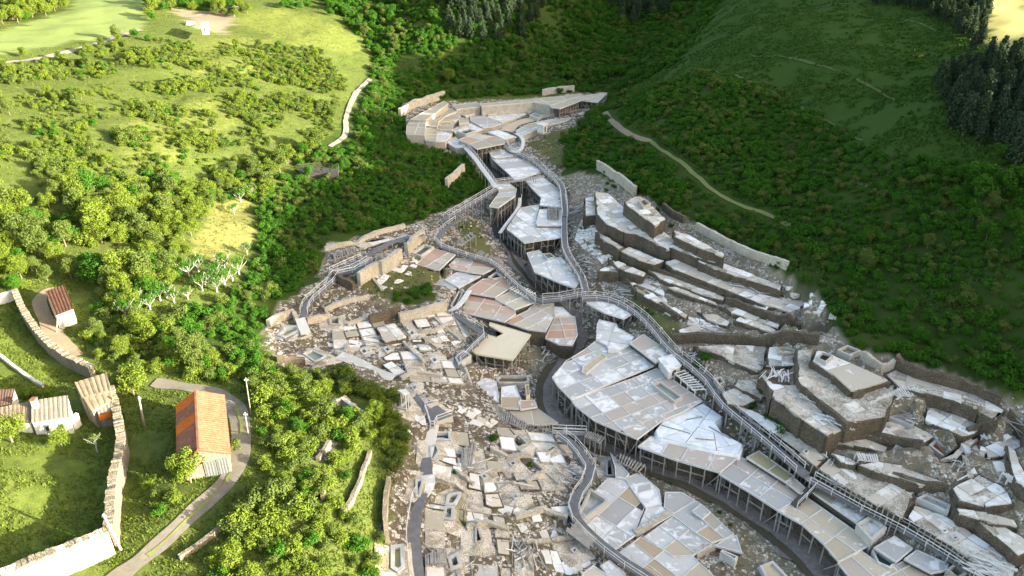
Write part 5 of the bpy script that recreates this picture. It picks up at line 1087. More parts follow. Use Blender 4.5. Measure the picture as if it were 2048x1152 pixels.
# leaning posts that hold the terrace edge along the boardwalk
def props(reg, line, z, n, length, label):
    L = resample([P(x, y, z) for x, y in S(reg, line)], .1); m = L[len(L) // 2]
    T = thing('prop_fence', label, 'timber frame', (m[0], m[1], hg(m[0], m[1])))
    for k in range(n):
        p = L[int((k + .5) / n * (len(L) - 1))]; g = hg(p[0], p[1] - .3)
        beam('post', (p[0] - random.uniform(.3, .8), p[1] - random.uniform(.3, .7), max(g, z - length) - .3), (p[0], p[1], z + random.uniform(.1, .7)), .13, MT['weathered_wood'], T)
    for a, b in zip(L[::40][:-1], L[::40][1:]): beam('rail', (a[0] - .15, a[1] - .15, a[2] - .1), (b[0] - .15, b[1] - .15, b[2] - .1), .14, MT['weathered_wood'], T)
props('L', [(400,225),(520,305),(700,445),(820,535)], 7.4, 12, 3, 'leaning props along the bush terrace edge')
props('L', [(822,540),(1052,695),(1320,835)], 7.1, 17, 3, 'leaning props along the pinkish cracked terrace')
props('L', [(1402,875),(1602,995),(1880,1200)], 6.6, 15, 3, 'leaning props along the stony white terrace')
props('I', [(1312,285),(1380,290),(1450,300)], 4.0, 8, 2, 'little picket of posts on the stream pan edge')
# free walls
def wall(reg, pts, hgt, th, mat, label, top=None, name='stone_wall', cop=None, sink=.5, cat='wall', seg=.9):
    g = GS(reg, pts) if top is None else [P(x, y, top) for x, y in S(reg, pts)]
    L = resample([p[:2] for p in g], seg); N = normals2(L); c = L[len(L) // 2]; T = thing(name, label, cat, (c[0], c[1], hg(*c)))
    V = []; F = []; n = len(L); hn = hgt if hasattr(hgt, '__len__') else (hgt, hgt)
    zt = []
    for i, (p, q) in enumerate(zip(L, N)):
        hh = hn[0] + (hn[1] - hn[0]) * i / max(1, n - 1); g0 = hg(p[0], p[1]); z1 = (g0 + hh if top is None else top) + random.uniform(-.1, .08); zt.append(z1)
        z0 = min(hg(p[0] + q[0] * th, p[1] + q[1] * th), hg(p[0] - q[0] * th, p[1] - q[1] * th), g0) - sink; w2 = th / 2 + random.uniform(-.03, .04)
        for s, z in ((-1, z0), (-1, z1), (1, z1), (1, z0)): V.append((p[0] + q[0] * s * w2, p[1] + q[1] * s * w2, z))
    for i in range(n - 1):
        for k in range(4): F.append((i * 4 + k, i * 4 + (k + 1) % 4, (i + 1) * 4 + (k + 1) % 4, (i + 1) * 4 + k))
    F += [(0, 3, 2, 1), ((n - 1) * 4, (n - 1) * 4 + 1, (n - 1) * 4 + 2, (n - 1) * 4 + 3)]
    mesh('masonry', V, F, MT[mat], T)
    if cop:
        B = MB()
        for i in range(n - 1):
            a, b = L[i], L[i + 1]
            for k in range(3):
                t0, t1 = k / 3 + .02, (k + 1) / 3 - .02; w2 = th * random.uniform(.5, .68); z1 = zt[i] + random.uniform(-.02, .1); q = N[i]
                p0 = a + (b - a) * t0; p1 = a + (b - a) * t1
                B.prism([(p0[0] - q[0] * w2, p0[1] - q[1] * w2), (p1[0] - q[0] * w2, p1[1] - q[1] * w2), (p1[0] + q[0] * w2, p1[1] + q[1] * w2), (p0[0] + q[0] * w2, p0[1] + q[1] * w2)], z1 - .2, [z1 + random.uniform(.03, .07) for _ in range(4)])
        tag(B.build('coping', MT[cop], T), kind='stuff')
    return T
wall('F', [(272,108),(330,142),(440,222),(490,262)], 2.2, .7, 'stone_pale', 'pale stone wall at the upper end of the slab terraces')
wall('F', [(840,458),(1000,545),(1110,598),(1240,645),(1365,690)], 1.6, .6, 'stone_lime', 'long pale wall holding back the dark thicket')
wall('F', [(650,345),(700,385),(770,420)], 1.6, .6, 'stone_wall', 'broken wall stub above the narrow upper terrace')
wall('F', [(700,1112),(850,1105),(1000,1112),(1250,1118),(1540,1120)], 1.8, .7, 'stone_wall', 'low grey wall above the rust puddle yard')
wall('E', [(862,765),(980,738),(1060,712),(1130,690)], 1.9, .7, 'stone_pale', 'curved stone wall below the dark overgrown hollow')
wall('E', [(690,778),(780,752),(862,720)], 1.8, .7, 'stone_wall', 'dark stone wall across the left ruins')
wall('E', [(630,548),(690,510),(745,480)], 2.6, .8, 'stone_pale', 'tall rough wall of the lower stone pen')
wall('E', [(755,490),(820,450),(872,410)], 2.8, .8, 'stone_pale', 'tall rough wall of the upper stone pen')
wall('E', [(900,360),(960,310),(1002,285)], 2.2, .8, 'stone_pale', 'stone bank holding the teal pool')
wall('E', [(485,520),(540,555),(600,580)], 1.8, .6, 'stone_wall', 'low wall under the bend of the left walkway')
wall('E', [(330,770),(440,752),(455,735)], 1.2, .6, 'stone_pale', 'low broken wall leading to the square stone box')
wall('E', [(110,790),(160,755),(250,730),(275,770)], 1.4, .7, 'stone_pale', 'rough stone wall round the walled pond')
wall('E', [(160,990),(320,1005)], 1.2, .6, 'stone_wall', 'low wall under the thicket below the green pond')
wall('E', [(430,350),(560,320),(700,270),(890,215)], .9, .7, 'stone_pale', 'crumbling stone edge along the upper left path')
wall('M', [(410,895),(480,840),(545,775)], 2.4, .8, 'stone_lime', 'short pale wall in the green slope beside the ravine')
wall('M', [(40,330),(130,270),(230,240),(390,180)], 2.4, .9, 'stone_pale', 'rough pale wall behind the topmost tan terrace')
wall('M', [(1170,165),(1300,140),(1420,132)], 2.2, .8, 'stone_lime', 'pale wall at the foot of the wooded slope')
wall('K', [(800,420),(870,470),(940,515),(1030,480)], 1.4, .6, 'stone_pale', 'kinked low wall below the murky brown pond')
wall('K', [(1040,470),(1200,560),(1500,640),(1620,690),(1780,770)], 2.0, .8, 'stone_wall', 'long dark wall under the thicket above the curving terrace')
wall('N', [(640,850),(780,770),(925,690)], .9, .8, 'stone_pale', 'rubble divider between the pan groups')
wall('N', [(1100,1010),(1180,960),(1260,935)], .9, .9, 'stone_pale', 'stony bank below the mottled pans')
wall('H', [(1890,400),(1865,440),(1825,500)], .8, .45, 'stone_farm', 'short sunlit wall stub in the bushes')
wall('H', [(1870,560),(1862,640),(1850,720)], .7, .4, 'stone_farm', 'thin upright sunlit wall in the bushes')
wall('X', [(741,908),(722,965),(703,1008),(685,1030)], .75, .45, 'stone_farm', 'curved sunlit dry wall between bush strips')
wall('X', [(779,968),(773,1000),(771,1050),(776,1090)], 1.2, .5, 'stone_farm', 'pale retaining wall beside the yellow pond')
wall('H', [(1030,1060),(1120,1000),(1200,945),(1280,880)], .6, .4, 'stone_farm', 'straight low wall below the gravel track')
wall('X', [(345,20),(400,26),(470,34)], .7, .5, 'stone_farm', 'pale wall beside the distant gravel yard')

for reg_, pts_, h_, m_, lab_ in (('F', [(560,700),(700,745),(850,805),(1000,855)], 1.2, 'stone_wall', 'long low dry wall under the middle slab terrace'), ('F', [(1010,885),(1150,935),(1300,992),(1440,1042)], 1.3, 'stone_wall', 'low dry wall along the stony strip'), ('F', [(430,765),(560,855),(660,925),(740,985)], 1.1, 'stone_wall', 'low bank wall above the long boardwalk'),
    ('K', [(750,965),(860,1003),(1060,1052),(1225,1072)], 1.4, 'stone_wall', 'low wall under the worn pinkish terrace'), ('L', [(1140,562),(1300,612),(1420,655),(1560,664)], 1.3, 'stone_wall', 'low wall under the ledge of square pans'), ('L', [(1600,795),(1700,855),(1850,955),(1990,1045)], 1.4, 'stone_wall', 'contour wall above the stony white terrace'),
    ('K', [(1540,1003),(1640,965),(1740,925)], 1.9, 'stone_wall', 'return wall of the pointed terrace'), ('K', [(1850,835),(1900,905),(1965,1005),(1990,1100)], 1.2, 'stone_wall', 'crooked wall running down the right slope'), ('K', [(690,900),(800,880),(900,850),(985,860)], 1.5, 'stone_wall', 'short tier wall below the earthen shoulder'),
    ('E', [(430,702),(520,664),(600,642),(690,622)], .8, 'stone_pale', 'low kerb wall across the mossy paving'), ('E', [(560,790),(640,760),(700,742)], .8, 'stone_pale', 'low wall at the broken stone band'), ('E', [(870,1095),(960,1062),(1100,1085)], .7, 'stone_pale', 'low wall in the mossy broken paving'), ('E', [(930,860),(1060,820),(1170,770)], .7, 'stone_pale', 'low divider in the white cracked paving'),
    ('I', [(790,600),(900,640),(980,700)], .7, 'stone_pale', 'low wall on the earth bank beside the walkway'), ('I', [(1100,430),(1200,480),(1330,470)], .7, 'stone_pale', 'low wall across the white paving'), ('I', [(960,880),(1080,860),(1200,900)], .7, 'stone_pale', 'low wall above the bleached poles'), ('I', [(1240,820),(1400,780),(1540,830)], .7, 'stone_pale', 'low wall heading the bright white paving')):
    wall(reg_, pts_, h_, .55, m_, lab_)
# ------------------------------------------------------------------ farm buildings, walls and poles
def corrugated(a0, a1, b1, b0, per, amp, th=.10, rows=4):
    """sheet between edge a0-a1 (top) and b0-b1 (bottom); ribs run from top to bottom"""
    a0, a1, b0, b1 = map(Vector, (a0, a1, b0, b1)); n = max(2, int((a1 - a0).length / per)); m = n * 4
    nrm = (a1 - a0).cross(b0 - a0).normalized(); nrm = nrm if nrm.z > 0 else -nrm; V = []; F = []
    for j in range(rows + 1):
        v = j / rows
        for i in range(m + 1):
            u = i / m; p = (a0.lerp(a1, u)).lerp(b0.lerp(b1, u), v) + nrm * (amp * abs(math.cos(math.pi * i / 4)) + random.uniform(-.012, .012) + .05 * (1 - ((j * 1.0) % 1)))
            V.append(tuple(p))
    k = len(V); V += [tuple(Vector(v) - nrm * th) for v in V]
    for j in range(rows):
        for i in range(m):
            q = j * (m + 1) + i; f = (q, q + 1, q + m + 2, q + m + 1); F.append(f); F.append(tuple(x + k for x in f[::-1]))
    for j in range(rows):
        for i in (0, m): q = j * (m + 1) + i; F.append((q, q + m + 1, q + m + 1 + k, q + k))
    for i in range(m):
        for j in (0, rows): q = j * (m + 1) + i; F.append((q, q + 1, q + 1 + k, q + k))
    return V, F
def roof(name, parent, a0, a1, b1, b0, mat, per=.32, amp=.07, rows=4):
    V, F = corrugated(a0, a1, b1, b0, per, amp, rows=rows); return mesh(name, V, F, MT[mat], parent)
LERP = lambda a, b, t: tuple(a[k] + (b[k] - a[k]) * t for k in range(3))
# red barn
zr, ze = 20.0, 18.5
R0, R1 = P(391, 783, zr), P(397, 903, zr); ax = Vector((R1[0] - R0[0], R1[1] - R0[1], 0)).normalized(); pp = Vector((ax.y, -ax.x, 0))
if pp.x < 0: pp = -pp
hwL, hwR = 2.5, 3.15
E_ = lambda r, s, w_: (r[0] + pp.x * s * w_, r[1] + pp.y * s * w_, ze)
gz = hg((R0[0] + R1[0]) / 2, (R0[1] + R1[1]) / 2)
T = thing('barn', 'long barn with red tiled roof patched in bright orange, beside the gravel track', 'barn', ((R0[0] + R1[0]) / 2, (R0[1] + R1[1]) / 2, gz))
cuts = [(0, .17, 'tile_orange'), (.17, .37, 'tile_red'), (.37, .53, 'tile_orange'), (.53, 1.0, 'tile_red')]
for a, b, m in cuts: roof('roof_tiles', T, LERP(R0, R1, a), LERP(R0, R1, b), LERP(E_(R0, -1, hwL), E_(R1, -1, hwL), b), LERP(E_(R0, -1, hwL), E_(R1, -1, hwL), a), m, .42, .09, 9)
for a, b in ((0, .3), (.3, 1)): roof('roof_tiles', T, LERP(R0, R1, a), LERP(R0, R1, b), LERP(E_(R0, 1, hwR), E_(R1, 1, hwR), b), LERP(E_(R0, 1, hwR), E_(R1, 1, hwR), a), 'tile_red_sunlit', .42, .09, 9)  # sunward slope painted lighter, sunlight put into the tile colour
beam('ridge_tiles', Vector(R0) + Vector((0, 0, .1)), Vector(R1) + Vector((0, 0, .1)), .32, MT['tile_red'], T)
q = lambda r, s, w_, z, i=.25: (r[0] + pp.x * s * (w_ - i), r[1] + pp.y * s * (w_ - i), z)
rA = LERP(R0, R1, .02); rB = LERP(R0, R1, .98)
Vw = [q(rA, -1, hwL, gz - .6), q(rA, 1, hwR, gz - .6), q(rA, 1, hwR, ze - .05), (rA[0], rA[1], zr - .15), q(rA, -1, hwL, ze - .05), q(rB, -1, hwL, gz - .6), q(rB, 1, hwR, gz - .6), q(rB, 1, hwR, ze - .05), (rB[0], rB[1], zr - .15), q(rB, -1, hwL, ze - .05)]
mesh('wall', Vw, [(0, 1, 2, 3, 4), (9, 8, 7, 6, 5), (0, 4, 9, 5), (1, 6, 7, 2)], MT['stone_farm'], T)
for s0, s1 in ((.15, 1.4), (1.5, 2.7)):
    a = Vector((rB[0], rB[1], 0)) + pp * s0 + ax * .06; b = Vector((rB[0], rB[1], 0)) + pp * s1 + ax * .06; g = min(hg(a.x, a.y), hg(b.x, b.y))
    d = MB(); d.bar((a.x, a.y, (g + ze - .35) / 2), (b.x, b.y, (g + ze - .35) / 2), .10, (ze - .35 - g)); do = d.build('door', MT['doors_grey'], T)
    for k in range(4): t_ = (k + .5) / 4; c = a.lerp(b, t_) + ax * .07; beam('board', (c.x, c.y, g + .05), (c.x, c.y, ze - .4), .24, MT['doors_grey'], do, .04)
# white farmhouse with sheet roof
def roofed(name, label, top, zt, bot, zb_, wallmat, roofmat, n, wall_off=.15, cat='house', gz=None, over=.12, per=.5, amp=.05):
    A = [P(x, y, zt) for x, y in top]; B = [P(x, y, zb_) for x, y in bot]
    cx = sum(p[0] for p in A + B) / 4; cy = sum(p[1] for p in A + B) / 4; g = hg(cx, cy) if gz is None else gz
    T = thing(name, label, cat, (cx, cy, g))
    mats = roofmat if isinstance(roofmat, list) else [roofmat]
    for k in range(n):
        t0, t1 = k / n + .004, (k + 1) / n - .004
        roof('roof_panel', T, LERP(A[0], A[1], t0), LERP(A[0], A[1], t1), LERP(B[0], B[1], t1), LERP(B[0], B[1], t0), mats[k % len(mats)], per, amp, 5)
    c = Vector((cx, cy, 0)); sh = lambda p, z: ((p[0] - cx) * (1 - over / 3) + cx, (p[1] - cy) * (1 - over / 3) + cy, z)
    V = [sh(A[0], g - .6), sh(A[1], g - .6), sh(B[1], g - .6), sh(B[0], g - .6), sh(A[0], zt - .14), sh(A[1], zt - .14), sh(B[1], zb_ - .14), sh(B[0], zb_ - .14)]
    mesh('wall', V, [(0, 1, 5, 4), (1, 2, 6, 5), (2, 3, 7, 6), (3, 0, 4, 7), (4, 5, 6, 7)], MT[wallmat], T)
    return T, A, B
T, A, B = roofed('farmhouse', 'low white farmhouse with grey sheet roof inside the stone wall', [(63, 802), (136, 791)], 19.9, [(63, 846), (139, 834)], 18.9, 'plaster_white', 'sheet_grey', 4)
c_ = P(67, 800, 20.6); cm = MB(); cm.bar((c_[0], c_[1], 19.4), (c_[0], c_[1], 20.7), .6, .5); chm = cm.build('chimney', MT['plaster_white'], T); cm = MB(); cm.bar((c_[0], c_[1], 20.68), (c_[0], c_[1], 20.82), .75, .65); cm.build('chimney_cap', MT['tile_red'], chm)
for t_ in (.3, .68):
    a = LERP(B[0], B[1], t_); b = LERP(B[0], B[1], t_ + .12); wn = MB(); wn.bar((a[0], a[1] - .02, 17.8), (b[0], b[1] - .02, 17.8), .12, .8); wo = wn.build('window', MT['weathered_wood'], T); wn = MB(); wn.bar((a[0] + .08, a[1] - .07, 17.8), (b[0] - .08, b[1] - .07, 17.8), .06, .62); wn.build('pane', MT['water_dark'], wo)
T2, A2, B2 = roofed('farmhouse_wing', 'brownish roofed wing joined to the white farmhouse', [(-40, 823), (62, 803)], 19.7, [(-40, 850), (62, 846)], 18.7, 'plaster_white', 'tile_grey', 6, per=.34)
roofed('outhouse', 'dark plum tiled outhouse behind the white farmhouse', [(-40, 782), (30, 778)], 20.2, [(-40, 822), (23, 812)], 19.4, 'stone_lime', 'tile_plum', 4, per=.32, cat='outbuilding')
pa = P(139, 833, 18.4); pb = P(153, 823, 18.4); w_ = MB(); g = hg(pa[0], pa[1]); w_.bar((pa[0], pa[1], (g - .5 + 18.2) / 2), (pb[0], pb[1], (g - .5 + 18.2) / 2), .35, 18.2 - g + .5); w_.build('side_wall', MT['plaster_white'], T)
w_ = MB(); a = P(70, 846, 18.6); b = P(150, 838, 18.2); 
# ribbed byre against the wall
T, A, B = roofed('byre', 'byre with heavy ribbed grey tile roof leaning on the long wall', [(149, 766), (214, 746)], 20.8, [(164, 796), (221, 780)], 19.9, 'stone_farm', 'tile_grey', 2, cat='outbuilding', per=.60, amp=.10)
for k in range(2):
    a0, a1, b0, b1 = P(160, 786, 20.05), P(219, 770, 20.05), P(183, 822, 18.9), P(225, 801, 18.9)
    roof('roof_panel', T, LERP(a0, a1, k / 2), LERP(a0, a1, k / 2 + .5), LERP(b0, b1, k / 2 + .5), LERP(b0, b1, k / 2), 'tile_grey', .58, .10, 5)
g = hg(*P(200, 800, 17)[:2]); V = [P(162, 789, 19.8), P(219, 773, 19.8), P(224, 800, 18.8), P(184, 820, 18.8)]; V2 = [(p[0], p[1], g - .6) for p in V]
mesh('lower_wall', V + V2, [(0, 1, 2, 3), (0, 4, 5, 1), (1, 5, 6, 2), (2, 6, 7, 3), (3, 7, 4, 0)], MT['stone_farm'], T)
T, A, B = roofed('lean_to', 'small lean-to with grey roof and an orange tiled front edge', [(189, 808), (221, 796)], 18.7, [(197, 830), (226, 822)], 18.1, 'stone_farm', 'sheet_grey', 2, cat='outbuilding', per=.4)
a0, a1, b0, b1 = P(197, 831, 18.12), P(227, 822, 18.12), P(199, 841, 17.5), P(229, 831, 17.5); roof('front_tiles', T, a0, a1, b1, b0, 'tile_orange', .4, .09, 3)
# old shed
T, A, B = roofed('shed', 'old shed with mossy brown tile roof beside the dirt path', [(91, 584), (129, 570)], 20.6, [(111, 632), (147, 618)], 19.5, 'plaster_white', 'tile_brown', 3, cat='shed', per=.4, amp=.09)
d = MB(); a = LERP(B[0], B[1], .12); b = LERP(B[0], B[1], .3); g = hg(a[0], a[1]); d.bar((a[0], a[1] - .12, g + .9), (b[0], b[1] - .12, g + .9), .08, 2.0); d.build('door', MT['weathered_wood'], T)
beam('prop', (a[0] - .2, a[1] - 1.3, hg(a[0], a[1] - 1.3) - .1), (a[0], a[1] - .15, 19.3), .16, MT['pole_wood'], T)
# walls of the farm
wall('G', [(135,190),(180,300),(235,395),(300,490),(385,585),(480,655),(580,712),(700,765)], 1.9, .75, 'stone_farm', 'long dry stone wall with coping from the path to the byre', cop='stone_cope', cat='wall')
wall('H', [(655,150),(690,270),(708,360),(722,450),(705,580),(680,700),(668,800),(662,985)], (2.4, 2.8), .8, 'stone_farm', 'thick bulging wall between the meadow and the barn', cop='stone_cope')
wall('H', [(655,1015),(560,1060),(440,1110),(300,1168),(180,1215),(60,1265)], (3.2, 3.2), .8, 'stone_lime', 'tall sunlit wall closing the foot of the meadow', cop='stone_cope')
wall('G', [(-40,225),(60,200),(130,175)], 1.6, .5, 'plaster_white', 'white rendered wall at the head of the meadow')
wall('G', [(-10,600),(80,670),(180,745),(260,800),(325,835)], .5, .4, 'stone_lime', 'thin low kerb wall across the grass')
def solve_top(base, py):
    z = base[2]
    for k in range(400):
        if project(np.array([base[0]]), np.array([base[1]]), np.array([z]))[1][0] <= py: break
        z += .05
    return z
def pole(bx, by, ty, label, lean=(0, 0), r=.15, name='utility_pole'):
    b = G(bx, by); z = solve_top(b, ty); T = thing(name, label, 'pole', b)
    MB().tube((b[0], b[1], b[2] - .6), (b[0] + lean[0], b[1] + lean[1], z), r, r * .72, 9).build('shaft', MT['pole_wood'], T, True)
    MB().tube((b[0] + lean[0], b[1] + lean[1], z - .02), (b[0] + lean[0], b[1] + lean[1], z + .10), r * .8, r * .5, 9).build('cap', MT['metal_grey'], T)
    for s in (-1, 1): MB().tube((b[0] + lean[0] + s * .18, b[1] + lean[1], z - .35), (b[0] + lean[0] + s * .18, b[1] + lean[1], z - .12), .05, .06, 6).build('insulator', MT['metal_grey'], T)
    return T, b, z
pole(288, 853, 794, 'thick bleached pole standing between wall and barn', (.4, 0), .15)
pole(502, 832, 757, 'slim pole at the outer bend of the gravel track', (.3, 0), .08)
pole(496, 870, 826, 'short post below the bend of the gravel track', (.2, 0), .10)
T, b, z = pole(243, 1100, 1030, 'stout leaning pole against the corner of the tall wall', (-.6, 0), .17)
e = G(196, 1076); gw = MB(); gw.tube((b[0] - .6, b[1], z - .3), (e[0], e[1], e[2]), .025, .025, 5); gw.build('guy_wire', MT['wire'], T)
# small structures
def hut(reg, pts, z, hgt, label, wallm, roofm, name='hut', cat='hut', over=.15, door=True):
    poly = ccw(wpoly(reg, pts, z)); c = centroid(poly); T = thing(name, label, cat, (c[0], c[1], z - hgt))
    MB().prism(poly, z - hgt - .4, z - .12).build('wall', MT[wallm], T); MB().prism(inset(poly, -over), z - .12, z + .04).build('roof', MT[roofm], T)
    if door:
        a, b = min(edges(poly), key=lambda e: e[0][1] + e[1][1]); m0 = (a[0] + (b[0] - a[0]) * .3, a[1] + (b[1] - a[1]) * .3); m1 = (a[0] + (b[0] - a[0]) * .6, a[1] + (b[1] - a[1]) * .6)
        d = MB(); d.bar((m0[0], m0[1] - .03, z - hgt * .6), (m1[0], m1[1] - .03, z - hgt * .6), .08, hgt * .75); d.build('door', MT['dark_wood'], T)
hut('J', [(882,386),(965,361),(1025,430),(950,472)], 7.5, 1.2, 'box-like white salt store between raised terrace and boardwalk', 'plaster_white', 'pan_white', 'salt_store', 'hut')
hut('M', [(1130,386),(1170,379),(1210,389),(1180,404)], 13.0, 2.2, 'tiny white hut beside the ruined grey pans', 'plaster_white', 'slab_white')
hut('M', [(620,262),(650,258),(672,264),(650,276)], 12.6, 1.4, 'little stone kiosk below the tan back terrace', 'stone_lime', 'concrete')
hut('A', [(1160,128),(1196,124),(1196,150),(1160,152)], 36.2, 2.2, 'white trailer in the distant gravel yard', 'plaster_white', 'slab_white', 'trailer', 'trailer')
poly = ccw(wpoly('I', [(565,82),(610,74),(630,98),(604,110)], 12.6)); c = centroid(poly)
T = thing('shelter', 'little white-roofed shelter above the dull green basin', 'shelter', (c[0], c[1], hg(*c)))
MB().prism(poly, 12.48, 12.62).build('roof', MT['plaster_white'], T)
for p in inset(poly, .2): beam('post', (p[0], p[1], hg(*p) - .2), (p[0], p[1], 12.5), .12, MT['kerb_wood'], T)
poly = wpoly('I', [(1296,50),(1318,46),(1326,110),(1303,114)], 4.3); c = centroid(poly); T = thing('wooden_trough', 'yellow new wooden trough beside the pink pan', 'trough', (c[0], c[1], 3.5))
MB().prism(poly, 3.3, 3.9).build('base', MT['cream_wood'], T)
for a, b in edges(ccw(inset(poly, .08))): beam('side_board', (a[0], a[1], 4.1), (b[0], b[1], 4.1), .12, MT['cream_wood'], T, .45)
poly = wpoly('N', [(560,1030),(572,1018),(602,1038),(588,1052)], 2.9); c = centroid(poly); T = thing('crate', 'small white crate standing in a salmon-brown pan', 'crate', (c[0], c[1], 2.4))
MB().prism(poly, 2.3, 2.95).build('body', MT['plaster_white'], T); MB().prism(inset(poly, .15), 2.9, 2.98).build('lid', MT['metal_grey'], T)
# parked car by the distant yard
b = G(381, 52); T = thing('parked_car', 'pale blue car parked in the distant gravel yard', 'car', b)
prof = [(-2.0, .45), (-2.05, .85), (-1.2, 1.0), (-.7, 1.45), (.9, 1.5), (1.6, 1.05), (2.05, .95), (2.1, .45)]
V = [(b[0] + s * .82, b[1] + x, b[2] + z) for s in (-1, 1) for x, z in prof]; k = len(prof)
mesh('body', V, [tuple(range(k)), tuple(range(2 * k - 1, k - 1, -1))] + [(i, (i + 1) % k + 0, k + (i + 1) % k, k + i) for i in range(k)], MT['blue_paint'], T)
for s in (-1, 1):
    for x in (-1.3, 1.3): MB().tube((b[0] + s * .7, b[1] + x, b[2] + .33), (b[0] + s * .88, b[1] + x, b[2] + .33), .33, .33, 12).build('wheel', MT['wire'], T)
    mesh('window', [(b[0] + s * .83, b[1] - 1.1, b[2] + 1.02), (b[0] + s * .83, b[1] + 1.4, b[2] + 1.05), (b[0] + s * .83, b[1] + .85, b[2] + 1.42), (b[0] + s * .83, b[1] - .65, b[2] + 1.38)], [(0, 1, 2, 3)], MT['water_dark'], T)
# ------------------------------------------------------------------ vegetation
def leaf_mesh(name, pos, nrm, size, mat, seed):
    r = np.random.default_rng(seed); n = len(pos); nrm = nrm / np.maximum(np.linalg.norm(nrm, axis=1, keepdims=True), 1e-6)
    t = np.cross(nrm, r.standard_normal((n, 3))); t /= np.maximum(np.linalg.norm(t, axis=1, keepdims=True), 1e-6); b = np.cross(nrm, t)
    s = (size * r.uniform(.6, 1.35, n))[:, None]; a = s * .55
    V = np.stack([pos - t * s * .5, pos + b * a * .5 + nrm * s * .08, pos + t * s * .5, pos - b * a * .5 + nrm * s * .08], 1).reshape(-1, 3)
    me = bpy.data.meshes.new(name); me.from_pydata(V.tolist(), [], np.arange(4 * n).reshape(n, 4).tolist()); me.materials.append(MT[mat]); return me
def crown(seed, R, H, nl, leaf, mat, z0, lobes=14, lr=.42, name='crown'):
    r = np.random.default_rng(seed); C = []
    while len(C) < lobes:
        p = r.uniform(-1, 1, 3)
        if np.linalg.norm(p) < 1: C.append(p * [R * .72, R * .72, H * .36] + [0, 0, z0 + H * .5])
    C = np.array(C); rad = R * lr * r.uniform(.65, 1.25, lobes)
    k = r.choice(lobes, nl, p=rad ** 2 / (rad ** 2).sum()); d = r.standard_normal((nl, 3)); d[:, 2] += .35; d /= np.linalg.norm(d, axis=1, keepdims=True)
    pos = C[k] + d * (rad[k] * r.uniform(.55, 1.08, nl))[:, None] * [1, 1, .9]; pos[:, 2] = np.maximum(pos[:, 2], .05)
    return leaf_mesh(name, pos, d + r.standard_normal((nl, 3)) * .55, np.full(nl, leaf), mat, seed + 1)
def pine_crown(seed, R, H, nl, mat):
    r = np.random.default_rng(seed); P_ = []; N_ = []
    lev = int(H * 1.7)
    for i in range(lev):
        f = i / lev; z = H * (.14 + .86 * f); rr = R * (1 - f) ** .75 * r.uniform(.8, 1.1) + .15; nb = int(6 + 3 * (1 - f)); a0 = r.uniform(0, 6.28)
        for k in range(nb):
            a = a0 + k * 6.283 / nb + r.uniform(-.25, .25); l = rr * r.uniform(.7, 1.15); m = max(4, int(nl / (lev * nb) * (.5 + 1.2 * (1 - f))))
            u = r.uniform(.15, 1, m) ** .7; x = u * l
            P_.append(np.c_[np.cos(a) * x + r.normal(0, .16, m), np.sin(a) * x + r.normal(0, .16, m), z + .28 * x * u - .15 + r.normal(0, .14, m)])
            N_.append(np.c_[r.normal(0, .6, m) + np.cos(a) * .5, r.normal(0, .6, m) + np.sin(a) * .5, np.abs(r.normal(.6, .5, m))])
    P_ = np.concatenate(P_); N_ = np.concatenate(N_); return leaf_mesh('crown', P_, N_, np.full(len(P_), .55), mat, seed)
def trunk_mesh(seed, H, r0, mat='bark', limbs=5, spread=.8):
    r = random.Random(seed); m = MB(); p = Vector((0, 0, -.5)); k = 4
    for i in range(k):
        q = Vector((r.uniform(-.12, .12) * i, r.uniform(-.12, .12) * i, H * (i + 1) / k)); m.tube(p, q, r0 * (1 - i / k * .7), r0 * (1 - (i + 1) / k * .7), 6); p = q
    for i in range(limbs):
        a = i * 6.283 / limbs + r.uniform(-.4, .4); z = H * r.uniform(.4, .85); m.tube((0, 0, z), (math.cos(a) * spread * H * .5, math.sin(a) * spread * H * .5, z + H * r.uniform(.25, .5)), r0 * .45, r0 * .15, 5)
    me = bpy.data.meshes.new('trunk'); me.from_pydata(m.V, [], m.F); me.materials.append(MT[mat]); return me
TREE = []
for i, m in enumerate(['leaf_green', 'leaf_sunlit', 'leaf_olive', 'leaf_green', 'leaf_sunlit']):
    TREE.append((crown(40 + i, 3.0, 4.4 + .8 * (i % 3), 3600, .34, m, 1.0, 26, .34), trunk_mesh(40 + i, 3.6, .20)))
BUSH = [crown(60 + i, 1.5, 1.9 + .2 * (i % 3), 1000, .27, m, -.2, 13, .42, 'bush') for i, m in enumerate(['leaf_green', 'leaf_sunlit', 'leaf_olive', 'leaf_green'])]
PINE = [(pine_crown(80 + i, 2.4, 8.5 + i, 2000, 'needle'), trunk_mesh(80 + i, 7.5, .22, limbs=0)) for i in range(3)]
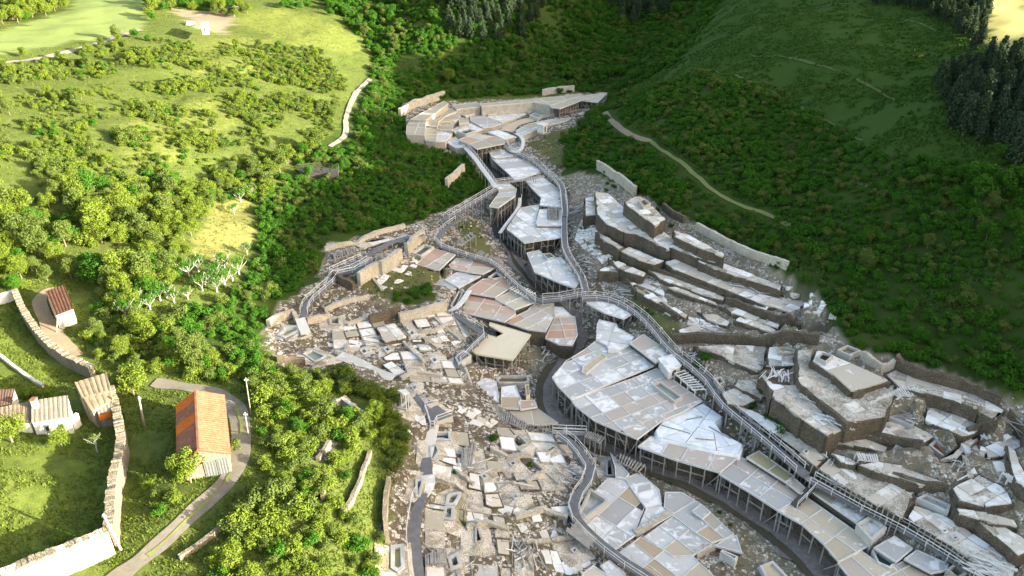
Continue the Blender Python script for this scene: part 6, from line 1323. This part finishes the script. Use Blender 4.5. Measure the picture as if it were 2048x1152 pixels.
VZ = [ # outline (ground), kind, spacing, cover, size range, key
 ([(-200,420),(100,395),(250,365),(400,380),(520,330),(640,300),(560,360),(520,420),(490,395),(430,410),(385,470),(370,545),(330,600),(240,635),(165,560),(100,565),(30,585),(-200,600)], 'tree', 3.3, .9, (.45, .95), 'slope'),
 ([(-200,420),(100,395),(250,365),(400,380),(520,330),(640,300),(560,360),(520,420),(490,395),(430,410),(385,470),(370,545),(330,600),(240,635),(165,560),(100,565),(30,585),(-200,600)], 'bush', 2.2, .8, (.6, 1.2), 'slope'),
 ([(-200,130),(0,128),(285,78),(480,90),(640,100),(720,190),(640,300),(520,330),(400,380),(250,365),(-200,420)], 'bush', 1.6, .60, (.3, .95), 'hill'),
 ([(-200,130),(0,128),(285,78),(480,90),(640,100),(720,190),(640,300),(520,330),(400,380),(250,365),(-200,420)], 'tree', 8, .4, (.35, .6), 'hill'),
 ([(0,118),(150,98),(285,66),(300,84),(160,118),(0,142)], 'tree', 3.6, .8, (.4, .65), 'road'),
 ([(-200,-10),(135,-20),(140,18),(0,60),(-200,88)], 'tree', 3.8, .95, (.55, .9), 'topleft'),
 ([(300,-40),(460,-40),(500,30),(470,38),(340,22),(300,60)], 'tree', 4, .8, (.5, .85), 'topleft'),
 ([(560,-40),(660,-40),(780,60),(800,100),(750,95),(640,20),(560,20)], 'tree', 4, .85, (.5, .85), 'back'),
 ([(520,400),(560,355),(640,300),(700,230),(760,110),(800,180),(815,280),(930,318),(985,372),(860,436),(820,445),(655,472),(640,545),(550,605),(525,650),(515,740),(400,700),(330,640),(420,610),(500,560),(520,480)], 'bush', 1.75, .97, (.5, 1.1), 'ravine'),
 ([(520,400),(560,355),(640,300),(700,230),(760,110),(800,180),(780,300),(640,420),(560,560),(520,650),(400,690),(420,610),(500,560),(520,480)], 'tree', 7, .6, (.35, .6), 'ravine'),
 ([(745,110),(620,-40),(1250,-60),(1450,-20),(1400,70),(1350,130),(1250,180),(1225,184),(1000,192),(900,200),(820,206),(800,190)], 'bush', 2.0, .9, (.6, 1.3), 'back'),
 ([(745,110),(620,-40),(1250,-60),(1450,-20),(1400,70),(1350,130),(1250,180),(1150,165),(1000,160),(830,175)], 'tree', 5, .7, (.4, .8), 'back'),
 ([(870,-40),(1130,-40),(1090,60),(1030,85),(900,85)], 'pine', 4.2, .85, (.65, 1.0), 'backpine'),
 ([(1180,-40),(1400,-40),(1330,40),(1250,60)], 'pine', 4.8, .8, (.65, 1.0), 'backpine'),
 ([(1120,285),(1200,205),(1225,185),(1300,180),(1400,145),(1470,170),(1560,200),(1690,290),(1850,320),(2150,330),(2150,800),(2048,792),(1850,728),(1690,688),(1660,620),(1650,595),(1570,540),(1440,467),(1310,400),(1230,352),(1190,342),(1130,332)], 'bush', 1.75, .95, (.45, 1.05), 'right'),
 ([(1500,480),(1650,420),(1850,400),(2150,420),(2150,780),(1850,710),(1690,660),(1600,540)], 'tree', 6, .55, (.35, .62), 'right'),
 ([(1850,330),(2050,300),(2100,420),(1900,430)], 'tree', 5, .8, (.55, .85), 'right'),
 ([(1270,170),(1380,80),(1500,30),(1600,0),(1700,-10),(1980,-20),(1960,110),(1880,180),(1880,320),(1690,288),(1560,192)], 'bush', 2.1, .5, (.1, .42), 'knoll'),
 ([(1398,140),(1440,150),(1570,190),(1710,275),(1700,300),(1560,215),(1400,158)], 'bush', 1.8, .95, (.5, .9), 'hedge'),
 ([(1860,165),(1960,140),(2150,135),(2150,330),(1990,310),(1900,260)], 'pine', 2.6, 1, (.45, .72), 'rightpine'),
 ([(1700,-25),(1978,-30),(1965,100),(1940,110),(1900,60),(1840,25),(1720,6)], 'pine', 2.8, 1, (.42, .65), 'rightpine'),
 ([(2060,90),(2160,60),(2200,300),(2060,330)], 'pine', 4.2, 1, (.7, 1.0), 'rightpine'),  # unseen pines added out of view to shade the knoll
 ([(490,765),(560,740),(700,750),(800,795),(822,880),(800,940),(770,1000),(760,1420),(190,1420),(370,1180),(470,1060),(520,960),(525,850)], 'bush', 1.7, .95, (.5, 1.1), 'below'),
 ([(490,765),(560,740),(700,750),(800,795),(822,880),(780,950),(740,1000),(640,1400),(330,1400),(430,1160),(490,1060),(530,960),(535,850)], 'tree', 6.5, .5, (.3, .5), 'below'),
 ([(255,930),(345,955),(455,965),(385,1040),(262,1140),(245,1090)], 'bush', 1.8, .75, (.5, 1.0), 'strip'),
 ([(150,610),(235,600),(245,640),(330,640),(400,700),(520,745),(550,745),(480,775),(440,765),(310,748),(235,755),(170,690)], 'bush', 1.8, .9, (.55, 1.1), 'belt'),
 ([(155,610),(235,600),(330,640),(400,700),(420,740),(310,730),(215,710)], 'tree', 4.0, .8, (.4, .75), 'belt'),
 ([(258,800),(345,790),(345,900),(258,900)], 'bush', 4.5, .4, (.35, .6), 'strip'),
 ([(458,800),(470,880),(460,930),(455,930)], 'bush', 1.8, .6, (.4, .7), 'strip'),
 ([(1280,570),(1340,620),(1370,690),(1330,690),(1280,630)], 'bush', 3.5, .35, (.25, .5), 'works'),
 ([(770,606),(805,578),(866,568),(862,602),(815,610)], 'bush', 1.6, .9, (.4, .75), 'works'),
 ([(900,440),(960,430),(985,500),(950,490)], 'bush', 3, .4, (.25, .5), 'works'),
 ([(1300,930),(1480,1010),(1600,1140),(1500,1160),(1430,1060)], 'bush', 3.6, .35, (.18, .4), 'works'),
 ([(850,880),(1180,880),(1180,1150),(850,1150)], 'bush', 5, .3, (.2, .5), 'works'),
 ([(1200,340),(1560,540),(1650,620),(1600,640),(1400,500),(1200,400)], 'bush', 4.5, .3, (.2, .5), 'works'),
]
NM = {'slope': ('sunlit', 'on the left slope above the farm'), 'hill': ('yellow-green', 'on the open sunlit hillside'), 'road': ('low', 'along the pale field road'), 'topleft': ('dense', 'beyond the pale crop field'), 'back': ('shaded', 'on the wooded slope behind the salt works'),
      'ravine': ('dark green', 'on the shaded slope left of the ravine'), 'backpine': ('bluish', 'on the wooded slope behind the salt works'), 'right': ('dark', 'in the thicket right of the slab terraces'), 'knoll': ('small dark', 'dotted over the grassy knoll'), 'hedge': ('olive', 'in the hedge line across the knoll'),
      'rightpine': ('dark', 'in the stand beside the pale wheat field'), 'below': ('bright yellow-green', 'in the scrub below the gravel track'), 'strip': ('bright', 'between the thick wall and the gravel track'), 'belt': ('leafy', 'in the belt between shed and gravel track'), 'works': ('tiny', 'growing wild among the salt terraces')}
BLOCK = []                                           # lines and circles kept free of plants
for reg, pts, rad in (('H', [(880,45),(1130,80),(1250,100),(1340,160),(1380,260),(1385,400),(1370,500),(1300,620),(1180,730),(1020,880),(850,1030),(690,1152)], 2.3), ('G', [(320,140),(290,190),(310,270),(360,360),(410,450),(500,540)], 2.0), ('B', [(262,460),(205,510),(150,590),(118,680),(125,760),(110,800),(30,850)], 3.0),
                      ('A', [(0,365),(140,352),(300,325),(450,285),(640,225),(815,172)], 2.4), ('X', [(1208,225),(1240,258),(1300,282),(1345,315),(1385,345),(1420,380),(1465,405),(1535,428)], 1.8),
                      ('G', [(135,190),(235,395),(385,585),(580,712),(700,765)], 1.6), ('H', [(655,150),(708,360),(722,450),(680,700),(662,985)], 2.0), ('H', [(655,1015),(440,1110),(180,1215)], 2.6), ('X', [(741,908),(722,965),(703,1008)], 1.5), ('X', [(779,968),(773,1000),(771,1050)], 1.6),
                      ('H', [(1030,1060),(1120,1000),(1280,880)], 1.3), ('X', [(398,840),(402,880),(405,925)], 5.5), ('X', [(125,610),(135,635),(140,660)], 4.0), ('X', [(90,830),(120,830)], 7), ('X', [(195,790),(205,830)], 5), ('X', [(655,895),(640,925)], 1.3), ('X', [(380,45),(410,45),(440,55)], 5), ('X', [(640,340),(600,342)], 3), ('I', [(195,146),(260,165),(325,182)], 2.2)):
    BLOCK.append((resample([p[:2] for p in GS(reg, pts)], .8), rad))
ITEMS = []
for poly, kind, sp, cover, (s0, s1), key in VZ:
    q = [(min(max(a, -300), 2300), max(b, -15)) for a, b in poly]
    w3 = march([a[0] for a in q], [a[1] for a in q], hg)
    x0, x1, y0, y1 = max(w3[:, 0].min(), -330), min(w3[:, 0].max(), 260), max(w3[:, 1].min(), 30), min(w3[:, 1].max() + 15, 430)
    gx, gy = np.meshgrid(np.arange(x0, x1, sp), np.arange(y0, y1, sp)); gx = gx.ravel() + RNG.uniform(-.5, .5, gx.size) * sp; gy = gy.ravel() + RNG.uniform(-.5, .5, gy.size) * sp
    gz_ = hg(gx, gy); px, py = project(gx, gy, gz_); ok = inpoly(px, py, poly)
    if cover < .94 or key in ('right', 'ravine'): ok &= (smooth_noise(gx, gy, 6.5 if kind == 'bush' else 13, 31) * .5 + .5 + RNG.uniform(-.25, .25, len(gx))) < cover * (1.3 if cover > .9 else 1) + (.0 if key != 'hill' else -.02)
    gx, gy, gz_ = gx[ok], gy[ok], gz_[ok]; free = np.ones(len(gx), bool)
    for L, rad in BLOCK:
        m = (gx > L[:, 0].min() - rad) & (gx < L[:, 0].max() + rad) & (gy > L[:, 1].min() - rad) & (gy < L[:, 1].max() + rad)
        if m.any():
            i = np.where(m)[0]; d = np.min((gx[i][:, None] - L[None, :, 0]) ** 2 + (gy[i][:, None] - L[None, :, 1]) ** 2, axis=1); free[i] &= d > rad * rad
    if key in ('works', 'right', 'ravine', 'below'):
        for pl, zc in PADS: free &= ~inpoly(gx, gy, inset(pl, -.5))
    for a, b, c in zip(gx[free], gy[free], gz_[free]): ITEMS.append((kind, key, float(a), float(b), float(c), (s0 + (s1 - s0) * min(1.25, max(0, .42 + .38 * float(smooth_noise(np.array([a]), np.array([b]), 5.0, 61)[0]) + random.gauss(0, .2))))))
# single plants placed one by one
for kind, key, bx, by, s in (('tree', 'farm', 25, 885, .72), ('tree', 'farm', 125, 895, .5), ('bush', 'farm', 90, 800, .9), ('bush', 'farm', 60, 795, .7), ('bush', 'farm', 118, 1090, .5), ('bush', 'farm', 85, 1110, .3), ('tree', 'barn', 268, 790, .8), ('bush', 'barn', 245, 770, 1.2), ('tree', 'barn', 382, 965, .68), ('bush', 'barn', 362, 945, 1.1), ('bush', 'barn', 470, 900, .7), ('bush', 'terrace', 1560, 870, 1.1), ('bush', 'terrace', 1545, 855, .9), ('bush', 'terrace', 1532, 845, .8), ('bush', 'terrace', 1525, 790, .6), ('bush', 'terrace', 1504, 815, .5), ('bush', 'yard', 1410, 720, .8), ('bush', 'yard', 1395, 735, .7), ('tree', 'hollow', 1265, 165, 1.0), ('tree', 'hollow', 1240, 150, .9), ('tree', 'tawny', 897, 165, .9), ('pine', 'rightpine', 2030, 330, .75), ('pine', 'rightpine', 1995, 245, .7), ('pine', 'rightpine', 1955, 270, .7), ('tree', 'right', 1955, 375, .95), ('tree', 'right', 2005, 390, .75)):
    g = G(bx, by); ITEMS.append((kind, key, g[0], g[1], g[2], s))
NM.update({'farm': ('garden', 'on the lawn by the white farmhouse'), 'barn': ('leafy', 'crowding the red roofed barn'), 'terrace': ('dark spreading', 'on the pale terrace beside the boardwalk'), 'yard': ('grey-green', 'beside the rust puddle yard'), 'hollow': ('round dark', 'in the hollow at the valley head'), 'tawny': ('rounded tawny', 'at the edge of the back slope')})
PROTO = {'tree': [], 'bush': [], 'pine': []}
def place(kind, key, x, y, z, s, vi):
    adj, where = NM[key]; rz = random.uniform(0, 6.28); mid = {'tree': .7, 'bush': .9, 'pine': .6}[kind]; adj0 = adj; adj = ('large ' if s > mid * 1.18 else 'small ' if s < mid * .8 else 'mid-sized ') + adj if not adj.startswith(('small', 'tiny')) else adj; nm = {'tree': 'broadleaf_tree', 'bush': 'bush', 'pine': 'pine_tree'}[kind]
    shade = ['green', 'yellowish', 'olive', 'green', 'yellowish'][vi] if kind != 'pine' else ['short', 'medium', 'tall'][vi]
    if kind == 'bush':
        o = bpy.data.objects.new('bush', BUSH[vi]); COL.objects.link(o); o.location = (x, y, z); o.rotation_euler = (0, 0, rz); o.scale = (s, s, s * random.uniform(.8, 1.15))
        tag(o, f'{adj} {shade}-leaved bush {where}', 'bush', f'{adj0} bushes {where}'); src = o
    else:
        cr, tr = (TREE if kind == 'tree' else PINE)[vi]
        o = thing(nm, (f'{adj} tree with {shade} crown {where}' if kind == 'tree' else f'{adj} {shade} pine {where}'), 'tree', (x, y, z), f'{adj0} {"trees" if kind == "tree" else "pines"} {where}')
        o.rotation_euler = (0, 0, rz); o.scale = (s, s, s * random.uniform(.85, 1.15))
        link(bpy.data.objects.new('trunk', tr), o); src = link(bpy.data.objects.new('crown', cr), o)
    PROTO[kind].append((vi, src)); return o
def vsize(it): d = math.dist((it[2], it[3], it[4]), CAM); return it[5] * (3 if it[0] == 'tree' else 1.5) / d
def inview(it):
    px, py = project(np.array([it[2]]), np.array([it[3]]), np.array([it[4] + 1])); return -20 < px[0] < 2068 and -20 < py[0] < 1180
rest = []
for kind, lim in (('tree', 285), ('bush', 290), ('pine', 285)):
    L = sorted([i for i in ITEMS if i[0] == kind], key=lambda i: (not inview(i), -vsize(i)))
    for k, it in enumerate(L):
        vi = random.choice({'tree': (0, 3, 0, 3, 0, 2), 'bush': (0, 3, 0, 3, 2), 'pine': (0, 1, 2)}[kind]) if it[1] in ('right', 'back', 'ravine', 'knoll', 'hedge', 'rightpine', 'backpine', 'hollow', 'works', 'terrace', 'yard') or kind == 'pine' else random.choice({'tree': (1, 4, 2, 1, 4, 2, 0), 'bush': (1, 2, 1, 2, 1, 2, 1, 0)}[kind])  # sunlit zones get leaves with sun painted in, shaded zones the green ones
        if k < lim: place(*it, vi)
        else: rest.append(it + (vi,))
def scatter(name, label, cat, items, kind):
    me = bpy.data.meshes.new(name); me.from_pydata([(i[2], i[3], i[4]) for i in items], [], [])
    for nm, vals, ty in (('rot', [random.uniform(0, 6.28) for _ in items], 'FLOAT'), ('scl', [i[5] for i in items], 'FLOAT'), ('vid', [i[6] for i in items], 'INT')):
        a = me.attributes.new(nm, ty, 'POINT'); a.data.foreach_set('value', vals)
    o = link(bpy.data.objects.new(name, me)); tag(o, label, cat, kind='stuff')
    ng = bpy.data.node_groups.new(name, 'GeometryNodeTree'); ng.interface.new_socket('Geometry', in_out='INPUT', socket_type='NodeSocketGeometry'); ng.interface.new_socket('Geometry', in_out='OUTPUT', socket_type='NodeSocketGeometry')
    N = ng.nodes; Lk = ng.links; gi = N.new('NodeGroupInput'); go = N.new('NodeGroupOutput'); jn = N.new('GeometryNodeJoinGeometry')
    def at(nm, ty): n = N.new('GeometryNodeInputNamedAttribute'); n.data_type = ty; n.inputs[0].default_value = nm; return n.outputs[0]
    rot, scl, vid = at('rot', 'FLOAT'), at('scl', 'FLOAT'), at('vid', 'INT'); cx = N.new('ShaderNodeCombineXYZ'); Lk.new(rot, cx.inputs[2])
    done = set()
    for vi, src in PROTO[kind]:
        if vi in done: continue
        done.add(vi); oi = N.new('GeometryNodeObjectInfo'); oi.inputs[0].default_value = src; oi.inputs['As Instance'].default_value = True
        cmp_ = N.new('FunctionNodeCompare'); cmp_.data_type = 'INT'; cmp_.operation = 'EQUAL'; ins = [s for s in cmp_.inputs if s.type == 'INT']; Lk.new(vid, ins[0]); ins[1].default_value = vi
        ip = N.new('GeometryNodeInstanceOnPoints'); Lk.new(gi.outputs[0], ip.inputs['Points']); Lk.new(cmp_.outputs[0], ip.inputs['Selection']); Lk.new(oi.outputs['Geometry'], ip.inputs['Instance']); Lk.new(cx.outputs[0], ip.inputs['Rotation']); Lk.new(scl, ip.inputs['Scale']); Lk.new(ip.outputs[0], jn.inputs[0])
    Lk.new(jn.outputs[0], go.inputs[0]); md = o.modifiers.new('plants', 'NODES'); md.node_group = ng
ST = {'hillside_scrub': ('low sunlit scrub covering the left hillside', ('hill', 'slope', 'road', 'topleft', 'belt', 'strip', 'below', 'farm', 'barn')), 'ravine_scrub': ('dense dark scrub covering the slope left of the ravine', ('ravine', 'works', 'terrace', 'yard')), 'thicket': ('dense shaded thicket covering the right slope and knoll', ('right', 'knoll', 'hedge', 'rightpine')), 'back_wood': ('shaded wood and scrub covering the slope behind the salt works', ('back', 'backpine', 'hollow', 'tawny'))}
for nm, (lab, keys) in ST.items():
    for kind in ('bush', 'tree', 'pine'):
        it = [i for i in rest if i[0] == kind and i[1] in keys]
        if it: scatter(nm, lab, 'vegetation', it, kind)
# pale pruned orchard trees
OR = S('D', [(1425,370),(1350,140),(1380,490),(1295,455),(1245,495),(1340,525),(1165,580),(1250,590),(1300,560),(1145,470),(1090,500),(1085,630),(1005,650),(925,640),(865,690),(795,670),(700,680),(725,730),(1180,545),(1230,545),(1385,70),(1440,50),(960,620),(800,715)])
om = []
for k in range(3):
    r = random.Random(k); m = MB(); m.tube((0, 0, -.3), (r.uniform(-.1, .1), 0, .9), .17, .14, 6)
    for i in range(6):
        a = i * 1.05 + r.uniform(-.3, .3); e1 = (math.cos(a) * .9, math.sin(a) * .9, 1.6 + r.uniform(0, .4)); m.tube((0, 0, .8), e1, .08, .06, 5)
        for j in range(2):
            e2 = (e1[0] * 1.5 + r.uniform(-.4, .4), e1[1] * 1.5 + r.uniform(-.4, .4), e1[2] + r.uniform(.4, 1.1)); m.tube(e1, e2, .055, .03, 5)
    me = bpy.data.meshes.new('trunk'); me.from_pydata(m.V, [], m.F); me.materials.append(MT['bark_pale']); om.append((me, crown(90 + k, 1.6, 1.7, 420, .26, 'leaf_green', 1.3, 9, .42)))
for k, (x, y) in enumerate(OR):
    g = G(x, y); T = thing('orchard_tree', 'pruned orchard tree with pale bare limbs and thin leaves on the small clearing', 'tree', g, 'pale pruned trees of the orchard clearing'); T.rotation_euler = (0, 0, random.uniform(0, 6)); s = random.uniform(.75, 1.15); T.scale = (s, s, s)
    link(bpy.data.objects.new('trunk', om[k % 3][0]), T); link(bpy.data.objects.new('crown', om[k % 3][1]), T)
g = G(195, 905); T = thing('young_tree', 'young thin tree with sparse leaves beside the farm lane', 'tree', g); T.scale = (.9, .9, .9); link(bpy.data.objects.new('trunk', trunk_mesh(5, 2.6, .1, 'bark_pale')), T); link(bpy.data.objects.new('crown', crown(99, 1.3, 1.8, 160, .26, 'leaf_olive', 1.4, 8, .4)), T)
# grass tufts on the open ground
def tufts(n, xr, yr, pxr, zones, mat, label, h0, h1, wd, thr):
    gx = RNG.uniform(*xr, n); gy = RNG.uniform(*yr, n); keep = RNG.uniform(0, 1, n) < np.clip(130 / np.hypot(gx, gy), .15, 1); gx, gy = gx[keep], gy[keep]; gz_ = hg(gx, gy)
    px, py = project(gx, gy, gz_); zi_ = zone_of(gx, gy, gz_, 3); names = np.array([q[0] for q in Zn] + ['none'])[zi_]
    ok = (px > pxr[0]) & (px < pxr[1]) & (py > -10) & (py < 1170) & np.isin(names, zones) & (smooth_noise(gx, gy, 3, 41) + .5 * smooth_noise(gx, gy, 9, 42) > thr)
    for L, rad in BLOCK[:5]:
        m = (gx > L[:, 0].min() - 3) & (gx < L[:, 0].max() + 3) & (gy > L[:, 1].min() - 3) & (gy < L[:, 1].max() + 3) & ok; i = np.where(m)[0]
        if len(i): d = np.min((gx[i][:, None] - L[None, :, 0]) ** 2 + (gy[i][:, None] - L[None, :, 1]) ** 2, axis=1); ok[i] &= d > 1.8
    gx, gy, gz_ = gx[ok], gy[ok], gz_[ok]; k = 3; gx = np.repeat(gx, k); gy = np.repeat(gy, k); gz_ = np.repeat(gz_, k); m = len(gx)
    gx = gx + RNG.normal(0, .18, m); gy = gy + RNG.normal(0, .18, m); hh = RNG.uniform(h0, h1, m); a = RNG.uniform(0, 6.28, m)
    V = np.stack([np.c_[gx - np.cos(a) * wd, gy - np.sin(a) * wd, gz_ - .05], np.c_[gx + np.cos(a) * wd, gy + np.sin(a) * wd, gz_ - .05], np.c_[gx + RNG.normal(0, .18, m), gy + RNG.normal(0, .18, m), gz_ + hh]], 1).reshape(-1, 3)
    me = bpy.data.meshes.new('grass'); me.from_pydata(V.tolist(), [], np.arange(3 * m).reshape(m, 3).tolist()); me.materials.append(MT[mat])
    tag(link(bpy.data.objects.new('grass', me)), label, 'grass', kind='stuff')
tufts(110000, (-260, 60), (45, 330), (-20, 1250), ['none', 'meadow', 'lit', 'dry', 'mossy'], 'grass', 'rough sunlit grass tufts over meadow and left hillside', .06, .30, .16, -.5)
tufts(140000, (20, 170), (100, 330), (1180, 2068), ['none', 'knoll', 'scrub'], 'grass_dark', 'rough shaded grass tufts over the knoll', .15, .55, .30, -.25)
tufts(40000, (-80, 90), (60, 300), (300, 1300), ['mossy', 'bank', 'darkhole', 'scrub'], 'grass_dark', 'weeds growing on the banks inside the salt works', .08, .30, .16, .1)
tufts(60000, (-90, -5), (45, 115), (-20, 800), ['none', 'meadow'], 'grass', 'denser grass tufts round farm and gravel track', .05, .22, .11, -.9)
